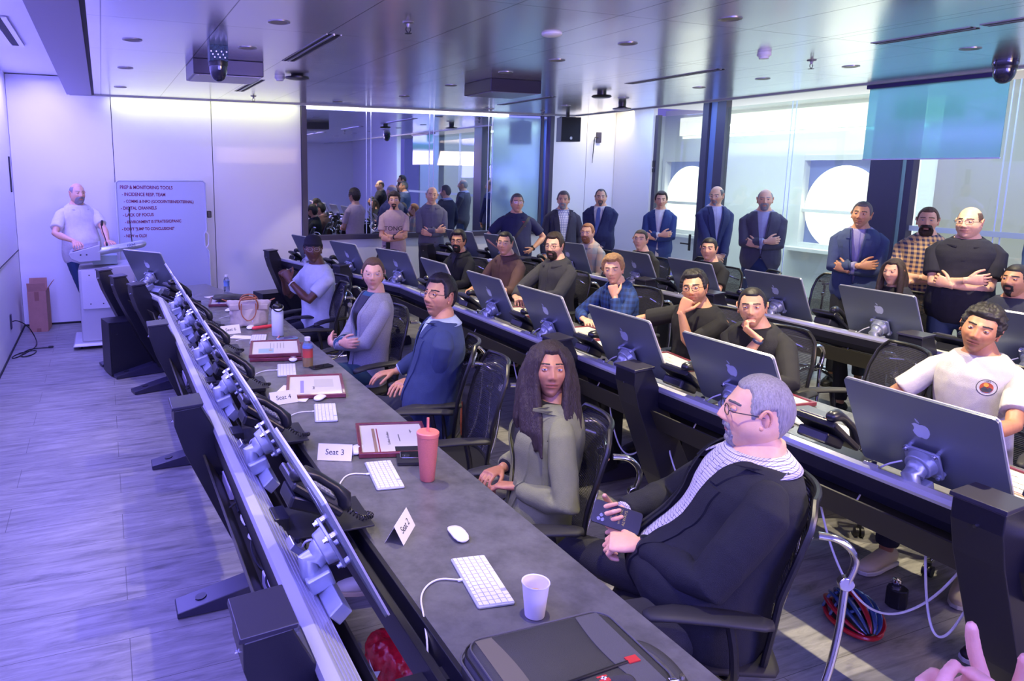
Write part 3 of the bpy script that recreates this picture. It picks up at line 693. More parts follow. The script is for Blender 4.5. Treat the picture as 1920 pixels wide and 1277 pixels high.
sx_ = seam(sp.outputs[0], (.045, .715, 1.40, 2.07, 2.74, 3.04, 3.70, 4.36, 4.46, 5.09, 5.52, 6.2, 6.85), .0035); sy_ = seam(sp.outputs[1], [3.55+1.27*i for i in range(-5, 6)], .003)
s2 = N.new('ShaderNodeMath'); s2.operation = 'MAXIMUM'; L.new(sx_, s2.inputs[0]); L.new(sy_, s2.inputs[1])
mx = N.new('ShaderNodeMix'); mx.data_type = 'RGBA'; L.new(s2.outputs[0], mx.inputs[0]); mx.inputs[6].default_value = (.76,.76,.80,1); mx.inputs[7].default_value = (.10,.10,.12,1); L.new(mx.outputs[2], b.inputs['Base Color'])
n1 = N.new('ShaderNodeTexNoise'); n1.inputs['Scale'].default_value = .9; n1.inputs['Detail'].default_value = 1; L.new(tc.outputs['Object'], n1.inputs['Vector']); bp = N.new('ShaderNodeBump'); bp.inputs['Strength'].default_value = .10; bp.inputs['Distance'].default_value = .08; L.new(n1.outputs['Fac'], bp.inputs['Height']); L.new(bp.outputs[0], b.inputs['Normal'])
struct(MB().box((3.42, 3.1, CZ+.04), (6.93, 13.6, .08)).build('ceiling', m_ceil))
struct(MB().box((-.195, 3.1, CZ+.038), (.27, 13.6, .10)).build('trim_1', mat('soffit_band', (.20,.185,.27), .4, bump=.05)))
struct(MB().box((-.045, 3.1, CZ-.001), (.03, 13.6, .006)).build('trim_2', m_dark2))
struct(MB().box((6.92, 3.1, CZ+.03), (.06, 13.6, .09)).box((3.3, 9.93, CZ+.03), (7.2, .06, .09)).build('trim_3', mat('ceiling_edge', (.42,.44,.42), .35)))
struct(MB().box((5, 3.1, UZ+.06), (12.2, 15, .1)).build('ceiling.001', m_wallm))
# left wall, with a recess above a door panel
struct(MB().box((WX-.06, 3.2, 1.55), (.12, 14.6, 3.1)).build('wall_left', m_wallm))
struct(MB().box((WX+.004, 10.05, 1.9), (.012, .10, .42)).box((WX+.004, 8.3, .97), (.008, 4.2, .006)).box((WX+.004, 6.2, 1.55), (.008, .008, 3.1)).build('trim_4', m_dark2))
struct(MB().box((WX+.006, 3.2, .01), (.012, 14.6, .02)).build('baseboard_left', m_dark2))
# front wall: glossy panels up to the glass, then the glass, then two pale panels
def panel_wall(name, x0, x1, z0, z1, joints):
    mb = MB(); e = [x0]+list(joints)+[x1]
    for a, b_ in zip(e, e[1:]): mb.box(((a+b_)/2, WY+.03, (z0+z1)/2), (b_-a-.008, .06, z1-z0))
    return struct(mb.build(name, m_wall, bevel=.002))
panel_wall('wall_front', WX, 2.60, .02, UZ, (.153, 1.386))
panel_wall('wall_front.001', 2.60, 6.72, .02, .99, ())
panel_wall('wall_front.002', 6.72, RX+.1, .02, UZ, (7.40,))
panel_wall('wall_front.003', 2.60, 6.72, 2.86, UZ, ())
struct(MB().box((3.5, WY+.10, 1.5), (9.4, .06, 3.2)).build('wall_front.004', m_dark2))
struct(MB().box((3.5, WY-.004, .012), (9, .012, .024)).build('baseboard_front', m_dark2))
# window_1: the mirror-coated glass partition
fr = struct(MB().box((2.635, WY-.01, 1.93), (.07, .10, 1.86)).box((4.66, WY-.01, 1.02), (4.12, .10, .07)).box((6.69, WY-.01, 1.93), (.07, .10, 1.86)).box((6.53,WY+.01,1.93),(.05,.06,1.86)).build('window_1', m_frame))
m_mir = bpy.data.materials.new('mirror_glass'); m_mir.use_nodes = True; N, L = nodes(m_mir); b = N['Principled BSDF']
b.inputs['Base Color'].default_value = (.62,.68,.86,1); b.inputs['Metallic'].default_value = 1; b.inputs['Roughness'].default_value = .015
m_clear = bpy.data.materials.new('clear_glass'); m_clear.use_nodes = True; N, L = nodes(m_clear); g = N.new('ShaderNodeBsdfGlossy'); g.inputs['Roughness'].default_value = .02; t = N.new('ShaderNodeBsdfTransparent'); t.inputs[0].default_value = (.86,.93,.92,1)
fz = N.new('ShaderNodeLayerWeight'); pw_ = N.new('ShaderNodeMath'); pw_.operation = 'POWER'; pw_.inputs[1].default_value = 4; L.new(fz.outputs['Facing'], pw_.inputs[0]); mx = N.new('ShaderNodeMixShader'); ad = N.new('ShaderNodeMath'); ad.operation = 'MULTIPLY_ADD'; ad.inputs[1].default_value = .6; ad.inputs[2].default_value = .06; L.new(pw_.outputs[0], ad.inputs[0]); L.new(ad.outputs[0], mx.inputs[0]); L.new(t.outputs[0], mx.inputs[1]); L.new(g.outputs[0], mx.inputs[2]); L.new(mx.outputs[0], N['Material Output'].inputs[0])
MB().box((4.66, WY+.006, 1.95), (4.0, .012, 1.80)).build('pane', m_mir, fr)
m_joint = mat('glass_joint', (.70,.78,.95), .3)
for i, x in enumerate((3.60, 4.60, 5.60)):
    MB().box((x-.035, WY-.002, 1.95), (.010, .006, 1.78)).box((x+.035, WY-.002, 1.95), (.010, .006, 1.78)).build('glazing_bead', m_joint, fr)
MB().box((6.08, WY-.003, 1.93), (.86, .006, 1.78)).build('tinted_pane', mat('tinted_glass', (.34,.52,.66), .12, metal=.35), fr)
# LED strip over the glass
o = MB().box((4.28, WY-.03, 2.838), (3.22, .03, .026)).build('led_strip_light', mat('led_emit', (1,.95,.9), .5, emis=(1,.93,.86), es=9))
tag(o, 'thin glowing LED strip light along the top of the mirrored glass', 'strip light')
# rear wall
struct(MB().box((4, -3.9, 1.5), (10.4, .1, 3.2)).build('wall_back', m_wallm))
# right side: glazing, posts, corridor and outer wall with windows
m_rw = mat('corridor_wall', (.78,.80,.78), .6)
struct(MB().box((RX, 9.82, 1.55), (.08, .90, 3.1)).build('wall_right', m_wallm))
m_g2 = m_clear
wr = struct(MB().box((RX, 9.29, 1.43), (.07, .07, 2.86)).box((RX, 9.29, 2.84),(.05,.05,.04)).build('door_1', m_frame))
MB().box((RX, 8.80, 1.43), (.012, .92, 2.80)).build('door_glass', m_clear, wr)
MB().box((RX-.04, 8.42, .97), (.02, .03, .24)).box((RX-.085, 8.48, .95), (.02, .15, .02)).build('door_handle', m_dark, wr)
MB().box((RX-.03, 9.30, 2.12), (.03, .05, .10)).box((RX-.03, 9.30, 2.02), (.03, .05, .06)).build('hinge', m_dark, wr)
w2 = struct(MB().box((RX, 8.27, 1.5), (.10, .11, 3.0)).box((RX, 7.98, 1.5), (.10, .16, 3.0)).build('window_2', m_frame))
MB().box((RX+.01, 8.12, 1.5), (.05, .16, 3.0)).build('post_infill', mat('post_blue', (.12,.17,.38), .4), w2)
MB().box((RX, 6.83, 1.45), (.012, 2.14, 2.86)).build('pane', m_clear, w2)
w3 = struct(MB().box((RX, 5.52, 1.5), (.22, .34, 3.0)).box((RX-.02, 5.29, 1.5), (.10, .10, 3.0)).build('window_3', m_frame))
MB().box((RX-.06, 5.34, 1.5), (.03, .05, 3.0)).build('glazing_bead', mat('green_bead', (.22,.36,.32), .4), w3)
MB().box((RX, 3.0, 1.45), (.012, 4.4, 2.86)).build('pane', m_clear, w3)
MB().box((RX, .3, 1.5), (.12, .12, 3.0)).box((RX, -1.8, 1.5), (.06, 4.1, 3.0)).build('rear_panel', m_wallm, w3)
for y in (6.86, 6.80, 4.42, 4.36): MB().box((RX-.012, y, 1.45), (.006, .010, 2.86)).build('glazing_joint', m_joint, w2 if y > 5 else w3)
# opaque frosted bands and lit translucent film behind the right pane
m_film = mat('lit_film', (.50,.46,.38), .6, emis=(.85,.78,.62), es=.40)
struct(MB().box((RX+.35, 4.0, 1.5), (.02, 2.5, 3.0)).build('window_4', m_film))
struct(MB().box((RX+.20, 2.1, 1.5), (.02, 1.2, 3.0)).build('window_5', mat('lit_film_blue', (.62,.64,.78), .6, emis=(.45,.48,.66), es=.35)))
MB().box((RX-.015, 3.2, 1.42), (.008, 4.1, .055)).build('frosted_band', mat('frost', (.62,.70,.68), .6), w3)
# corridor
OX = 10.6
struct(MB().box((9.3, 12.05, 1.5), (2.9, .1, 3.2)).build('wall_corridor', m_rw))
def outer(y0, y1, wins):
    mb = MB(); ys = [y0]; z0, z1 = .80, 2.28
    for a, b_ in wins: ys += [a, b_]
    ys.append(y1)
    for a, b_ in zip(ys[0::2], ys[1::2]): mb.box((OX, (a+b_)/2, 1.6), (.2, b_-a, 3.2))
    for a, b_ in wins: mb.box((OX, (a+b_)/2, z0/2), (.2, b_-a, z0)); mb.box((OX, (a+b_)/2, (z1+3.2)/2), (.2, b_-a, 3.2-z1))
    return struct(mb.build('wall_outer', m_rw))
WINS = [(1.0, 3.6), (4.6, 6.6), (7.45, 8.75), (10.75, 11.95)]
outer(-4, 12, WINS)
m_sky = mat('window_daylight', (.12,.14,.30), .3, emis=(.30,.36,.66), es=.45)
m_glow = bpy.data.materials.new('window_disc'); m_glow.use_nodes = True; N, L = nodes(m_glow); b = N['Principled BSDF']; b.inputs['Emission Color'].default_value = (1,.93,.80,1); b.inputs['Emission Strength'].default_value = 1.25; b.inputs['Base Color'].default_value = (.8,.75,.65,1)
for i, (a, b_) in enumerate(WINS):
    c, wd = (a+b_)/2, b_-a
    f = struct(MB().box((OX-.06, a+.04, 1.54), (.14, .08, 1.48)).box((OX-.06, b_-.04, 1.54), (.14, .08, 1.48)).box((OX-.06, c, .84), (.136, wd-.162, .08)).box((OX-.06, c, 2.24), (.136, wd-.162, .08)).box((OX-.06, c, 1.40), (.06, wd-.162, .05)).box((OX-.16, c, .78), (.30, wd+.2, .05)).build('window_%d' % (6+i), m_white))
    MB().box((OX+.02, c, 1.54), (.02, wd, 1.46)).build('pane', m_sky, f)
    r = .66; MB().cyl((OX-.035, c-(.1 if i else 0), 1.46), r, .012, (1,0,0), 64).build('backlit_disc', m_glow, f)
area('corridor_lamp', (9.4, 6.0, 3.0), (0, 0, -1), .5, 9.5, (.86, .93, .88), 230)
o = MB().box((9.9, 8.6, 2.62), (.05, 4.4, .04)).box((9.9, 7.0, 2.85), (.01,.01,.42)).box((9.9, 10.2, 2.85), (.01,.01,.42)).build('corridor_strip_light', mat('strip_emit', (.7,.85,.9), .5, emis=(.75,.92,.95), es=1.6)); tag(o, 'pale linear lamp hanging in the corridor beyond the glass', 'strip light')
# bright strip where corridor ceiling meets the wall
struct(MB().box((OX-.14, 5.5, 2.86), (.06, 12, .34)).build('trim_5', mat('cove_glow', (.9,.85,.75), .6, emis=(1,.92,.76), es=.95)))
# roller screen of teal film hanging at the ceiling edge
o = empty('projection_screen', 'translucent teal film screen hanging from the ceiling edge at right', 'screen', (6.97, 4.50, 0))
m_teal = bpy.data.materials.new('teal_film'); m_teal.use_nodes = True; N, L = nodes(m_teal); t = N.new('ShaderNodeBsdfTransparent'); t.inputs[0].default_value = (.42,.74,.72,1); d = N.new('ShaderNodeBsdfTranslucent'); d.inputs[0].default_value = (.40,.56,.50,1); g = N.new('ShaderNodeBsdfGlossy'); g.inputs['Roughness'].default_value = .08
m1 = N.new('ShaderNodeMixShader'); m1.inputs[0].default_value = .55; m2 = N.new('ShaderNodeMixShader'); m2.inputs[0].default_value = .12; L.new(t.outputs[0], m1.inputs[1]); L.new(d.outputs[0], m1.inputs[2]); L.new(m1.outputs[0], m2.inputs[1]); L.new(g.outputs[0], m2.inputs[2]); L.new(m2.outputs[0], N['Material Output'].inputs[0])
MB().box((0, 0, 2.475), (.006, 1.22, .68)).build('film', m_teal, o); MB().box((0, 0, 2.13), (.012, 1.23, .012)).build('hem_bar', m_joint, o)
MB().box((0, 0, 2.83), (.05, 1.26, .05)).build('roller_cassette', mat('navy_cassette', (.03,.02,.12), .4), o)

# ------------------------------------------------------------------ ceiling fittings
m_can = mat('can_inside', (.22,.19,.09), .35, metal=.6); m_trimr = mat('can_ring', (.30,.28,.30), .3, metal=.7)
m_lampon = mat('lamp_lens', (.2,.2,.18), .3, emis=(1,.9,.7), es=.25)
DL = [(.245,5.6),(.245,7.16),(.24,8.85),(1.03,4.56),(1.03,5.6),(1.05,6.65),(2.85,9.36),(3.36,8.33),(3.37,7.07),(3.37,5.94),(3.37,5.13),(5.11,9.43),(5.75,8.50),(3.36,3.36),(3.37,4.27),(5.72,5.27),(5.70,4.37),(5.63,3.42),(5.73,6.08),(5.75,7.31),(1.03,1.6),(3.37,1.7),(5.7,1.7),(1.03,3.1)]
dl0 = empty('downlight', 'round recessed ceiling downlight with a dark yellowish reflector', 'ceiling light', (0,0,CZ), 0, 'recessed downlights in the metal ceiling')
MB().lathe([(.052,.001),(.066,.001),(.066,-.004),(.058,-.006),(.050,-.003),(.050,.001)]).build('ring', m_trimr, dl0, smooth=True)
MB().cyl((0,0,-.0012), .050, .002).build('reflector', m_can, dl0)
for i, (x, y) in enumerate(DL):
    o = dl0 if i == 0 else dup(dl0); o.location = (x, y, CZ)
SPOT = [((1.03,1.6),34,70),((1.03,3.1),30,70),((1.03,4.56),20,70),((3.37,1.7),95,88),((3.36,3.36),95,88),((3.37,5.13),62,84),((3.37,7.07),40,80),((5.72,5.27),60,80),((5.63,3.42),70,80),((5.7,1.7),60,84),((5.75,7.31),40,80),((.245,5.6),16,70),((.245,7.16),10,70),((2.85,9.36),16,75),((5.11,9.43),22,80)]
for i, ((x, y), p, ang) in enumerate(SPOT):
    d = bpy.data.lights.new('downlight_beam', 'SPOT'); d.energy = p*3.2; d.color = (1,.86,.58); d.spot_size = R(ang); d.spot_blend = .25; d.shadow_soft_size = .022
    l_ = bpy.data.objects.new('downlight_beam', d); col.objects.link(l_); l_.location = (x, y, CZ-.02)
def slot(x, y, ln, label):
    t = empty('air_diffuser', label, 'vent', (x, y, CZ)); MB().box((-.028,0,-.001), (.022, ln, .004)).box((.028,0,-.001), (.022, ln, .004)).build('slot', m_dark2, t); MB().box((0,0,-.003), (.012, ln, .006)).box((.048,0,-.002), (.008, ln, .004)).box((-.048,0,-.002), (.008, ln, .004)).build('frame', m_trimr, t); return t
slot(1.45, 5.47, 1.3, 'linear ceiling vent left of the centre, near the dome camera'); slot(1.49, 8.1, 1.2, 'short linear ceiling vent right behind the left ceiling box')
slot(4.86, 3.25, .62, 'linear ceiling vent at upper right of the picture'); slot(4.84, 2.3, 1.15, 'linear ceiling vent running out at the top right corner'); slot(4.89, 5.55, 1.2, 'linear ceiling vent above the standing men at right'); slot(4.94, 8.2, 1.25, 'linear ceiling vent near the hanging loudspeaker')
t = empty('air_diffuser', 'wide linear vent in the high ceiling strip at far left', 'vent', (-.66, 7.2, UZ)); MB().box((0,0,-.002), (.05, 1.4, .006)).build('slot', m_dark2, t)
MB().box((-.05,0,-.004), (.04, 1.45, .008)).box((.05,0,-.004), (.04, 1.45, .008)).build('frame', m_white, t)
for x, y, lb in ((1.0, 6.55, 'square black ceiling box at left behind the dome camera'), (3.72, 6.62, 'square black ceiling box near the middle of the ceiling')):
    t = empty('ceiling_box', lb, 'ceiling box', (x, y, CZ)); MB().box((0,0,-.06), (.56,.56,.12)).build('housing', mat('box_dark', (.035,.03,.06), .3, metal=.3), t, bevel=.006)
    MB().box((0,0,-.122), (.52,.52,.006)).build('bottom_plate', mat('box_grey', (.22,.20,.28), .3, metal=.3), t)
    for a in (-.24,.24):
        for c in (-.24,.24): MB().cyl((a,c,-.126), .006, .004).build('screw', m_chrome, t)
def dome(x, y, lb, board=False, s=1.):
    t = empty('dome_camera', lb, 'security camera', (x, y, CZ))
    m_b = mat('dome_black', (.015,.015,.04), .12, coat=.5)
    if board:
        MB().box((0,0,-.055), (.13,.11,.11)).build('circuit_board', mat('pcb', (.03,.07,.12), .4, bump=.6, bscale=120, vary=.6, vscale=60), t, bevel=.002)
        bb = MB()
        for k in range(10): bb.box((-.055+.012*k, -.058, -.045-.02*(k%3)), (.008,.006,.010))
        bb.build('connector', m_alu, t); z0 = -.11
    else:
        MB().lathe([(.085,0),(.085,-.03),(.075,-.06)]).build('collar', m_b, t, smooth=True); z0 = -.04
    MB().lathe([(.070*s,z0),(.070*s,z0-.06),(.062*s,z0-.09),(.045*s,z0-.12),(.022*s,z0-.135),(.001,z0-.138)]).build('dome', m_b, t, smooth=True)
    MB().lathe([(.074*s,z0+.005),(.076*s,z0-.02),(.074*s,z0-.03)]).build('band', m_black, t, smooth=True)
dome(.82, 5.62, 'black dome camera with an exposed circuit board, at upper left', True, .9); dome(6.40, 3.62, 'glossy black dome camera at the far right of the ceiling', False, 1.05)
def disc(x, y, z, prof, m_, nm, lb, ct): 
    o = MB().lathe(prof, smooth_n(prof)).build(nm, m_, None, smooth=True) if False else MB().lathe(prof).build(nm, m_, None, smooth=True); o.location = (x, y, z); return tag(o, lb, ct)
disc(2.70, 4.18, CZ, [(.065,0),(.065,-.008),(.055,-.016),(.001,-.02)], m_white, 'speaker_grille', 'white round ceiling disc above the middle of the room', 'ceiling speaker')
disc(1.73, 6.95, CZ, [(.055,0),(.06,-.01),(.11,-.02),(.11,-.035),(.06,-.045),(.001,-.045)], m_black, 'ceiling_antenna', 'black round puck on the ceiling beside the small white detector', 'ceiling puck')
disc(5.13, 6.9, CZ, [(.05,0),(.05,-.03),(.10,-.035),(.11,-.05),(.09,-.062),(.001,-.062)], m_black, 'ceiling_antenna', 'black round puck on the ceiling above the suited men', 'ceiling puck')
t = empty('ceiling_microphone', 'black hanging disc with a pale underside near the ceiling edge', 'ceiling microphone', (6.12, 7.8, CZ)); MB().lathe([(.05,0),(.045,-.05),(.06,-.06),(.115,-.07),(.115,-.082)]).build('housing', m_black, t, smooth=True); MB().lathe([(.112,-.082),(.09,-.095),(.001,-.10)]).build('underside', m_white, t, smooth=True)
for x, y, lb in ((1.60, 7.1, 'small white ceiling detector beside the black puck at left'), (4.50, 4.15, 'small white ceiling detector at right of the white disc')):
    t = empty('smoke_detector', lb, 'smoke detector', (x, y, CZ)); MB().lathe([(.045,0),(.05,-.02),(.04,-.03)]).build('base', m_white, t, smooth=True); MB().lathe([(.032,-.03),(.034,-.045),(.001,-.05)]).build('sensor_cap', m_white, t, smooth=True)
sp0 = None
for x, y, lb in ((1.73, 4.23, 'metal sprinkler head near the top middle of the ceiling'), (1.74, 9.17, 'metal sprinkler head near the front wall at left'), (5.91, 9.31, 'metal sprinkler head beside the hanging loudspeaker'), (5.13, 4.27, 'metal sprinkler head above the man in grey jacket')):
    if sp0 is None:
        sp0 = empty('sprinkler_head', lb, 'sprinkler', (x, y, CZ)); MB().lathe([(.035,0),(.033,-.006),(.012,-.01),(.008,-.03)]).build('escutcheon', m_trimr, sp0, smooth=True)
        MB().tube([(.012,0,-.03),(.016,0,-.045),(.004,0,-.062)], .003, 6).tube([(-.012,0,-.03),(-.016,0,-.045),(-.004,0,-.062)], .003, 6).build('yoke', m_dark, sp0); MB().cyl((0,0,-.065), .022, .002).build('deflector', m_dark, sp0)
    else: dup(sp0, (x, y, CZ), 0, lb)
# hanging loudspeaker
t = empty('loudspeaker', 'black loudspeaker hanging from the ceiling edge in the front corner', 'loudspeaker', (6.55, 9.62, CZ), R(-8)); MB().prism([(-.16,-.13),(.16,-.13),(.12,.12),(-.12,.12)], .36, Matrix.Translation((0,0,-.42))).build('cabinet', mat('speaker_grey', (.20,.22,.22), .5), t, bevel=.006)
MB().box((0,-.134,-.24), (.31,.012,.35)).build('grille', mat('grille', (.008,.008,.02), .6, bump=.8, bscale=400), t, bevel=.003); MB().cyl((0,-.142,-.37), .022, .004, (0,1,0)).build('badge', m_chrome, t); MB().box((0,0,-.03), (.04,.04,.06)).box((0,0,-.055), (.24,.05,.012)).build('bracket', m_dark, t)
t = empty('wall_sensor', 'small black paddle sensor with a drooping rod on the front corner wall', 'sensor', (7.62, WY-.02, 2.55)); MB().box((0,0,0), (.09,.03,.17)).build('plate', m_frame, t, bevel=.003); MB().tube([(-.02,-.02,0),(-.10,-.03,0),(-.11,-.03,-.05),(-.13,-.03,-.42)], [.006,.006,.010,.004], 8).build('rod', m_black, t)
# ------------------------------------------------------------------ console desks
TURN, BEND = 6.55, R(13.5)
def P(x0, s, u, z=0, bend=TURN):
    """desk coordinates: s along the row, u across it (towards the seats)"""
    if s <= bend: return V((x0+u, s, z))
    k = s-bend; return V((x0+u*math.cos(BEND)-math.sin(BEND)*k, bend+math.cos(BEND)*k+u*math.sin(BEND), z))
def hd(s, bend=TURN): return 0. if s <= bend else BEND
def sweep(x0, stations, poly, bend=TURN):
    """closed cross-section (u,z) swept along the row"""
    mb = MB(); n = len(poly); vs = []
    for s in stations:
        for u, z in poly:
            if abs(s-bend) < 1e-6: q = P(x0, s, u, z, bend); q = V((x0+u, bend+math.tan(BEND/2)*u*1.0, z)); vs.append(q)
            else: vs.append(P(x0, s, u, z, bend))
    fs = [tuple(range(n))[::-1], tuple((len(stations)-1)*n+i for i in range(n))]
    for k in range(len(stations)-1): fs += [(k*n+i, k*n+(i+1)%n, (k+1)*n+(i+1)%n, (k+1)*n+i) for i in range(n)]
    return mb.add(vs, fs)
m_top = mat('worktop_stone', (.125,.125,.12), .27, bump=.05, bscale=120, vary=.30, vscale=9)
m_rail = mat('rail_alu', (.66,.67,.72), .38, metal=.55)
m_brown = mat('lower_skirt', (.026,.024,.017), .45)
def place(o, x0, s, u, z=0, rz=0): o.location = P(x0, s, u, z); o.rotation_euler = (0, 0, hd(s)+rz); return o
def tower(parent, x0, s, w_=.155):
    M = Matrix.Translation(P(x0, s, 0)) @ Matrix.Rotation(hd(s),4,'Z'); A = Matrix(((1,0,0,0),(0,0,-1,w_/2),(0,1,0,0),(0,0,0,1)))
    o = MB().prism([(.225,.97),(.335,.98),(.36,.93),(.47,.72),(.66,.36),(.74,.10),(.60,.06),(.44,.36),(.26,.78),(.225,.90)], w_, M @ A).build('support_post', m_dark, parent, bevel=.004)
    MB().prism([(.215,.972),(.345,.982),(.348,.994),(.218,.986)], w_+.012, M @ A @ Matrix.Translation((0,0,-.006))).build('post_cap', mat('cap_satin', (.028,.026,.04), .32), o, bevel=.002)
    MB().cyl(M @ V((.221,0,.90)), .006, .006, M.to_3x3() @ V((1,0,0))).build('screw', m_chrome, o)
    A2 = Matrix(((1,0,0,0),(0,0,-1,.065),(0,1,0,0),(0,0,0,1)))
    f = MB().prism([(.20,.004),(.20,.030),(.62,.115),(1.15,.115),(1.18,.06),(1.18,.004)], .13, M @ A2).build('foot', mat('foot_satin', (.030,.028,.055), .32), parent, bevel=.004)
    MB().cyl(M @ V((.31,0,.055)), .026, .004, M.to_3x3() @ V((-.2,0,1))).build('cover_cap', m_dark, f)
    MB().box((0,0,0), (.12,.05,.66)).v
    MB().prism([(.62,.10),(.80,.10),(.80,.70),(.62,.70)], .05, M @ Matrix(((1,0,0,0),(0,0,-1,.025),(0,1,0,0),(0,0,0,1)))).build('under_bracket', m_dark, parent)
def desk(x0, s0, s1, towers, label):
    st = [s0]+([TURN] if s1 > TURN else [])+[s1]
    t = empty('console_desk', label, 'desk', (x0+1, 2, 0)); T0 = t.matrix_world.copy(); t.location = (x0, 0, 0)
    X = -x0
    def sw(name, poly, m_, bev=.002): return sweep(0, st, poly).build(name, m_, t, bevel=bev)
    sw('worktop', [(.775,.705),(1.35,.705),(1.352,.74),(.775,.74)], m_top)
    sw('edge_rail', [(.690,.66),(.700,.735),(.722,.735),(.726,.69),(.750,.69),(.757,.743),(.774,.743),(.775,.66)], m_dark)
    rib = []
    for k in range(5):
        a, b_ = k/5, (k+.55)/5; p = lambda q: (.424+.072*q, .881-.078*q); rib += [p(a), p(b_), (p(b_)[0]-.005, p(b_)[1]-.006), (p((k+1)/5)[0]-.005, p((k+1)/5)[1]-.006)]
    sw('equipment_rail', [(.384,.862),(.389,.880),(.420,.884)]+rib+[(.500,.795),(.470,.775),(.400,.800)], m_rail, 0)
    sw('upper_skirt', [(.392,.765),(.384,.80),(.388,.862),(.41,.862),(.41,.80),(.402,.765)], m_dark)
    sw('cable_trough', [(.392,.645),(.335,.760),(.345,.762),(.402,.655),(.555,.655),(.565,.71),(.575,.71),(.565,.645)], m_brown)
    sw('under_beam', [(.80,.62),(.88,.62),(.88,.70),(.80,.70)], m_dark)
    for s in towers: 
        tower(t, 0, s)
    return t
d1 = desk(0, .35, 7.95, [1.55, 3.22, 5.0, 6.75, 7.35, 7.88], 'first console desk from the left with stone-grey worktop, laptop bag and seat cards')
d2 = desk(2.24, .62, 9.25, [1.30, 3.0, 3.72, 7.45, 9.17], 'second console desk from the left, behind the woman in green blazer')
d3 = desk(4.45, .9, 9.35, [1.3, 2.98, 4.7, 5.55, 7.4, 9.27], 'third console desk from the left, nearest the glass wall')
# cable spill along the first desk's trough
def squiggle(x0, s, n, rad, spread, z=.668):
    p = []; 
    for k in range(n): p.append(P(x0, s+spread*(k/n-.5)+random.uniform(-.03,.03), .45+random.uniform(-.07,.07), z+random.uniform(0,.07)))
    return smoothp(p, 3)
def smoothp(pts, it=2, closed=False):
    pts = [V(p) for p in pts]
    for _ in range(it):
        q = [pts[0]]
        for a, b_ in zip(pts, pts[1:]): q += [a.lerp(b_, .25), a.lerp(b_, .75)]
        q.append(pts[-1]); pts = q
    return pts
for k in range(16):
    mb = MB(); wh = k % 3 == 1
    for j in range(3): mb.tube(squiggle(0, 1.0+k*.42, 7, 0, .7), random.uniform(.003,.005), 6)
    mb.build('loose_cables', m_white if wh else mat('cable_dark', (.02,.02,.03), .5), d1, smooth=True)
for k in range(7):
    s = 1.25+k*.86
    o = MB().box(P(0, s, .435, .682), (.06,.20,.05)).build('power_strip', mat('strip_white', (.55,.52,.62), .4), d1, bevel=.004)
    for j in range(3): MB().box(P(0, s-.06+.06*j, .435, .708), (.03,.03,.004)).build('socket', mat('socket_grey', (.32,.30,.38), .5), o)
# end cabinets
for (x, y, rz, lb, sz) in ((.16, 7.62, R(13), 'black steel cabinet under the far end of the first desk', (.44,.30,.52)), (1.93+.02, 9.35, R(13), 'black steel cabinet under the far end of the second desk', (.40,.30,.42))):
    t = empty('equipment_cabinet', lb, 'cabinet', (x, y, 0), rz); MB().box((0,0,sz[2]/2+.01), sz).build('carcass', m_dark, t, bevel=.003); MB().box((0,-sz[1]/2-.004,sz[2]/2+.01), (sz[0]-.02,.008,sz[2]-.03)).build('side_panel', m_dark, t)
    for a in (-.15,.15): MB().cyl((a,-sz[1]/2-.009,sz[2]*.8), .004, .003, (0,1,0)).build('screw', m_chrome, t)

# ------------------------------------------------------------------ screens (origin: point of the desk row, u = 0)
def rrect(w_, h, r, n=5):
    p = []
    for cx, cy, a0 in ((w_/2-r, h/2-r, 0), (-w_/2+r, h/2-r, 90), (-w_/2+r, -h/2+r, 180), (w_/2-r, -h/2+r, 270)):
        for k in range(n+1): a = R(a0+90*k/n); p.append((cx+r*math.cos(a), cy+r*math.sin(a)))
    return p
m_case = mat('screen_alu', (.20,.23,.27), .36, metal=.55); m_edge = mat('screen_edge', (.66,.66,.66), .32, metal=.4); m_logo = mat('screen_logo', (.66,.72,.88), .18, metal=.35)
m_arm = mat('arm_silver', (.42,.46,.52), .34, metal=.5)
TH = R(26); SC = V((.5295, 0, 1.025)); ux = V((0,-1,0)); uy = V((-math.sin(TH), 0, math.cos(TH))); uz = ux.cross(uy)   # uz points to the back (towards -X)
if uz.x > 0: ux = V((0,1,0)); uz = ux.cross(uy)
SM = Matrix(((ux.x,uy.x,uz.x,SC.x),(ux.y,uy.y,uz.y,SC.y),(ux.z,uy.z,uz.z,SC.z),(0,0,0,1)))
mon0 = empty('computer_screen', 'x', 'computer', (0,0,0))
MB().prism(rrect(.547,.392,.016), .0105, SM @ Matrix.Translation((0,0,-.005))).build('casing', [m_case], mon0, smooth=30)
MB().prism(rrect(.549,.394,.0165), .006, SM @ Matrix.Translation((0,0,-.009))).build('bezel_edge', m_edge, mon0, smooth=30)
MB().prism(rrect(.535,.31,.004), .001, SM @ Matrix.Translation((0,.034,-.0105))).build('display', mat('display_glass', (.01,.01,.012), .08), mon0)
ap = [(0,.300),(.10,.345),(.22,.345),(.34,.27),(.29,.20),(.265,.10),(.29,0),(.36,-.09),(.30,-.24),(.20,-.36),(.11,-.385),(0,-.35),(-.11,-.385),(-.20,-.36),(-.31,-.22),(-.38,-.04),(-.385,.12),(-.33,.26),(-.24,.335),(-.12,.345)]
MB().prism([(-a*.085, b_*.085+.045) for a, b_ in ap], .0012, SM @ Matrix.Translation((0,0,.0052))).prism([(-a*.085, b_*.085+.045) for a, b_ in ((0,.40),(.05,.52),(.13,.58),(.16,.60),(.155,.52),(.10,.43))], .0012, SM @ Matrix.Translation((0,0,.0052))).build('fruit_logo', m_logo, mon0, smooth=60)
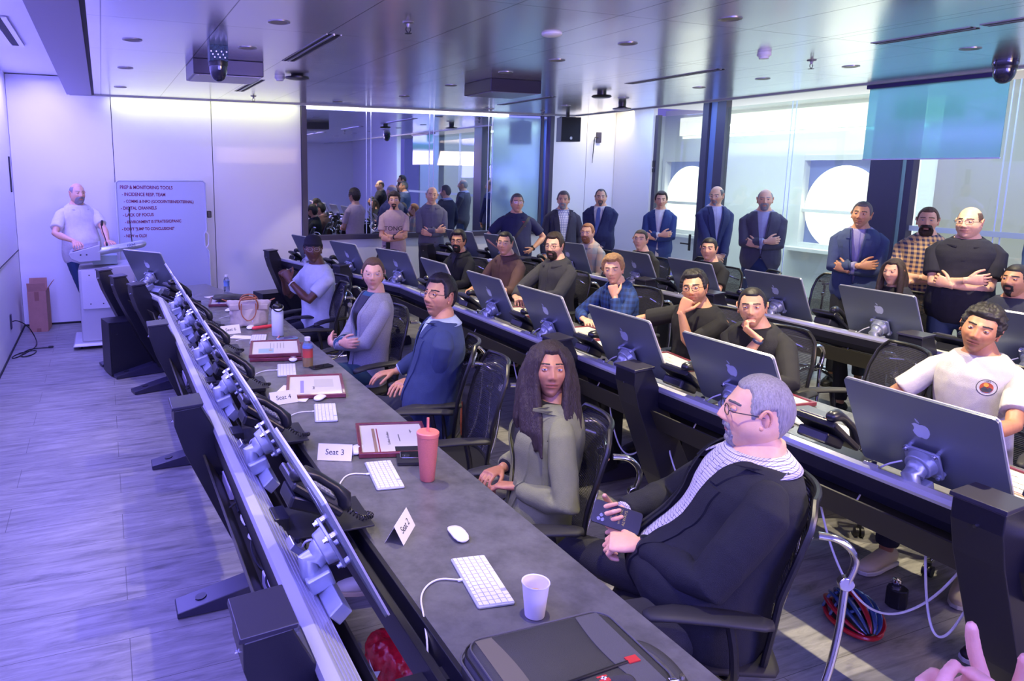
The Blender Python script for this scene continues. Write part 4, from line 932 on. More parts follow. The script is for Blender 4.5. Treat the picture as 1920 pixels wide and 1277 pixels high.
vp = MB().prism(rrect(.13,.115,.012), .010, SM @ Matrix.Translation((0,-.085,.020))).build('mount_plate', m_arm, mon0, bevel=.002, smooth=30)
for a in (-.052,.052):
    for c in (-.130,-.038): MB().cyl(SM @ V((a, c, .020)), .010, .030, uz).cyl(SM @ V((a, c, .038)), .0065, .012, uz).build('mount_post', m_arm if c < -.1 else m_chrome, vp, smooth=True)
MB().cyl(SM @ V((0,-.085,.045)), .055, .035, uz, r2=.048).build('swivel_disc', m_arm, mon0, smooth=True, bevel=.004)
MB().tube([SM @ V((0,-.085,.06)), SM @ V((0,-.10,.085)), V((.475,.0,.90)), V((.480,-.01,.86))], [.036,.034,.030,.028], 16, rnd=True).build('ball_joint', m_arm, mon0, smooth=True)
MB().box((.500,-.01,.850), (.075,.09,.05), Matrix.Rotation(R(-20),3,'Y')).build('riser', m_arm, mon0, bevel=.006)
MB().box((.525,-.02,.812), (.05,.27,.045), Matrix.Rotation(R(-42),3,'Y')).build('channel', m_arm, mon0, bevel=.004)
cl = MB().box((.476,.14,.868), (.055,.06,.022), Matrix.Rotation(R(-42)*-1,3,'Y')).build('rail_clamp', m_alu, mon0, bevel=.003); MB().cyl((.480,.14,.888), .009, .014).build('bolt', m_dark, cl, smooth=True)
# white cable from the screen down into the trough
m_wc = mat('white_cable', (.75,.74,.78), .4)
MB().tube(smoothp([(.50,.05,.93),(.49,.10,.90),(.50,.17,.83),(.505,.19,.75),(.48,.20,.69)], 3), .0035, 8).build('power_cable', m_wc, mon0, smooth=True)
# desk telephone on its shelf
tel0 = empty('desk_telephone', 'x', 'telephone', (0,0,0)); she0 = empty('phone_shelf', 'x', 'shelf', (0,0,0))
MB().hexa([(.49,-.115,.789),(.79,-.12,.789),(.80,.12,.789),(.49,.12,.789),(.49,-.115,.795),(.79,-.12,.795),(.80,.12,.795),(.49,.12,.795)]).build('plate', m_dark, she0, bevel=.001)
MB().box((.49,0,.815), (.05,.10,.05)).box((.64,0,.765), (.30,.05,.045)).build('bracket', m_dark, she0, bevel=.003)
TM = Matrix.Translation((.60,0,.905)) @ Matrix.Rotation(R(38),4,'Y')     # local x down the face, z out of the face
m_tel = mat('phone_black', (.014,.015,.022), .3); m_telg = mat('phone_grey', (.05,.05,.09), .35)
MB().box((0,0,0), (.21,.20,.028)).build('phone_base', m_tel, tel0, bevel=.008).matrix_local = TM
MB().box((-.02,0,-.035), (.12,.14,.05)).build('phone_stand', m_tel, tel0, bevel=.01).matrix_local = TM @ Matrix.Rotation(R(-16),4,'Y')
MB().box((-.055,.028,.018), (.075,.115,.010)).build('phone_display', m_telg, tel0, bevel=.003).matrix_local = TM
kp = MB().box((.045,.028,.016), (.09,.10,.006)); kb_ = kp.build('keypad', m_telg, tel0, bevel=.002); kb_.matrix_local = TM
kk = MB()
for i in range(4):
    for j in range(3): kk.box((.015+.021*i, .0+.028*j, .021), (.014,.020,.005))
kk.build('key_buttons', mat('phone_keys', (.25,.25,.30), .4), kb_, bevel=.001)
MB().tube([TM @ V(q) for q in ((-.105,-.068,.030),(-.085,-.068,.050),(-.04,-.068,.062),(.04,-.068,.062),(.085,-.068,.050),(.105,-.068,.030))], [.024,.026,.017,.017,.026,.024], 14, rnd=True).build('handset', m_tel, tel0, smooth=True)
def coil(pts, r, rc, turns):
    pts = smoothp(pts, 3); L_ = len(pts); out = []; n = turns*9
    for k in range(n):
        f_ = k/(n-1)*(L_-1); i = min(int(f_), L_-2); p = pts[i].lerp(pts[i+1], f_-i); d = (pts[i+1]-pts[i]).normalized(); x, y, _ = frame_of(d); a = 2*math.pi*k/9; out.append(p+x*r*math.cos(a)+y*r*math.sin(a))
    return MB().tube(out, rc, 5)
coil([TM @ V((.11,-.068,.02)), (.76,-.08,.80), (.82,-.04,.79), (.80,.10,.74), (.70,.15,.72), (.60,.06,.78)], .0075, .0026, 34).build('coiled_cord', m_black, tel0, smooth=True)
# places along each row: (s of screens), phones sit between
SCR = [[1.885, 2.76, 3.62, 4.48, 5.34, 6.15, 7.22], [1.645, 2.53, 3.32, 4.14, 4.93, 5.87, 6.68, 7.62, 8.55], [2.44, 3.36, 4.22, 5.12, 5.93, 6.86, 7.95, 8.72]]
RN = ['first', 'second', 'third']; ORD = ['first','second','third','fourth','fifth','sixth','seventh','eighth','ninth']
# each screen is told apart by who sits behind it or what stands near
SLB = [['silver computer screen leaning over the white sneaker and red bag, nearest on the left desk','silver computer screen beside the Seat 3 card','silver computer screen beside the Seat 4 card','silver computer screen left of the upright stack of two framed certificates','silver computer screen left of the Seat 6 card','silver computer screen left of the beige tote bag','silver computer screen turned to show its back, nearest the lectern'],
 ['large silver computer screen hiding the lower half of the man in the white logo tee','silver computer screen in front of the man in black with chin in hand','silver computer screen in front of the man resting his fist on his mouth','silver computer screen in front of the bearded man in charcoal shirt','silver computer screen in front of the man in brown shirt','silver computer screen right behind the man in navy blazer','silver computer screen behind the woman in the grey cardigan, left of the blazer man','silver computer screen seen nearly edge on above the slanted post','silver computer screen behind the man in the black cap'],
 ['silver computer screen in front of the man in dark tee at the right edge','silver computer screen in front of the dark-haired woman','silver computer screen in front of the empty wide mesh chair, below the folded-arms grey jacket','silver computer screen in front of the seated man below the tall suited man','silver computer screen in front of the shaven-headed man in black','silver computer screen in front of the red-bearded man in striped shirt','silver computer screen behind the head of the man in brown shirt','silver computer screen behind the head of the man in black shirt and beard']]
monr = []
for r in range(3):
    for i, s in enumerate(SCR[r]):
        o = mon0 if (r, i) == (0, 0) else dup(mon0); place(o, 2.2*r, s, 0); o['label'] = SLB[r][i]; o['group'] = 'silver screens on the %s desk' % RN[r]; monr.append(o)
        if r == 0 and i == 6: o.rotation_euler.z += R(22); o.location.x += .10
        if r == 1 and i == 5: pass
for r in range(3):
    ss = SCR[r]; tels = [(a+b_)/2 for a, b_ in zip(ss, ss[1:])]+([ss[-1]+.42] if r else [])
    if r: tels.insert(0, ss[0]-.43)
    for i, s in enumerate(tels):
        nm = SLB[r][min(i, len(ss)-1)].split('screen ', 1)[1]
        first = (r, i) == (0, 0)
        o = tel0 if first else dup(tel0); place(o, 2.2*r, s, 0); o['label'] = 'black desk phone, %s along the %s desk counted from the near end' % (ORD[i] if i < 9 else 'last', RN[r]); o['group'] = 'desk phones on the %s desk' % RN[r]
        q = she0 if first else dup(she0); place(q, 2.2*r, s, 0); q['label'] = 'black shelf plate under the %s desk phone of the %s desk' % (ORD[i] if i < 9 else 'last', RN[r]); q['group'] = 'phone shelves on the %s desk' % RN[r]
# ------------------------------------------------------------------ mesh chairs
m_mesh = bpy.data.materials.new('chair_mesh'); m_mesh.use_nodes = True; N, L = nodes(m_mesh); b = N['Principled BSDF']; b.inputs['Base Color'].default_value = (.018,.018,.035,1); b.inputs['Roughness'].default_value = .7
tc = N.new('ShaderNodeTexCoord'); wv = N.new('ShaderNodeTexWave'); wv.wave_type = 'BANDS'; wv.bands_direction = 'Z'; wv.inputs['Scale'].default_value = 34; L.new(tc.outputs['Object'], wv.inputs['Vector'])
mr = N.new('ShaderNodeMapRange'); mr.inputs['To Min'].default_value = .60; mr.inputs['To Max'].default_value = 1; L.new(wv.outputs['Fac'], mr.inputs['Value']); L.new(mr.outputs[0], b.inputs['Alpha'])
def chair_parts():
    t = empty('office_chair', 'x', 'chair', (0,0,0))
    sb = MB(); rr = []
    for y, w_, z, th in ((-.22,.19,.455,.022),(-.20,.225,.455,.030),(0,.245,.45,.032),(.16,.25,.455,.032),(.23,.235,.452,.028),(.26,.19,.44,.018)): rr.append((V((0,y,z)), V((w_,0,0)), V((0,0,th))))
    sb.rings(rr, 20).build('seat', mat('seat_black', (.008,.008,.009), .7), t, smooth='all')
    def bp_(x, z):
        wv_ = np.interp(z, [.48,.62,.85,.96,1.01], [.20,.225,.235,.215,.16]); y = np.interp(z, [.48,.62,.72,.85,1.06], [-.215,-.225,-.235,-.27,-.345]); q = x; return V((wv_*q, y+.045*q*q, z))
    g = MB(); nz, nx = 16, 12; zz = [.48+.53*k/nz for k in range(nz+1)]
    g.add([bp_(-1+2*i/nx, z) for z in zz for i in range(nx+1)], [(j*(nx+1)+i, j*(nx+1)+i+1, (j+1)*(nx+1)+i+1, (j+1)*(nx+1)+i) for j in range(nz) for i in range(nx)])
    g.build('backrest', m_mesh, t, smooth='all')
    loop = [bp_(-1, z) for z in zz]+[bp_(-1+2*i/nx, 1.01) for i in range(1, nx)]+[bp_(1, z) for z in zz[::-1]]+[bp_(1-2*i/nx, .48) for i in range(1, nx)]
    MB().tube(loop, .011, 8, closed=True).build('back_frame', m_black, t, smooth=True)
    MB().tube([bp_(-.75,.90)+V((0,-.012,0)), bp_(0,.93)+V((0,-.014,0)), bp_(.75,.90)+V((0,-.012,0))], .009, 8).build('back_crossbar', m_chrome, t, smooth=True)
    for sg in (-1, 1):
        MB().tube(smoothp([(sg*.205,-.285,.925),(sg*.215,-.345,.925),(sg*.215,-.395,.87),(sg*.21,-.375,.79)], 3), [.014]*25, 10, flat=.8).build('bow', m_chrome, t, smooth=True)
        j = MB().cyl((sg*.21,-.37,.785), .022, .026, (1,0,0)).build('bow_joint', m_chrome, t, smooth=True, bevel=.003)
        MB().tube(smoothp([(sg*.21,-.37,.785),(sg*.215,-.365,.60),(sg*.225,-.33,.40),(sg*.22,-.27,.30),(sg*.17,-.16,.285),(sg*.10,-.05,.31),(sg*.06,0,.34)], 3), .011, 10).build('side_tube', m_chrome, t, smooth=True)
        a = MB().rings([(V((sg*.285,y,z)), V((w_,0,0)), V((0,0,.014))) for y, z, w_ in ((-.16,.665,.02),(-.13,.668,.038),(0,.672,.045),(.12,.668,.045),(.19,.655,.035),(.21,.648,.015))], 14).build('armrest', m_black2, t, smooth='all')
        MB().tube(smoothp([(sg*.285,-.04,.655),(sg*.29,-.06,.56),(sg*.27,-.07,.43),(sg*.12,-.03,.40)], 2), .014, 8).build('arm_post', m_black, a, smooth=True)
    MB().cyl((0,0,.27), .025, .32).cyl((0,0,.40), .10, .05, r2=.12).build('gas_column', m_black, t, smooth=True)
    cb = MB()
    for k in range(5):
        a = 2*math.pi*k/5+.3; d = V((math.cos(a), math.sin(a), 0)); cb.tube([d*.03+V((0,0,.125)), d*.16+V((0,0,.115)), d*.30+V((0,0,.080))], [.024,.020,.014], 10, flat=.8)
    cb.cyl((0,0,.12), .045, .06).build('star_base', m_chrome, t, smooth=True)
    for k in range(5):
        a = 2*math.pi*k/5+.3; d = V((math.cos(a), math.sin(a), 0)); n_ = V((-d.y, d.x, 0)); c = d*.30+V((0,0,.030))
        MB().cyl(c+n_*.013, .029, .016, n_).cyl(c-n_*.013, .029, .016, n_).cyl(c+V((0,0,.03)), .012, .03).build('caster', m_black, t, smooth=True)
    return t
chair0 = chair_parts()
# (x, y, heading of the sitter's front, label, group)
CH = [(1.93,1.70,90,'black office chair under the heavy man in navy suit, near right of the laptop bag'),(1.72,2.52,92,'black office chair under the woman in green blazer'),(1.60,3.36,78,'empty black office chair turned its back to the camera beside the navy blazer man'),
 (1.86,3.95,92,'black office chair under the man in navy blazer and glasses'),(1.84,4.98,92,'black office chair under the woman in grey cardigan'),(1.60,6.10,80,'empty black office chair behind the white steel bottle'),(1.80,6.62,100,'black office chair under the man in white tee and black cap'),
 (4.10,2.20,88,'black office chair under the man in the white logo tee'),(3.95,2.78,70,'empty wide mesh chair between the white tee man and the man with chin in hand'),(3.86,3.42,84,'black office chair under the man in black with chin in hand'),(3.95,4.15,88,'black office chair under the man resting his fist on his mouth'),(4.02,5.02,88,'black office chair under the red-haired man in blue plaid'),
 (4.12,5.98,90,'black office chair under the bearded man in charcoal shirt'),(4.02,6.70,92,'black office chair under the man in brown shirt'),(3.66,7.34,100,'black office chair under the bearded man in black shirt'),(2.98,8.35,110,'empty black office chair above the grey cardigan woman, before the front wall'),
 (6.22,3.12,90,'black office chair under the man in dark tee at the right edge'),(6.20,3.90,90,'black office chair under the dark-haired woman'),(6.32,4.92,95,'empty mesh chair in front of the blue-suited man with folded arms'),(5.95,5.5,60,'empty mesh chair turned sideways beside the seated man below the tall suit'),(6.02,5.78,90,'black office chair under the seated man in black shirt below the tall suit'),
 (6.10,6.55,75,'empty mesh chair right of the shaven-headed man'),(5.80,6.72,92,'black office chair under the shaven-headed man in black'),(5.72,7.62,98,'black office chair under the red-bearded man in striped shirt'),(4.62,8.25,105,'empty mesh chair in front of the man in the navy polo with strap')]
for i, (x, y, a, lb) in enumerate(CH):
    o = chair0 if i == 0 else dup(chair0); o.location = (x, y, 0); o.rotation_euler = (0,0,R(a)); o['label'] = lb; o['group'] = 'black mesh office chairs at the desks'
# ------------------------------------------------------------------ the people
def cy(x, y): return math.atan2(x, -y)            # heading that faces the camera spot
c_navyblk = cloth('black_navy', (.008,.009,.018)); c_black = cloth('black', (.010,.010,.012)); c_char = cloth('charcoal', (.028,.028,.032)); c_white = cloth('white', (.72,.70,.70)); c_navy = cloth('navy', (.018,.028,.095)); c_blue = cloth('royal', (.030,.055,.19))
c_jean = cloth('jeans', (.035,.060,.13)); c_jeanl = cloth('jeans_pale', (.16,.20,.30)); c_dk = cloth('dark_trousers', (.020,.022,.035)); c_belt = mat('belt_leather', (.015,.012,.012), .4)
c_ltblue = cloth('pale_blue_shirt', (.42,.52,.68)); c_grid = check_mat('grid_shirt', (.66,.64,.74), (.09,.08,.20), 105, lines=True, w=.15)
m_strap = mat('watch_strap', (.02,.02,.025), .5); m_wf = mat('watch_face_black', (.01,.01,.02), .1); m_steel = mat('watch_steel', (.55,.55,.55), .25, metal=1)
CROSS = dict(R=dict(w=(-.040,.225,1.17),d=(-1,-.18,.12),n=(0,-1,0),curl=.35,pole=(1,-.3,-1)), L=dict(w=(.045,.205,1.12),d=(1,-.30,.35),n=(0,-1,0),curl=.45,pole=(-1,-.3,-1)))
def cross(S=1., dz=0): 
    o = {}
    for k, v_ in CROSS.items(): q = dict(v_); w_ = V(v_['w'])*S; w_.z += dz; q['w'] = tuple(w_); o[k] = q
    return o
def stand(label, x, y, zt, skin, hair, top, legs, gaze=0, turn=0, **k):
    S = k.pop('S', zt/1.72); lg = dict(m=legs); lg.update(k.pop('lg', {}))
    return person(label, (x, y, 0), cy(x, y)-R(turn), head_xyz=(x, y, zt), gaze=gaze, skin=skin, hair=hair, top=top, legs=lg, S=S, seat=False, **k)
SEATS = []
def sit(label, x, y, zt, skin, hair, top, legs, yaw=90, back=.10, gaze=0, **k):
    rz = R(yaw); f = V((-math.sin(rz), math.cos(rz), 0)); lg = dict(m=legs); lg.update(k.pop('lg', {}))
    off = k.pop('off', 0); r_ = V((f.y, -f.x, 0)); SEATS.append((x-f.x*back+f.x*.04, y-f.y*back+f.y*.04, yaw, label))
    return person(label, (x-f.x*back+r_.x*off, y-f.y*back+r_.y*off, 0), rz, head_xyz=(x, y, zt), gaze=gaze, skin=skin, hair=hair, top=top, legs=lg, seat=True, **k)
def chest_badge(root, T, bvh):
    L_ = T.L
    def disc(name, m_, r, cx, ct, h, sc=1, pts=None):
        pl = pts or [(r*math.cos(a), r*math.sin(a)) for a in np.linspace(0, 2*math.pi, 33)[:-1]]
        mb = MB(); mb.add([(cx+p[0], ct+p[1]/L_, h) for p in pl], [tuple(range(len(pl)))]); o = mb.build(name, m_, root); project_decal(o, bvh, T); return o
    cx, ct = -.075, .74
    disc('badge_ring', mat('badge_dark', (.05,.05,.06), .7), .040, cx, ct, .000); disc('badge_field', mat('badge_pale', (.52,.49,.47), .7), .037, cx, ct, .0008); disc('badge_sky', mat('badge_red', (.42,.07,.03), .7), .026, cx, ct, .0016)
    disc('badge_sun', mat('badge_orange', (.75,.32,.04), .7), .010, cx+.002, ct+.013/L_, .0024); disc('badge_hills', mat('badge_dark', (.05,.05,.06), .7), 0, cx, ct, .0026, pts=[(-.024,-.006),(-.012,.004),(-.004,-.004),(.006,.006),(.022,-.007),(.014,-.022),(-.014,-.022)])
    o = text_obj('DARE', 'badge_lettering', .011, mat('badge_dark', (.05,.05,.06), .7), root, Matrix.Translation((cx, ct+.031/L_, 0)) @ Matrix.Diagonal((-1, 1/L_, 1, 1)), depth=.0003); project_decal(o, bvh, T)
def sleeve_mark(root, J):
    sh, el, wr = J['L']; d = (el-sh).normalized(); p = sh.lerp(el, .50); o = V((-1,.55,0)); o = (o-d*o.dot(d)).normalized(); x = d.cross(o).normalized()
    M = Matrix(((x.x,-d.x,o.x,0),(x.y,-d.y,o.y,0),(x.z,-d.z,o.z,0),(0,0,0,1))); M = Matrix.Translation(p+o*.078) @ M
    MB().prism([(-.022,.006),(-.012,.012),(.002,.009),(.014,.016),(.024,.020),(.020,.012),(.010,.004),(.008,-.010),(.012,-.018),(.004,-.016),(0,-.004),(-.010,.0),(-.018,-.012),(-.024,-.016),(-.016,.0)], .002, M).build('cat_emblem', m_white, root)
LAP = dict(R=dict(w=(.13,.30,.70),d=(-.3,1,-.2),n=(0,-.3,-1)), L=dict(w=(-.13,.30,.70),d=(.3,1,-.2),n=(0,-.3,-1)))
# --- first desk
W_ = lambda *p, **k: dict(w=p, abs=True, **k)
def phone_in_hand(root, T, J, LJ, MH, bvh, S, hm):
    pass
sit('heavy grey-haired man in dark navy suit sitting with a phone in his hands', 1.90, 1.66, 1.345, 'pale', ('short','lgrey',.0055,.0012,90), dict(kind='blazer', m=c_navyblk, inner=c_grid, v0=.02, vw=.110, hem=.08, mid=0, open=.5), c_char, yaw=56, back=-.10, gaze=76, pitch=-2,
    near=0, w=1.18, dpt=1.22, belly=.13, S=1.03, hp=dict(fat=1.0, jaw=1.15, nose=1.05, brow='dgrey', scalp=.1), beard=('lgrey',.006,.5), glasses=('black',.025,.015,3.2,.0014),
    arms=dict(L=W_(1.60,1.81,.755,d=(-.85,.75,-.05),dabs=True,n=(.3,.3,-1),curl=.75,pole=(-1,-.4,-.6)), R=W_(1.67,2.02,.76,d=(-.9,-.35,.15),dabs=True,n=(-.3,-.5,.3),curl=.55,pole=(1,-.2,-.6))),
    lg=dict(L=dict(knee=(-.24,.44,.55),ankle=(-.30,.62,.10)),R=dict(knee=(.26,.44,.55),ankle=(.30,.80,.12))), shoes='black', extras=(watch('L', m_strap, m_wf),))
lh = []
for q_ in (-1, 1):
    for k, dx in enumerate((-.020, .0, .020, .036)):
        lh.append(([(q_*(.045+dx*.6),.050-.016*k,.088),(q_*(.066+dx*.5),.050-.020*k,.05),(q_*(.078+dx*.5),.040-.018*k,.0),(q_*(.082+dx*.8),.045-.016*k,-.08),(q_*(.080+dx),.070-.016*k,-.17),(q_*(.076+dx),.110-.020*k,-.26),(q_*(.068+dx),.135-.030*k,-.35+.02*k)], [.018,.024,.026,.028,.027,.024,.010]))
    lh.append(([(q_*.05,-.05,.06),(q_*.085,-.05,-.02),(q_*.10,-.045,-.12),(q_*.115,-.04,-.22),(q_*.11,-.03,-.30)], [.05,.055,.055,.05,.02]))
lh.append(([(0,-.08,.05),(0,-.10,-.05),(0,-.105,-.18),(0,-.10,-.28)], [.06,.07,.07,.03]))
sit('woman with long dark hair in sage green blazer sitting at the first desk', 1.60, 2.40, 1.315, 'brown', ('longhair','auburn',.012,.0028,60), dict(kind='blazer', m=cloth('sage', (.215,.225,.105)), inner=c_black, v0=.05, vw=.085, hem=.09, collar='none'), c_black, yaw=70, back=-.04, gaze=-8,
    near=0, w=.84, S=.94, fem=True, hp=dict(jaw=.9, nose=.85, look=8, size=.97, eye='brown', brow='black'), arms=dict(L=W_(1.47,2.40,.735,d=(-.6,.8,-.1),dabs=True,n=(0,0,-1),curl=.4,pole=(-1,-.7,-.4)), R=W_(1.50,2.58,.74,d=(-.8,-.3,0),dabs=True,n=(0,0,-1),curl=.4,pole=(1,-.7,-.4))), lg=dict(R=dict(knee=(.18,.45,.50),ankle=(.12,.64,.285))), shoes='white', feet=dict(R=dict(d=(-.05,1,0))), extras=(long_hair(lh, vox=.006),))
sit('man with swept dark hair and half-rim glasses in navy blazer at the first desk', 1.76, 3.80, 1.385, 'tan', ('short','black',.015,.0040,70), dict(kind='blazer', m=cloth('navy_blazer', (.030,.050,.135)), inner=c_ltblue, v0=.16, vw=.09, hem=.06, open=.55), c_dk, yaw=68, back=-.05, gaze=42, pitch=-6,
    near=0, S=1.02, w=1.03, belly=.04, hp=dict(stubble=.55, brow='black', nose=1.1), glasses=('brown',.025,.018,2.6,.0015), arms=dict(L=W_(1.66,3.98,.735,d=(-.95,-.5,-.1),dabs=True,n=(0,0,-1),curl=.25,pole=(-1,-.6,-.3)), R=W_(1.67,4.25,.715,d=(-.95,.15,-.1),dabs=True,n=(0,0,-1),curl=.25,pole=(1,-.6,-.3))),
    lg=dict(L=dict(knee=(-.10,.44,.53)),R=dict(knee=(.28,.40,.53))), extras=(watch('L', m_steel, m_wf),))
sit('woman in light grey cardigan and thin glasses sitting with her arms folded', 1.74, 4.88, 1.365, 'pale', ('bun','brown',.008,.0016,60), dict(kind='cardigan', m=cloth('heather', (.30,.31,.36), vary=.2, vscale=160), inner=cloth('teal_top', (.03,.10,.20)), v0=.30, vw=.085, hem=.03), cloth('teal_jeans', (.035,.085,.115)), yaw=100, back=-.06, gaze=2, pitch=2,
    near=1, w=.88, S=.97, fem=True, hp=dict(jaw=.95, nose=.9, eye='grey', brow='brown'), glasses=('clear',.025,.014,3.0,.0011), arms=dict(R=dict(w=(-.05,.225,.80),d=(-1,-.1,.12),n=(0,-1,0),curl=.4,pole=(1,-.2,-1)), L=dict(w=(.05,.245,.775),d=(1,-.2,.1),n=(0,-1,0),curl=.45,pole=(-1,-.2,-1))),
    lg=dict(L=dict(knee=(-.02,.46,.64),ankle=(.22,.62,.25)),R=dict(knee=(.16,.44,.55))), shoes='brown',
    extras=(lambda root, T, J, LJ, MH, bvh, S, hm: strip_on(bvh, T, [(0,.52),(0,.93)], lambda u: (-.008-.048*u, .008+.048*u), 'open_neck', skin_mat('pale', SKIN['pale']), root, .001, .004),
            lambda root, T, J, LJ, MH, bvh, S, hm: MB().ell(MH @ V((0,-.115,.03)), (.035,.03,.035)).build('hair_bun', hm, root, smooth='all')))
sit('man in white tee and black backwards cap with his hands clasped', 1.72, 6.44, 1.385, 'dark', ('short','black',.003,.001), dict(kind='tee', m=cloth('white_tee', (.60,.66,.70)), collar='crew'), c_dk, yaw=112, back=.04, gaze=-2,
    near=1, w=1.05, hp=dict(look=-6, nose=1.1, size=.98, brow='black'), glasses=('clear',.025,.020,2.1,.0012), arms=dict(L=W_(1.50,6.42,1.0,d=(-.3,.5,.8),dabs=True,n=(.3,.9,0),curl=.9,pole=(-.6,.2,-1)), R=W_(1.47,6.56,1.0,d=(-.2,-.5,.8),dabs=True,n=(.2,-.9,0),curl=.9,pole=(.6,.2,-1))),
    extras=(cap_fn(cloth('cap', (.010,.010,.018))), lambda root, T, J, LJ, MH, bvh, S, hm: MB().tube([J['L'][2]-(J['L'][2]-J['L'][1]).normalized()*.03+frame_of(J['L'][2]-J['L'][1])[0]*.031*math.cos(a)+frame_of(J['L'][2]-J['L'][1])[1]*.031*math.sin(a) for a in np.linspace(0,6.28,18)[:-1]], .005, 6, closed=True).build('bracelet', m_white, root, smooth=True)))
# --- second desk
sit('young man in white tee with round sunset logo, tilting his head', 3.98, 2.20, 1.345, 'brown', ('curly','black',.016,.008,75), dict(kind='tee', m=cloth('logo_tee', (.52,.49,.47)), collar='crew'), c_dk, yaw=104, back=.06, gaze=8, roll=-13, pitch=4,
    near=0, w=1.0, S=1.0, hp=dict(stubble=.4, brow='black', look=-5), arms=dict(L=W_(3.62,1.98,.80,d=(-1,.2,0),dabs=True,n=(0,0,-1),pole=(-1,-.5,-.8)), R=W_(3.66,2.38,.77,d=(-1,.0,0),dabs=True,n=(0,0,-1),pole=(1,-.5,-.6))), shoes='cream', lg=dict(L=dict(ankle=(-.16,.38,.10)),R=dict(knee=(.14,.43,.5),ankle=(.17,.42,.10))),
    extras=(lambda root, T, J, LJ, MH, bvh, S, hm: chest_badge(root, T, bvh),))
sit('man with short dark hair in black tee resting his chin on his hand', 3.60, 3.25, 1.295, 'olive', ('short','black',.006,.0012), dict(kind='tee', m=c_black, collar='crew', sleeve=.1), c_dk, yaw=104, back=.16, gaze=4, roll=4, pitch=3,
    near=0, w=1.05, S=1.0, hp=dict(stubble=.6, brow='black', nose=1.05), arms=dict(R=dict(w=(-.045,.105,-.175),hd=True,d=(.75,-.05,.62),n=(.1,-.35,.9),curl=.7,pole=(-.3,.6,-1),thumb=0), L=dict(w=(-.12,.42,.80),d=(1,.3,0),n=(0,0,-1),pole=(-1,-.2,-.5))), extras=(watch('R', mat('strap_navy', (.02,.03,.09), .5), m_wf),))
sit('man in round glasses and black tee pressing his fist to his mouth', 3.78, 3.92, 1.300, 'tan', ('short','black',.019,.0055,60), dict(kind='tee', m=c_black, collar='crew'), c_dk, yaw=100, back=.14, gaze=14, roll=8,
    near=0, w=1.12, S=1.02, belly=.05, hp=dict(stubble=.4, brow='black', fat=.4), glasses=('black',.024,.020,2.1,.0015), arms=dict(L=dict(w=(.055,.150,-.150),hd=True,d=(-.45,-.1,.85),n=(-.1,-1,-.1),curl=1.3,pole=(.3,.5,-1),thumb=.9), R=dict(w=(.26,.34,.79),d=(-1,.3,0),n=(0,0,-1),pole=(1,-.2,.1))))
sit('red-haired man in blue plaid shirt leaning his chin on his fist', 3.86, 4.92, 1.300, 'pale', ('short','blond',.021,.0070,50), dict(kind='shirt', m=check_mat('blue_plaid', (.010,.025,.10), (.02,.06,.24), 22), collar='fold'), c_dk, yaw=96, back=.14, gaze=10, roll=6, pitch=6,
    near=0, S=.98, w=.96, hp=dict(eye='blue', brow='brown'), arms=dict(L=dict(w=(-.02,.105,-.215),hd=True,d=(.15,-.05,1),n=(0,-1,.1),curl=1.2,pole=(0,.5,-1),thumb=.9), R=dict(w=(.05,.40,.79),d=(-1,.3,0),n=(0,0,-1),pole=(1,-.2,-.4))))
sit('bearded man in dark grey shirt and glasses at the second desk', 3.98, 5.98, 1.395, 'pale', ('short','dbrown',.016,.0035,60), dict(kind='shirt', m=cloth('grey_shirt', (.048,.048,.055)), collar='fold', sleeve=.95), c_dk, yaw=98, back=.06, gaze=24, pitch=4,
    near=0, w=1.14, S=1.04, belly=.05, hp=dict(fat=.4, brow='dbrown'), beard=('dbrown',.010), glasses=('black',.025,.016,3.0,.0015), arms=dict(R=dict(w=(.10,.44,.80),d=(-1,.4,0),n=(0,0,-1),pole=(1,-.4,-.3)), L=dict(w=(-.12,.44,.80),d=(1,.4,0),n=(0,0,-1),pole=(-1,-.4,-.3))))
sit('man with flat black hair and thin glasses in brown shirt', 3.86, 6.72, 1.350, 'fair', ('short','black',.010,.0020), dict(kind='shirt', m=cloth('brown_shirt', (.115,.060,.055)), collar='fold', sleeve=.2), c_dk, yaw=104, back=.06, gaze=14,
    near=1, w=1.12, S=1.0, belly=.03, hp=dict(fat=.5, nose=.9, brow='black'), glasses=('silver',.025,.015,3.0,.0012), arms=dict(R=dict(w=(.14,.40,.76),d=(-.6,.7,0),n=(0,0,-1)), L=dict(w=(-.14,.40,.76),d=(.6,.7,0),n=(0,0,-1))))
sit('young man with black beard, glasses and black shirt open at the neck', 3.56, 7.22, 1.330, 'tan', ('short','black',.022,.0050,55), dict(kind='shirt', m=cloth('bottle_black', (.010,.012,.016)), collar='fold', skinv=.72, sleeve=.95), c_dk, yaw=112, back=.05, gaze=18,
    near=1, w=.92, S=.96, hp=dict(brow='black', nose=1.1), beard=('black',.008), glasses=('black',.025,.016,3.2,.0017), arms=dict(R=dict(w=(.14,.40,.76),d=(-.6,.7,0),n=(0,0,-1)), L=dict(w=(-.14,.40,.76),d=(.6,.7,0),n=(0,0,-1))))
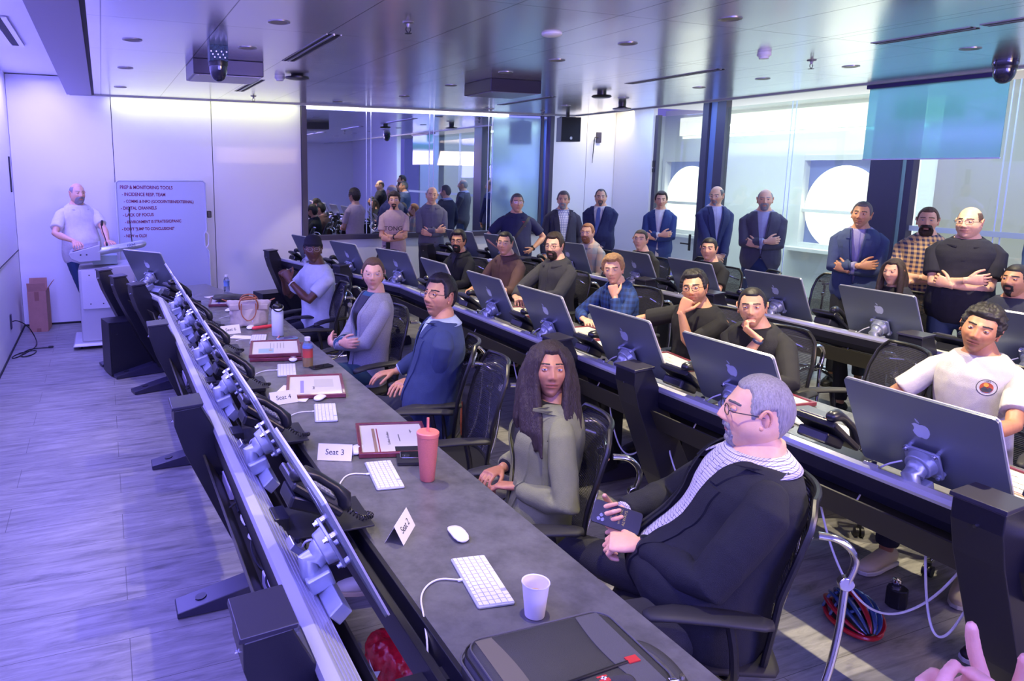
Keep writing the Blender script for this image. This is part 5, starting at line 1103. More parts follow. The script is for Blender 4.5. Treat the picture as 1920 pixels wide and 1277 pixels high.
# --- third desk
sit('man with short dark hair and chin beard in dark blue tee at the right edge', 6.16, 3.22, 1.335, 'tan', ('low','black',.006,.0015), dict(kind='tee', m=cloth('slate_tee', (.030,.035,.060)), collar='crew'), c_dk, yaw=100, back=.06, gaze=26, pitch=-4, near=1, w=1.08, hp=dict(fat=.5, brow='black', stubble=.3), beard=('black',.004,.5), arms=LAP)
lh2 = [([(s*.05,.035,.085),(s*.072,.030,.05),(s*.083,.02,0),(s*.09,.025,-.09),(s*.095,.03,-.18),(s*.09,.05,-.25)], [.022,.028,.034,.036,.032,.014]) for s in (-1,1)]+[([(0,-.07,.05),(0,-.10,-.05),(0,-.10,-.18),(0,-.09,-.26)], [.055,.075,.075,.04])]
sit('dark-haired woman in black patterned cardigan behind a screen at the third desk', 5.94, 3.98, 1.300, 'fair', ('longhair','dbrown',.012,.0025,60), dict(kind='cardigan', m=cloth('floral_black', (.020,.022,.035)), inner=c_black, v0=.3, vw=.08, hem=.04), c_dk, yaw=98, back=.05, gaze=30, near=1, w=.84, S=.93, fem=True, hp=dict(jaw=.9, nose=.85, size=.96, brow='black'), arms=LAP, extras=(long_hair(lh2, vox=.009),))
sit('man with cropped black hair in black shirt seated below the tall suited man', 5.70, 5.75, 1.325, 'fair', ('low','black',.007,.0015), dict(kind='tee', m=c_black, collar='crew'), c_dk, yaw=98, back=.05, gaze=14, near=1, w=.98, S=.97, hp=dict(fat=.4, nose=.85, brow='black'), arms=dict(L=W_(5.40,5.62,.90,d=(-.8,-.3,.4),dabs=True,n=(0,0,-1),pole=(-1,-.2,-1)), R=dict(w=(.14,.38,.76),d=(-.6,.7,0),n=(0,0,-1))))
sit('shaven-headed man in loose black sweater at the third desk', 5.58, 6.66, 1.345, 'pale', ('low','dbrown',.0028,.0006), dict(kind='sweater', m=c_black, collar='crew', sleeve=.95), c_dk, yaw=100, back=.05, gaze=16, pitch=-4, near=1, w=.98, hp=dict(nose=1.0, eye='grey', brow='dbrown'), arms=LAP)
sit('man with red beard and cropped red hair in striped pastel shirt', 5.48, 7.52, 1.355, 'pale', ('short','red',.007,.0015), dict(kind='shirt', m=check_mat('pastel_plaid', (.50,.36,.28), (.30,.33,.34), 7), collar='fold', sleeve=.95), c_dk, yaw=104, back=.05, gaze=20, near=1, w=1.05, hp=dict(fat=.4, brow='red', eye='blue'), beard=('red',.010), arms=LAP)
# --- standing along the front wall
tt = mat('print_black', (.02,.015,.02), .8); tg = mat('print_rose', (.38,.20,.20), .8)
stand('young man with curly dark hair and moustache in pink printed tee, arms folded', 3.66, 9.42, 1.685, 'fair', ('curly','dbrown',.020,.008,70), dict(kind='tee', m=cloth('pink_tee', (.52,.38,.38)), text=[('TONG', .085, 0, .52, tt), ('BELOW', .034, 0, .42, tg)]), c_jeanl, turn=5, near=1, w=.92, glasses=('silver',.024,.019,2.1,.0010), beard=('dbrown',.0035,.5), arms=cross(.97, -.035), lg=dict(belt=c_belt), extras=(watch('R', m_strap, m_wf),))
stand('tall bald man in grey-violet dress shirt with folded arms before the mirrored glass', 4.26, 9.50, 1.755, 'pale', ('sides','lgrey',.003,.0006), dict(kind='shirt', m=cloth('slate_shirt', (.135,.135,.20)), collar='fold', sleeve=.95, tuck=True), cloth('slate_trousers', (.060,.060,.085)), gaze=-6, roll=-5, turn=-8, near=1, w=.98, hp=dict(brow='brown', eye='grey'), arms=cross(1.0, -.01), lg=dict(belt=c_belt))
hips = dict(R=dict(w=(.20,.06,1.02),d=(-.6,.6,-.4),n=(-1,0,0),curl=.3,pole=(1,-.5,-.2)), L=dict(w=(-.20,.06,1.02),d=(.6,.6,-.4),n=(1,0,0),curl=.3,pole=(-1,-.5,-.2)))
stand('smiling man in navy polo with red crest and a shoulder strap, hands on hips', 4.80, 8.08, 1.70, 'fair', ('short','dgrey',.009,.002), dict(kind='polo', m=cloth('navy_polo', (.018,.022,.085)), strap=mat('strap_dark', (.02,.018,.03), .6), text=[('MUSIC', .018, -.085, .79, mat('crest_red', (.65,.06,.05), .7)), ('T', .045, -.085, .735, mat('crest_red', (.65,.06,.05), .7)), ('DEPT', .016, -.085, .68, mat('crest_red', (.65,.06,.05), .7))]), c_dk, gaze=-12, turn=-8, pitch=-4, near=1, w=1.06, belly=.05, hp=dict(fat=.3), glasses=('silver',.024,.014,3.0,.0010), arms=hips, lg=dict(belt=c_belt), extras=(watch('L', m_strap, m_wf),))
down = dict(R=dict(w=(.06,.20,.90),d=(-.8,.2,-.5),n=(0,-1,0),pole=(1,-.6,-.2)), L=dict(w=(-.06,.20,.88),d=(.8,.2,-.5),n=(0,-1,0),pole=(-1,-.6,-.2)))
stand('man with grey beard in dark navy blazer over a blue checked shirt', 5.72, 8.42, 1.72, 'fair', ('short','dgrey',.010,.002), dict(kind='blazer', m=cloth('ink_blazer', (.014,.016,.055)), inner=check_mat('blue_check', (.50,.54,.75), (.12,.16,.42), 45, lines=True, w=.3), v0=-.02, vw=.085, hem=.10, open=.5), c_dk, gaze=5, turn=-10, near=1, w=1.04, belly=.03, hp=dict(nose=1.1), beard=('grey',.008), arms=dict(R=dict(w=(.24,.05,.86)), L=dict(w=(-.24,.08,.88),d=(0,.4,-1))))
stand('stout man in navy suit with a pale blue tie and glasses', 6.66, 8.86, 1.735, 'fair', ('recede','dgrey',.007,.0015), dict(kind='blazer', m=cloth('suit_navy', (.018,.022,.085)), inner=c_white, v0=.22, vw=.085, hem=.0, tie=mat('tie_blue', (.10,.14,.36), .5)), c_dk, gaze=0, turn=12, near=1, w=1.16, dpt=1.1, belly=.08, hp=dict(fat=.7), beard=('dgrey',.003,.5), glasses=('silver',.025,.014,3.0,.0009), arms=down)
stand('young man in bright blue suit and open white collar, arms folded by the door post', 7.10, 8.10, 1.72, 'fair', ('short','dbrown',.014,.004,50), dict(kind='blazer', m=c_blue, inner=c_white, v0=.24, vw=.07, hem=.04, open=.5), cloth('blue_trousers', (.03,.06,.19)), turn=6, near=1, w=.96, hp=dict(jaw=.95, brow='dbrown'), arms=cross(.98, 0))
stand('tall balding man in navy suit and open lilac shirt, hands clasped low', 7.28, 7.28, 1.815, 'fair', ('sides','dgrey',.004,.0008), dict(kind='blazer', m=cloth('suit_blue', (.028,.034,.115)), inner=cloth('lilac_shirt', (.46,.42,.60)), v0=.14, vw=.065, hem=.03, open=.5), c_dk, gaze=22, turn=-18, pitch=8, near=1, w=1.0, hp=dict(jaw=.95), beard=('grey',.003,.5), glasses=('silver',.025,.014,2.8,.0010), arms=down)
stand('bald man with white beard in open grey-purple jacket, arms folded', 7.10, 6.36, 1.80, 'pale', ('sides','lgrey',.003,.0006), dict(kind='blazer', m=cloth('mauve_jacket', (.075,.070,.105)), inner=cloth('lilac2', (.38,.38,.56)), v0=.10, vw=.07, hem=.16, open=.5), cloth('indigo_jeans', (.02,.035,.12)), turn=0, near=1, w=1.08, belly=.04, hp=dict(nose=1.1, brow='lgrey'), beard=('lgrey',.006), arms=cross(1.04, .0), lg=dict(belt=c_belt))
stand('man with short dark hair in open blue jacket, arms folded before the window disc', 6.42, 4.66, 1.73, 'tan', ('short','dgrey',.008,.0015), dict(kind='blazer', m=cloth('steel_blazer', (.050,.075,.17)), inner=cloth('violet_shirt', (.32,.30,.50)), v0=.06, vw=.06, hem=.15, open=.5), c_dk, gaze=10, turn=6, roll=-4, pitch=-3, near=0, w=1.04, hp=dict(brow='black', stubble=.25), arms=cross(1.0, .0), lg=dict(belt=c_belt))
stand('man with long ginger beard in yellow and navy checked shirt, arms folded', 6.54, 4.14, 1.705, 'pale', ('short','brown',.006,.0015), dict(kind='shirt', m=check_mat('gingham', (.62,.40,.20), (.035,.035,.115), 26), collar='fold', sleeve=.05), cloth('olive_trousers', (.03,.035,.03)), gaze=4, turn=10, near=0, w=1.04, hp=dict(eye='blue', nose=1.1, brow='brown'), beard=('auburn',.022), arms=cross(.98, -.02))
stand('bald man in black polo shirt with small cat emblem on the sleeve, arms folded', 6.22, 3.62, 1.735, 'pale', ('sides','brown',.002,.0004), dict(kind='polo', m=cloth('black_polo', (.010,.010,.022))), c_jean, gaze=20, turn=4, near=0, w=1.18, dpt=1.1, belly=.05, S=1.02, hp=dict(fat=.9, brow='brown', size=1.02), glasses=('black',.026,.015,3.6,.0015), arms=cross(1.02, .0), lg=dict(belt=c_belt),
    extras=(lambda root, T, J, LJ, MH, bvh, S, hm: sleeve_mark(root, J),))
stand('man in blue hooded sweater partly cut off by the right edge', 6.92, 3.30, 1.86, 'fair', ('short','dbrown',.012,.003), dict(kind='sweater', m=cloth('blue_hoodie', (.035,.085,.25)), sleeve=.95), c_dk, gaze=20, turn=0, near=1, w=1.1, hp=dict(), beard=('dbrown',.008), arms=dict(R=dict(w=(.10,.25,1.0),d=(-.8,.3,.2),n=(0,-1,0),pole=(1,-.4,-.4)), L=dict(w=(-.10,.24,.98),d=(.8,.3,.2),n=(0,-1,0),pole=(-1,-.4,-.4))))
# presenter at the lectern
stand('bald white-bearded man in white polo shirt standing at the lectern', -.28, 9.62, 1.80, 'pale', ('sides','lgrey',.002,.0004), dict(kind='polo', m=cloth('white_polo', (.72,.70,.74)), open=.5), cloth('blue_jeans', (.020,.050,.13)), gaze=-26, turn=-22, near=1, w=1.08, belly=.09, hp=dict(fat=.7, brow='lgrey'), beard=('lgrey',.006), shoes='brown',
    arms=dict(R=dict(w=(-.33,9.22,1.155),abs=True,d=(.2,-1,-.1),dabs=True,n=(0,0,-1),curl=.25,pole=(1,-.6,-.2)), L=dict(w=(.02,9.28,1.14),abs=True,d=(.3,-.8,0),dabs=True,n=(0,0,-1),curl=.2,pole=(-1,-.6,-.2))), lg=dict(R=dict(knee=(.02,.12,.50),ankle=(-.10,.06,.09)),L=dict(ankle=(-.05,-.02,.09))))
# the person beside the photographer whose raised hands reach into the picture
person('person beside the camera with two gesturing hands raised at bottom right', (1.27,.16,0), R(35), head_xyz=(1.27,.16,1.74), gaze=-60, skin='pale', hair=('short','brown',.012), top=dict(kind='sweater', m=c_char, sleeve=.86), legs=dict(m=c_dk), S=1.0, near=0,
    arms=dict(L=dict(w=(.84,.50,1.235),abs=True,d=(-.05,.30,.95),dabs=True,n=(.9,.1,-.1),curl=[.35,.55,.9,1.1],pole=(-.6,-.5,-.7),thumb=.3), R=dict(w=(.985,.465,1.272),abs=True,d=(-.38,.25,.80),dabs=True,n=(-.4,-.8,.2),curl=[.10,.50,.9,1.1],pole=(1,-.5,-.6),thumb=.1)))
# the hidden sitter at the near end of the second desk: maroon trousers and a dark sneaker in view
sit('sitter at near end of second desk, only maroon trouser leg and dark sneaker showing', 4.05, 1.34, 1.33, 'fair', ('short','dbrown',.012), dict(kind='tee', m=c_char), cloth('maroon', (.075,.008,.040)), yaw=92, back=.05, gaze=0, near=1, arms=LAP, shoes='maroon', lg=dict(len=.80, L=dict(knee=(-.10,.46,.48),ankle=(-.18,.66,.12)), R=dict(knee=(.24,.47,.50),ankle=(.27,.77,.12))), feet=dict(R=dict(d=(.25,1,0))),
    extras=(lambda root, T, J, LJ, MH, bvh, S, hm: MB().tube([LJ['R'][2]+V((0,0,-.02)), LJ['R'][2]+V((0,-.02,.14))], [.040,.045], 14).build('sock', cloth('sock', (.22,.26,.36)), root, smooth=True),))

# every sitter's chair goes under its sitter
for (x, y, a, lb) in SEATS:
    best = min((o for o in bpy.data.objects if o.name.startswith('office_chair') and 'empty' not in o['label'] and not o.get('_set')), key=lambda o: (o.location.x-x)**2+(o.location.y-y)**2, default=None)
    if best is None or (best.location.x-x)**2+(best.location.y-y)**2 > .35: 
        best = dup(chair0); best['label'] = 'black office chair under the '+' '.join(lb.split()[:8]); best['group'] = 'black mesh office chairs at the desks'
    best.location = (x, y, 0); best.rotation_euler = (0, 0, R(a)); best['_set'] = 1
for o in bpy.data.objects:
    if o.get('_set'): del o['_set']
# ------------------------------------------------------------------ things on the desks
DT = .742
m_key = mat('keycap', (.74,.74,.73), .4); m_kb = mat('keyboard_tray', (.45,.47,.50), .35, metal=.3)
def keyboard():
    t = empty('computer_keyboard', 'x', 'keyboard', (0,0,0))
    MB().prism(rrect(.115,.279,.008), .006, Matrix.Translation((0,0,0))).build('body', [m_kb], t, bevel=.0015)
    kb = MB(); rows = [(-.0455,.011,14),(-.0295,.0165,13),(-.0105,.0165,13),(.0085,.0165,13),(.0275,.0165,12),(.0465,.0165,10)]   # rows run along y
    for x, d, n in rows:
        L_ = .268; p = L_/n
        if n == 10: ks = [(-.134+.0195*i, .017) for i in range(3)]+[(-.134+.072, .095)]+[(-.134+.17+.0195*i, .017) for i in range(5)]; ks = [(a+b_/2, b_) for a, b_ in ks]
        else: ks = [(-.134+p*(i+.5), p-.0025) for i in range(n)]
        for y, w_ in ks: kb.box((x, y, .0075), (d, w_, .003))
    kb.build('keys', m_key, t); return t
def mouse():
    t = empty('computer_mouse', 'x', 'mouse', (0,0,0))
    MB().rings([(V((x,0,z)), V((0,w_,0)), V((0,0,h))) for x, w_, z, h in ((-.056,.010,.006,.003),(-.050,.021,.009,.006),(-.03,.028,.0115,.0095),(0,.0285,.0125,.0105),(.03,.027,.0105,.0085),(.05,.019,.008,.005),(.056,.009,.006,.003))], 18).build('shell', m_white, t, smooth='all')
    MB().box((0,0,.003), (.085,.036,.006)).build('base', mat('mouse_base', (.35,.36,.38), .4), t, bevel=.002); return t
def card(txt):
    t = empty('seat_card', 'white folded tent card', 'name card', (0,0,0)); w_, h, a = .150, .072, R(28)
    for sg, nm in ((1,'front_leaf'),(-1,'rear_leaf')):
        n = V((sg*math.cos(a), 0, math.sin(a))); top = V((0,0,h*math.cos(a))); bot = V((sg*h*math.sin(a),0,0))
        o = MB().hexa([tuple(p) for p in (bot+V((0,-w_/2,0)), bot+V((0,w_/2,0)), bot+V((0,w_/2,0))-n*.0008, bot+V((0,-w_/2,0))-n*.0008, top+V((0,-w_/2,0)), top+V((0,w_/2,0)), top+V((0,w_/2,0))-n*.0008, top+V((0,-w_/2,0))-n*.0008)]).build(nm, m_paper, t)
        x = V((0, sg, 0)); y = (top-bot).normalized(); c = (top+bot)/2+n*.0006
        text_obj(txt, 'lettering', .034, mat('ink', (.02,.02,.02), .7), o, Matrix(((x.x,y.x,n.x,c.x),(x.y,y.y,n.y,c.y),(x.z,y.z,n.z,c.z),(0,0,0,1))), .0002)
    return t
def put(o, x, y, rz, label, z=DT, group=None): o.location = (x, y, z); o.rotation_euler = (0,0,rz); o['label'] = label; 
def put2(o, x, y, rz, label, z=DT, group=None):
    o.location = (x, y, z); o.rotation_euler = (0,0,rz); o['label'] = label
    if group: o['group'] = group
    return o
kb0, ms0 = keyboard(), mouse()
KB = [(1.005,1.835,R(-9),'white keyboard beside the paper cup, nearest on the first desk'),(1.005,2.69,R(-9),'white keyboard in front of the coral tumbler'),(1.00,3.54,R(-14),'white keyboard right of the Seat 4 card'),(1.0,4.42,R(-12),'white keyboard left of the fruit drink bottle'),(1.0,5.33,R(-14),'white keyboard behind the stack of two framed certificates'),
 (3.22,2.08,R(-4),'white keyboard behind the nearest large screen of the second desk'),(3.22,2.62,R(-6),'white keyboard left of the orange-edged notebook'),(3.2,4.5,R(-6),'white keyboard behind the screens of the second desk, mid row'),(5.42,4.35,R(-6),'white keyboard before the dark-haired woman')]
for i, (x, y, a, lb) in enumerate(KB): put2(kb0 if i == 0 else dup(kb0), x, y, a, lb, group='white keyboards on the desks')
MS = [(1.065,2.12,R(86),'white mouse left of the nearest keyboard, by the Seat 2 card'),(.99,2.985,R(60),'white mouse tucked behind the Seat 3 card'),(1.045,3.79,R(50),'white mouse right of the Seat 4 card'),(1.10,4.66,R(75),'white mouse left of the fruit drink bottle'),(1.02,5.75,R(70),'white mouse behind the red case'),(.98,6.55,R(60),'white mouse left of the tote bag'),(1.03,7.28,R(60),'white mouse before the dark pouch at the far desk end')]
for i, (x, y, a, lb) in enumerate(MS): put2(ms0 if i == 0 else dup(ms0), x, y, a, lb, group='white mice on the first desk')
for txt, x, y, a in (('Seat 2', .885, 2.205, R(-38)), ('Seat 3', .875, 2.945, R(-117)), ('Seat 4', .835, 3.80, R(-84)), ('Seat 6', .84, 5.62, R(-78))): put2(card(txt), x, y, a, 'white tent card reading %s, %s' % (txt, {'2':'nearest, left of the first mouse','3':'in front of a mouse, left of the gold-band certificate','4':'on a loose paper sheet before the lilac-band certificate','6':'before the tote bag and red case'}[txt[-1]]))
o = card('Seat 5'); put2(o, .46, 6.35, R(160), 'white tent card fallen against the cables left of the first desk', z=.66)
# keyboard cables
for i, (pts, lb) in enumerate((([(.945,1.86,DT+.004),(.88,1.90,DT+.003),(.80,1.84,DT+.003),(.765,1.72,DT+.002),(.735,1.62,.70),(.66,1.50,.40),(.61,1.46,.12),(.59,1.44,.42),(.52,1.46,.62)], 'white cable looping from the nearest keyboard down past the red bag'),
  ([(.945,2.72,DT+.004),(.87,2.76,DT+.003),(.80,2.66,DT+.003),(.765,2.56,DT+.002),(.735,2.50,.70)], 'white cable from the keyboard by the coral tumbler'), ([(.945,3.58,DT+.004),(.87,3.60,DT+.003),(.80,3.54,DT+.003),(.74,3.50,.71)], 'white cable from the keyboard right of the Seat 4 card'),
  ([(.945,4.44,DT+.004),(.87,4.46,DT+.003),(.80,4.40,DT+.003),(.74,4.36,.71)], 'white cable from the keyboard left of the drink bottle'), ([(.945,5.36,DT+.004),(.86,5.38,DT+.003),(.74,5.30,.71)], 'white cable from the keyboard behind the framed certificates'), ([(1.0,6.30,DT+.004),(.86,6.25,DT+.003),(.74,6.20,.71)], 'white cable left of the tote bag'))):
    o = MB().tube(smoothp(pts, 3), .0028, 8).build('keyboard_cable', m_wc, None, smooth=True); tag(o, lb, 'cable')
    MB().box((pts[0][0], pts[0][1], pts[0][2]), (.016,.010,.007)).build('cable_plug', m_white, o, bevel=.002)
# framed certificates
m_wood = mat('frame_cherry', (.16,.022,.035), .3, coat=.3, vary=.25, vscale=30); m_mat_ = mat('mount_board', (.66,.63,.52), .6); m_gold = mat('gold_ink', (.33,.22,.12), .5); m_red = mat('red_ink', (.30,.03,.05), .5); m_pane = glass_lens
def certificate(style=0, w_=.34, h=.44, wood=m_wood):
    t = empty('framed_certificate', 'x', 'certificate', (0,0,0)); b_ = .018
    MB().box((0,-h/2+b_/2,.011), (w_,b_,.022)).box((0,h/2-b_/2,.011), (w_,b_,.022)).box((-w_/2+b_/2,0,.011), (b_,h-2*b_,.022)).box((w_/2-b_/2,0,.011), (b_,h-2*b_,.022)).build('frame', wood, t, bevel=.003)
    p = MB().box((0,0,.009), (w_-2*b_,h-2*b_,.010)).build('certificate_sheet', m_mat_, t); ik_ = mat('ink_grey', (.16,.15,.14), .6); mb = MB()
    # lettering and bands, reading from the seats (+X side)
    def ln(x, y, wd, th, m_, nm): MB().box((x, y, .0146), (th, wd, .0008)).build(nm, m_, p)
    if style == 0:
        ln(-.085,-.02,.30,.014,m_gold,'gold_band'); ln(-.068,-.02,.30,.005,m_red,'red_band')
        text_obj('Certificate of Excellence', 'lettering', .017, ik_, p, Matrix.Translation((-.02,0,.0145)) @ Matrix.Rotation(R(90),4,'Z'), .0002); text_obj('presented with thanks', 'lettering', .010, ik_, p, Matrix.Translation((.03,0,.0145)) @ Matrix.Rotation(R(90),4,'Z'), .0002)
        text_obj('~ signed ~', 'lettering', .013, ik_, p, Matrix.Translation((.09,.08,.0145)) @ Matrix.Rotation(R(90),4,'Z'), .0002)
    elif style == 1:
        ln(-.075,-.02,.24,.020,mat('lilac_band', (.30,.26,.50), .5),'lilac_band'); MB().box((.05,.04,.0146), (.11,.16,.0008)).build('printed_panel', mat('cream_print', (.55,.53,.42), .6), p); text_obj('Award', 'lettering', .022, ik_, p, Matrix.Translation((-.01,-.05,.0145)) @ Matrix.Rotation(R(90),4,'Z'), .0002)
    else:
        MB().box((-.06,-.08,.0146), (.10,.12,.0008)).build('blue_panel', mat('pale_blue_print', (.34,.50,.52), .6), p); MB().cyl((-.03,-.07,.0150), .014, .0012).build('gold_seal', mat('seal_gold', (.5,.36,.16), .4), p)
        for k in range(5): ln(.0+.022*k-.03, .06, .16-.02*(k%2), .0025, ik_, 'text_line')
    MB().box((0,0,.0165), (w_-2*b_+.002,h-2*b_+.002,.002)).build('glass', m_pane, t); return t
CE = [(0,1.18,3.045,R(-16),'cherry-framed certificate with a gold band behind the coral tumbler',DT,.33,.40),(1,1.07,4.00,R(-14),'cherry-framed certificate with a lilac band behind the Seat 4 card',DT,.33,.42),(2,1.03,4.89,R(-12),'upper of two stacked framed certificates, with pale blue panel',DT+.023,.34,.42),(3,1.045,4.88,R(-15),'lower of two stacked framed certificates, mostly covered',DT,.34,.44),(1,1.03,6.98,R(-10),'cherry-framed certificate under the dark leather pouch',DT,.33,.42)]
for st, x, y, a, lb, z, w_, h in CE: put2(certificate(st, w_, h), x, y, a, lb, z)
for x, y, a, lb in ((3.38,4.60,R(-4),'cherry-framed certificate left of the red-haired man on the second desk'),(3.36,3.70,R(-8),'framed certificate under the elbow of the man with his fist at his mouth'),(3.36,2.92,R(-5),'framed certificate just left of the orange-edged notebook'),(3.32,1.62,R(-6),'framed certificate at the near right end of the second desk'),(5.55,5.2,R(-6),'framed certificate at the third desk behind a screen'),(3.30,5.55,R(-6),'framed certificate in front of the bearded man in dark grey shirt')): put2(certificate(0), x, y, a, lb)
o = empty('notebook', 'slate notebook with bright orange edge on the second desk', 'notebook', (3.36,2.60,DT), R(-8)); MB().box((0,0,.006), (.15,.20,.010)).build('pages', mat('orange_edge', (.75,.12,.03), .5), o, bevel=.002); MB().box((0,0,.012), (.146,.196,.002)).build('cover', mat('slate_cover', (.10,.12,.15), .5), o)
# coral tumbler
m_cor = mat('coral_glitter', (.62,.17,.135), .45, bump=.5, bscale=500, vary=.12, vscale=300); o = empty('tumbler', 'tall coral pink tumbler with lid and straw', 'tumbler', (1.155,2.585,DT))
MB().lathe([(.001,0),(.028,0),(.030,.004),(.036,.08),(.044,.185),(.044,.190)]).build('body', m_cor, o, smooth=True); MB().lathe([(.0455,.188),(.0465,.192),(.0465,.203),(.043,.207),(.001,.207)]).build('lid', mat('coral_lid', (.72,.20,.15), .4), o, smooth=True); MB().tube([(0,0,.20),(.002,.004,.262)], .0055, 12).build('straw', mat('coral_lid', (0,0,0)), o, smooth=True)
o = empty('paper_cup', 'white paper cup half full of pale tea beside the laptop bag', 'cup', (1.065,1.625,DT)); MB().lathe([(.001,.002),(.027,.002),(.027,0),(.028,0),(.0385,.098),(.0405,.100),(.040,.103),(.037,.101),(.0265,.006),(.001,.006)]).build('cup', mat('cup_white', (.76,.74,.76), .6), o, smooth=True); MB().cyl((0,0,.062), .0325, .002).build('tea', mat('tea', (.60,.42,.20), .1), o)
# near notebook with phone and pen
o = empty('pocket_notebook', 'black pocket notebook under a phone, behind the tumbler', 'notebook', (1.185,2.83,DT), R(-18)); MB().box((0,0,.007), (.13,.19,.012)).build('pages', m_black2, o, bevel=.002); MB().box((0,0,.0135), (.132,.192,.0015)).build('cover', m_dark2, o)
def phone(lb, x, y, rz, z, case, screen, cams=False, s=1.):
    t = empty('smartphone', lb, 'phone', (x,y,z), rz); MB().prism(rrect(.072*s,.148*s,.011), .008).build('case', case, t, bevel=.0015)
    MB().prism(rrect(.066*s,.141*s,.009), .0006, Matrix.Translation((0,0,.008))).build('screen', screen, t)
    if cams: 
        c = MB().prism(rrect(.032,.034,.008), .002, Matrix.Translation((-.016,.05,.008))).build('camera_block', m_black, t)
        for a, b_ in ((-.023,.057),(-.023,.043),(-.009,.050)): MB().cyl((a,b_,.011), .006, .002).build('camera_lens', m_chrome, c)
    return t
m_scr = mat('phone_glass', (.01,.01,.015), .06)
phone('dark phone lying on the black pocket notebook, right of the tumbler', 1.20, 2.80, R(70), DT+.015, m_chrome, m_scr, True); phone('black smartphone beside the fruit drink bottle', 1.225, 4.42, R(-75), DT, m_black, m_scr); phone('smartphone in a light blue case near the white steel bottle', 1.205, 5.28, R(-78), DT, mat('sky_case', (.25,.50,.62), .4), mat('phone_glass2', (.10,.10,.22), .06))
o = empty('marker_pen', 'orange highlighter pen between certificate and notebook', 'pen', (1.115,2.905,DT)); MB().cyl((.0,0,.006), .006, .05, (1,.35,0)).build('cap', mat('pen_orange', (.80,.22,.02), .4), o, smooth=True); MB().cyl((.055,.019,.006), .006, .06, (1,.35,0)).build('barrel', m_paper, o, smooth=True)
o = MB().tube([(1.135,5.30,DT+.006),(1.165,5.37,DT+.006)], .0055, 8, rnd=True).build('lipstick_pen', mat('pen_pink', (.70,.25,.25), .4), None, smooth=True); tag(o, 'short pink pen beside the light blue phone', 'pen')
o = MB().tube([(1.03,5.66,DT+.018),(1.19,5.70,DT+.018)], .017, 14, rnd=True, flat=.8).build('pencil_case', mat('case_red', (.75,.05,.07), .45, bump=.2), None, smooth=True); tag(o, 'bright red oblong case in front of the tote bag', 'case')
# fruit drink bottle, water bottle
def bottle(x, y, lb, juice, lab, s=1.):
    t = empty('drink_bottle', lb, 'bottle', (x,y,DT)); pr = [(.001,0),(.027,0),(.030,.005),(.030,.05),(.028,.055),(.028,.095),(.031,.10),(.030,.118),(.020,.142),(.014,.150),(.014,.160)]
    MB().lathe([(r*s,z*s) for r, z in pr]).build('bottle_body', mat('clear_pet', (.9,.95,1), .05, trans=.95, ior=1.2), t, smooth=True)
    MB().lathe([(.001,.003),(.027*s,.003),(.0275*s,.03*s),(.027*s,.075*s),(.001,.076*s)]).build('drink', juice, t, smooth=True)
    MB().lathe([(.0292*s,.056*s),(.0292*s,.112*s)]).build('label_wrap', lab, t, smooth=True); MB().cyl((0,0,.162*s), .0165*s, .020*s).build('cap', m_white, t, smooth=True, bevel=.001); return t
t = bottle(1.15, 4.47, 'fruit drink bottle with a red and blue label and white cap', mat('juice', (.62,.36,.06), .1, trans=.4), mat('label_red', (.60,.07,.05), .5), 1.12); MB().lathe([(.0335,.122),(.0318,.140)]).build('label_top', mat('label_blue', (.16,.28,.55), .5), t, smooth=True)
bottle(1.12, 7.62, 'clear water bottle with blue label at the far end of the first desk', mat('water', (.7,.75,.85), .05, trans=.9), mat('label_blue', (.16,.28,.55), .5), 1.0)
# white steel bottle
o = empty('steel_bottle', 'white steel water bottle with black strap lid by the tote bag', 'bottle', (1.165,5.42,DT)); MB().lathe([(.001,0),(.042,0),(.045,.004),(.045,.185),(.040,.20),(.030,.212)]).build('body', mat('bottle_enamel', (.62,.68,.74), .3), o, smooth=True); MB().lathe([(.031,.210),(.034,.214),(.034,.232),(.028,.240),(.012,.246),(.008,.262),(.001,.264)]).build('lid', m_black, o, smooth=True)
MB().tube(smoothp([(.034,.0,.228),(.042,-.02,.225),(.03,-.04,.200),(0,-.048,.190),(-.03,-.04,.200),(-.042,-.02,.225),(-.034,.0,.228)], 2), .005, 8, flat=1.8).build('strap', m_black, o, smooth=True)
# tote bag
m_tote = mat('tote_canvas', (.52,.45,.38), .8, bump=.4, bscale=300, vary=.12, vscale=12); m_lea = mat('tan_leather', (.35,.115,.045), .45); o = empty('tote_bag', 'beige canvas tote bag with tan leather handles', 'bag', (1.03,5.86,DT), R(-12)); g = MB()
rr = []
for z, a, b_ in ((.003,.135,.065),(.02,.15,.075),(.08,.15,.070),(.14,.155,.055),(.18,.17,.040),(.205,.185,.022)): rr.append((V((0,0,z)), V((a,0,0)), V((0,b_,0))))
g.rings(rr, 28); me = remesh(g, .008, 2); wrinkle(me, .006, 14, 3); me.materials.append(m_tote); link('bag_body', me, o, smooth='all')
MB().box((0,-.045,.158), (.30,.02,.045)).build('flap', m_tote, o, bevel=.006); MB().cyl((.03,-.078,.05), .005, .004, (0,1,0)).build('stud', m_chrome, o)
for sg in (-1, 1):
    MB().tube(smoothp([(-.07,sg*.05,.14),(-.075,sg*.07,.20),(-.04,sg*.06,.245),(.04,sg*.06,.245),(.075,sg*.07,.20),(.07,sg*.05,.14)], 3), .0055, 8).build('handle', m_lea, o, smooth=True)
MB().tube(smoothp([(-.055,-.062,.19),(-.06,-.085,.10),(0,-.10,.045),(.06,-.085,.10),(.055,-.062,.19)], 3), .0045, 8).build('handle', m_lea, o, smooth=True)
MB().tube([(-.05,-.05,.222),(.05,-.05,.232)], .017, 12, flat=.6, rnd=True).build('handle_wrap', m_lea, o, smooth=True)
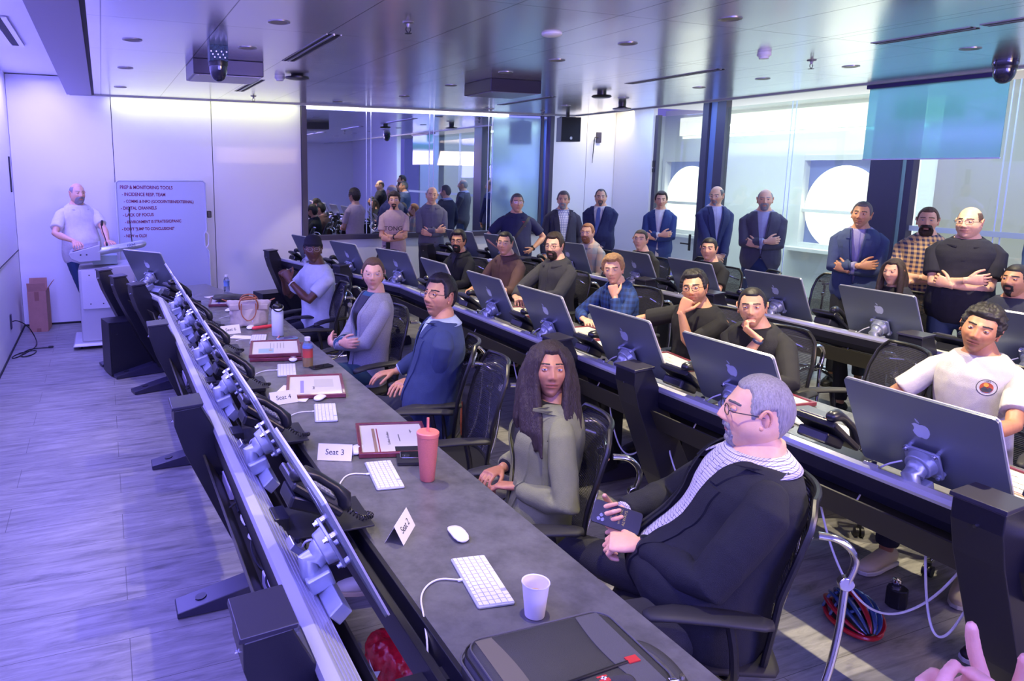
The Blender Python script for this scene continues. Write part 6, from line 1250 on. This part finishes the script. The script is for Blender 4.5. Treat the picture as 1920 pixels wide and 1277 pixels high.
for sg in (-1, 1): MB().tube([(sg*.15,0,.195),(sg*.20,0,.215)], .010, 8, rnd=True, flat=.5).build('zip_tab', m_lea, o, smooth=True)
# pouch, papers
g = MB(); g.rings([(V((0,y,.028)), V((w_,0,0)), V((0,0,h))) for y, w_, h in ((-.16,.08,.010),(-.15,.105,.020),(0,.11,.027),(.15,.105,.018),(.16,.08,.010))], 20); me = remesh(g, .008, 2); wrinkle(me, .004, 10, 1); me.materials.append(mat('pouch_leather', (.030,.030,.026), .45)); o = link('leather_pouch', me, None, smooth='all'); o.location = (1.06,6.98,DT+.022); o.rotation_euler = (0,0,R(75)); tag(o, 'dark leather pouch on top of a framed certificate at the far end', 'pouch')
for x, y, a, sx_, sy_, lb in ((.93,3.93,R(-30),.21,.28,'loose sheet of paper under the Seat 4 card'),(.90,5.45,R(60),.10,.16,'open pocket notepad beside the Seat 6 card'),(.93,7.32,R(20),.12,.10,'white sticky notes at the far end of the first desk'),(3.24,3.95,R(10),.21,.29,'white paper sheets behind the screens of the second desk'),(3.26,2.36,R(8),.19,.24,'folded white papers left of the orange-edged notebook'),(3.24,4.3,R(-12),.2,.28,'paper sheets with a pen near the red-haired man'),(3.2,6.3,R(5),.2,.28,'grey paper sheet before the bearded man in black shirt')):
    o = MB().box((0,0,.0015), (sx_,sy_,.003)).build('paper_sheets', m_paper); o.location = (x,y,DT); o.rotation_euler = (0,0,a); tag(o, lb, 'paper')
# laptop bag
m_nyl = mat('bag_nylon', (.035,.036,.030), .6, bump=.25, bscale=500, vary=.1); m_gry = mat('bag_grey_panel', (.085,.085,.088), .55, bump=.2, bscale=400); m_olv = mat('bag_olive_panel', (.13,.12,.085), .5); m_rd = mat('bag_red', (.55,.03,.03), .5)
o = empty('laptop_bag', 'black laptop briefcase lying flat at the near end of the first desk', 'bag', (.965,1.32,DT), R(-2))
def slab(w_, h, z0, z1, r, name, m_, inset=.0, ins2=.02):
    mb = MB(); rr = []; zs = [(z0, .012), (z0+.012, 0), (z1-.022, 0), (z1-.008, .008), (z1, ins2)]; n = 44
    base = rrect(w_, h, r, 10); o_ = []
    for z, i in zs:
        sc = (w_/2-i)/(w_/2), (h/2-i)/(h/2); o_ += [(x*sc[0], y*sc[1], z) for x, y in base]
    k = len(base); fs = [tuple(range(k))[::-1], tuple(range(4*k, 5*k))]+[(j*k+i, j*k+(i+1)%k, (j+1)*k+(i+1)%k, (j+1)*k+i) for j in range(4) for i in range(k)]
    mb.add(o_, fs); return mb.build(name, m_, o, smooth=50)
slab(.44,.345,0,.060,.055,'main_body', m_nyl); slab(.425,.325,.056,.088,.05,'front_pocket', m_nyl)
def ringtube(w_, h, r, z, rad, name, m_): return MB().tube([(x,y,z) for x, y in rrect(w_,h,r,8)], rad, 6, closed=True).build(name, m_, o, smooth=True)
ringtube(.443,.348,.056,.050,.0035,'piping', m_gry); ringtube(.425,.325,.05,.070,.0030,'zip_track', m_black); ringtube(.405,.305,.045,.086,.0026,'piping', m_gry)
def arc_panel(sg, x0, x1, bow, name, m_):
    mb = MB(); P_ = []
    for k in range(13): 
        y = -.140+.280*k/12; b_ = bow*math.sin(math.pi*k/12); P_.append((x0+b_, y)); 
    Q = [(x1, -.140+.280*k/12) for k in range(12, -1, -1)]
    return mb.prism(P_+Q, .0018, Matrix.Translation((0,0,.0885))).build(name, m_, o)
arc_panel(1, .110, .175, -.015, 'grey_panel', m_gry); arc_panel(-1, -.135, -.180, .012, 'olive_panel', m_olv)
MB().tube([(-.13,-.075,.092),(.13,-.055,.092)], .004, 6, flat=.6).build('pocket_zip', m_black, o, smooth=True); MB().box((.145,-.052,.092), (.032,.022,.003)).build('red_tab', m_rd, o); MB().box((-.145,-.090,.092), (.025,.020,.003)).build('red_tab', m_rd, o)
for x, y in ((-.13,-.075),(.205,-.150)): 
    MB().tube([(x-.012,y,.098),(x-.030,y+.004,.099),(x-.034,y-.004,.099),(x-.012,y-.006,.098)], .0022, 6, closed=True).cyl((x+.004,y,.098), .006, .008).build('zip_pull', m_chrome, o, smooth=True)
MB().tube(smoothp([(-.075,-.165,.05),(-.075,-.150,.115),(-.055,-.140,.130),(.055,-.140,.130),(.075,-.150,.115),(.075,-.165,.05)], 3), .012, 10, flat=.6).build('carry_handle', m_nyl, o, smooth=True)
bd_ = MB().box((0,-.139,.139), (.026,.020,.003)).build('emblem', m_rd, o, bevel=.001); MB().box((0,-.139,.1412), (.014,.004,.001)).box((0,-.139,.1412), (.004,.012,.001)).build('emblem_cross', m_white, bd_)
MB().tube(smoothp([(.20,.05,.055),(.245,.02,.06),(.265,-.06,.05),(.25,-.14,.03),(.215,-.17,.04)], 3), .014, 8, flat=.35).build('shoulder_strap', m_nyl, o, smooth=True)
MB().tube([(-.222,.02,.04),(-.222,-.05,.04)], .005, 8, rnd=True).build('zip_pull', m_chrome, o, smooth=True)
# phone in the grey-haired man's hands
o = phone('black phone with gold lettering held by the heavy grey-haired man', 1.600, 1.945, 0, .80, m_black, mat('phone_back', (.012,.012,.012), .3), True, 1.12)
n_ = V((-.55,-.62,.56)).normalized(); yv = V((-.62,.72,.12)); yv = (yv-n_*yv.dot(n_)).normalized(); xv = yv.cross(n_)
o.matrix_world = Matrix(((xv.x,yv.x,n_.x,1.585),(xv.y,yv.y,n_.y,1.93),(xv.z,yv.z,n_.z,.800),(0,0,0,1)))
for i, (tx, sz) in enumerate((('MAY THE',.0085),('FORCE BE',.0085),('WITH YOU,',.010),('ALWAYS.',.0135))): text_obj(tx, 'lettering', sz, mat('gold_letter', (.42,.36,.06), .4), o, Matrix.Translation((.006+.0,.018-.015*i,.0092)), .0002)

# ------------------------------------------------------------------ things on the floor
t = empty('shopping_bag', 'shiny red printed carrier bag under the first desk near the white sneaker', 'bag', (.985,2.44,0), R(18)); g = MB(); g.rings([(V((0,0,z)), V((a,0,0)), V((0,b_,0))) for z, a, b_ in ((.004,.12,.13),(.03,.145,.16),(.10,.14,.15),(.15,.125,.12),(.17,.09,.05))], 22); me = remesh(g, .010, 1); wrinkle(me, .012, 16, 5); me.materials.append(mat('carrier_red', (.50,.008,.022), .22, bump=.3, bscale=60, vary=.45, vscale=22)); link('bag_body', me, t, smooth='all')
MB().prism([(.0,.02),(.03,.06),(.02,.02),(.06,.03),(.025,.0),(.05,-.04),(.01,-.02)], .001, Matrix.Translation((-.15,-.02,.08)) @ Matrix.Rotation(R(-90),4,'Y')).build('white_print', m_white, t); MB().cyl((.03,-.05,.172), .016, .004).build('round_emblem', m_white, t)
# the white sneaker resting on it belongs to a sitter's foot: own thing beside the bag
t = empty('cardboard_box', 'tall open cardboard box in the left corner', 'box', (-.80,10.02,0), R(-4)); m_cb = mat('cardboard', (.46,.235,.165), .8, vary=.08, vscale=10, bump=.1)
w_, d_, h_ = .20, .30, .50; mb = MB(); mb.box((0,-d_/2,h_/2), (w_,.006,h_)).box((0,d_/2,h_/2), (w_,.006,h_)).box((-w_/2,0,h_/2), (.006,d_,h_)).box((w_/2,0,h_/2), (.006,d_,h_)).box((0,0,.006), (w_,d_,.006)); mb.build('carton', m_cb, t)
MB().box((.0,-d_/2-.008,h_+.05), (w_,.005,.11), Matrix.Rotation(R(12),3,'X')).build('flap', m_cb, t); MB().box((-.02,d_/2+.01,h_+.06), (w_,.005,.13), Matrix.Rotation(R(-10),3,'X')).build('flap', m_cb, t); MB().box((w_/2+.035,0,h_+.055), (.005,.20,.13), Matrix.Rotation(R(35),3,'Y')).build('flap', m_cb, t)
for z, hh in ((h_-.06,.11),(.02,.05)): MB().box((.0,-d_/2-.004,z), (.05,.002,hh)).build('tape', mat('tape_brown', (.32,.14,.09), .35), t)
# wall socket and cable
t = empty('power_cord', 'black power cord plugged into the left wall and coiled on the floor', 'cord', (WX, 8.95, 0)); MB().box((.008,0,.32), (.010,.08,.16)).build('socket_plate', mat('socket_dark', (.03,.03,.06), .4), t, bevel=.002)
MB().tube(smoothp([(.02,0,.32),(.06,.02,.33),(.14,.25,.22),(.20,.35,.06),(.24,.10,.006),(.14,-.25,.006),(.05,-.45,.006),(.02,-.35,.006),(.12,-.15,.008),(.26,-.10,.006),(.22,-.35,.006),(.10,-.42,.010),(.14,-.05,.012),(.36,-.02,.006)], 3), .006, 8).build('cord', m_black, t, smooth=True); MB().box((.38,-.02,.012), (.05,.03,.02)).build('plug', m_black, t, bevel=.004)
# cycle helmet
t = empty('cycle_helmet', 'blue and red bicycle helmet lying between the desks', 'helmet', (2.98,2.00,0), R(62)); m_hb = mat('helmet_blue', (.035,.075,.20), .25, coat=.4); m_hr = mat('helmet_red', (.40,.01,.02), .3, coat=.3)
MB().ell((0,0,.045), (.125,.075,.075), None, 28, 16).build('liner', m_black, t, smooth='all')
for i, y in enumerate((-.95,-.62,-.3,0,.3,.62,.95)):
    pts = []; 
    for k in range(15):
        a = math.pi*(.06+.88*k/14); s_ = math.sin(y*1.25); c_ = math.cos(y*1.25); pts.append((.150*math.cos(a)*(1 if math.cos(a) > 0 else 1.05), .098*s_*math.sin(a)**.7, .045+.098*math.sin(a)*c_*.98))
    MB().tube(pts, [.004+.011*math.sin(math.pi*k/14) for k in range(15)], 8, flat=.65, rnd=True).build('rib', m_hr if i in (0,3,6) else m_hb, t, smooth=True)
for x in (-.075,0,.07): MB().tube([(x,-.096,.045),(x,-.075,.095),(x,0,.128),(x,.075,.095),(x,.096,.045)], .007, 8, rnd=True).build('cross_rib', m_hb, t, smooth=True)
MB().tube([(.148*math.cos(a), .098*math.sin(a), .03) for a in np.linspace(0, 6.283, 30)[:-1]], .011, 8, closed=True).build('rim', m_hr, t, smooth=True)
# black canister with steel lid, cables hanging below the second desk
t = empty('metal_tin', 'small black canister with a silver knob under the second desk', 'canister', (3.30,2.02,0)); MB().cyl((0,0,.05), .045, .09, n=8).build('body', m_black, t, bevel=.004); MB().lathe([(.001,.095),(.018,.095),(.022,.105),(.018,.122),(.001,.128)], (.02,.02,0)).build('knob', m_chrome, t, smooth=True)
for i, (s, a, d, lb) in enumerate(((1.75,.30,.24,'white cable loop hanging low under the second desk above the helmet'),(1.50,.10,.20,'short violet-white cable loop hanging under the second desk at right'),(2.75,.24,.16,'white cable loop hanging behind the heavy grey-haired man'),(3.25,.22,.15,'white cable loop hanging behind the woman in green blazer'),(4.35,.26,.12,'white cable loop hanging right of the navy blazer man'),(5.35,.22,.14,'white cable loop hanging behind the navy blazer man'),(7.2,.14,.12,'white cable loop hanging left of the grey cardigan woman'))):
    p0, p1 = P(2.24, s+a, .50, .645), P(2.24, s-a, .50, .645); m_ = (p0+p1)/2; pts = [p0+(p1-p0)*k/8+V((-.03*math.sin(math.pi*k/8), 0, -(d+.12)*math.sin(math.pi*k/8)**.8)) for k in range(9)]
    o = MB().tube(smoothp(pts, 2), .0045, 8).build('hanging_cable', m_wc, None, smooth=True); tag(o, lb, 'cable')
g = MB(); g.rings([(V((0,0,z)), V((a,0,0)), V((0,b_,0))) for z, a, b_ in ((.004,.10,.13),(.04,.12,.16),(.25,.115,.15),(.36,.09,.12),(.40,.05,.07))], 20); me = remesh(g, .014, 2); wrinkle(me, .008, 8, 2); me.materials.append(mat('backpack_black', (.02,.02,.024), .6)); o = link('backpack', me, None, smooth='all'); o.location = (2.48,4.75,0); tag(o, 'black backpack on the floor between cardigan woman and navy blazer man', 'bag'); MB().tube([(-.115,-.06,.30),(-.125,-.08,.15),(-.115,-.06,.04)], .008, 6).build('orange_trim', mat('trim_orange', (.5,.12,.03), .5), o)

# ------------------------------------------------------------------ lectern, whiteboard
t = empty('lectern', 'silver-grey wheeled lectern with a sloping touch panel and two microphones', 'lectern', (-.14,9.02,0)); m_lg = mat('lectern_grey', (.52,.52,.56), .35, metal=.25)
MB().hexa([(-.16,-.25,.07),(.42,-.25,.07),(.42,.30,.07),(-.16,.30,.07),(-.16,-.25,.88),(.42,-.25,.92),(.42,.30,.92),(-.16,.30,.88)]).build('cabinet', m_lg, t, bevel=.012)
MB().box((.02,-.262,.665), (.30,.03,.44)).build('access_panel', mat('panel_light', (.66,.65,.70), .35), t, bevel=.003)
for a in (-.05,.08):
    for c in (.50,.82): MB().cyl((a,-.279,c), .007, .005, (0,1,0)).build('rivet', m_dark, t)
MB().hexa([(-.26,-.34,.035),(.50,-.34,.035),(.50,.36,.035),(-.26,.36,.035),(-.24,-.32,.07),(.48,-.32,.07),(.48,.34,.07),(-.24,.34,.07)]).build('base_plate', m_lg, t, bevel=.01)
for a in (-.17,.40):
    for c in (-.25,.27): MB().cyl((a,c,.028), .028, .025, (1,0,0)).build('caster', m_black, t, smooth=True)
MB().box((.12,0,.965), (.26,.22,.10)).build('neck', mat('neck_blue', (.30,.40,.45), .3), t, bevel=.004)
top_ = MB().prism([(-.22,.0),(-.20,-.045),(-.12,-.085),(.10,-.075),(.10,.10),(-.20,.02)], .46, Matrix(((1,0,0,-.02),(0,0,-1,.16),(0,1,0,1.055),(0,0,0,1)))).build('console_top', mat('console_grey', (.40,.41,.46), .35, metal=.3), t, bevel=.006)
MB().hexa([(-.20,-.27,1.085),(.06,-.27,1.145),(.06,.13,1.145),(-.20,.13,1.085),(-.20,-.27,1.09),(.06,-.27,1.15),(.06,.13,1.15),(-.20,.13,1.09)]).build('touch_panel', mat('touch_glass', (.05,.05,.09), .1), top_)
for a in (-.12,-.06): MB().cyl((a,-.302,1.05), .009, .006, (0,1,0)).build('socket', m_dark, top_)
bar = MB().tube([(.06,-.24,1.075),(.50,-.24,1.145)], .062, 20, rnd=True, flat=.7).build('front_bar', mat('bar_sage', (.46,.52,.50), .3, metal=.3), t, smooth=True)
bn = V((0,-1,.12)).normalized(); bx = V((.44,0,.07)).normalized(); by = bn.cross(bx)
for tx, x, sz in (('IBM', .40, .055), ('uOttawa', .22, .030)): 
    c = V((0,0,0))+V((x,-.24,1.075+(x-.06)*.159))+bn*.0655; text_obj(tx, 'lettering', sz, mat('ink_blue', (.10,.12,.22), .5), bar, Matrix(((bx.x,by.x,bn.x,c.x),(bx.y,by.y,bn.y,c.y),(bx.z,by.z,bn.z,c.z),(0,0,0,1))), .0006)
for x, y, dx, h, nm in ((.15,-.10,-.045,.27,'microphone_left'),(.42,-.16,-.02,.42,'microphone_right')):
    m_ = MB().tube(smoothp([(x,y,1.10),(x-.01,y,1.20),(x+dx,y-.01,1.10+h*.8),(x+dx*.9,y-.02,1.10+h)], 2), .005, 8).build('gooseneck_microphone', m_black, t, smooth=True); MB().tube([(x,y,1.09),(x,y,1.15)], .009, 8).tube([(x+dx*.9,y-.02,1.09+h),(x+dx*.8,y-.02,1.13+h)], .014 if h < .3 else .009, 10, rnd=True).build('foam_tip', m_black2, m_, smooth=True)
# whiteboard
t = empty('whiteboard', 'mobile whiteboard with a red handwritten list behind the lectern', 'whiteboard', (.70,10.08,0)); m_wb = mat('board_surface', (.50,.56,.70), .25); m_wbf = mat('board_rim', (.62,.66,.74), .4)
BW = .545
out = [(-BW,.10),(-BW,1.80),(-BW+.03,1.83),(BW-.03,1.83),(BW,1.80),(BW,1.18),(BW-.03,1.13),(BW-.03,.98),(BW,.93),(BW+.02,.90),(BW+.03,.10)]
A_ = Matrix(((1,0,0,0),(0,0,-1,.012),(0,1,0,0),(0,0,0,1)))
MB().prism(out, .024, A_).build('board', m_wb, t, bevel=.004); MB().tube([(x,-.014,z) for x, z in out], .011, 8, closed=True).build('rim', m_wbf, t, smooth=True)
MB().tube([(BW-.01,-.02,1.16),(BW+.02,-.02,1.12),(BW+.02,-.02,.99),(BW-.01,-.02,.95)], .010, 8).build('grip', m_white, t, smooth=True)
for a in (-.4,.4): MB().box((a,.0,.05), (.06,.05,.10)).box((a,0,.02), (.06,.22,.03)).build('foot', m_wbf, t)
m_ink = mat('marker_red', (.22,.015,.07), .6)
for i, (tx, x, sz) in enumerate((('PREP & MONITORING TOOLS',.03,.070),('- INCIDENCE RESP. TEAM',-.02,.068),('- COMMS & INFO (GOOD/INTERN/EXTERNAL)',.0,.060),('- DIGITAL CHANNELS',-.13,.064),('- LACK OF FOCUS',-.16,.066),('- ENVIRONMENT IS STRATEGIC/PANIC',-.05,.058),('- DON\'T "JUMP TO CONCLUSIONS"',-.05,.058),('- NEW vs OLD!',-.22,.060))):
    text_obj(tx, 'handwriting', sz*.86, m_ink, t, Matrix.Translation((-.50+.02*(i%3), -.0135, 1.745-.088*i)) @ Matrix.Rotation(R(90),4,'X') @ Matrix.Rotation(R(random.uniform(-1.2,.6)),4,'Z'), .0006, 'LEFT', offset=.0016, sx=.80)
o = MB().box((1.305,10.24,1.38), (.06,.06,.09)).build('marker_holder', m_black, None, bevel=.01); tag(o, 'small black marker holder on the wall right of the whiteboard', 'holder')
# belt pack of the man in pink tee
o = MB().box((3.52,9.28,.98), (.06,.03,.09)).build('belt_pack', m_black, None, bevel=.006); tag(o, 'small black belt pack clipped on the pink tee man\'s jeans', 'belt pack')
bpy.data.scenes.remove(tsc)
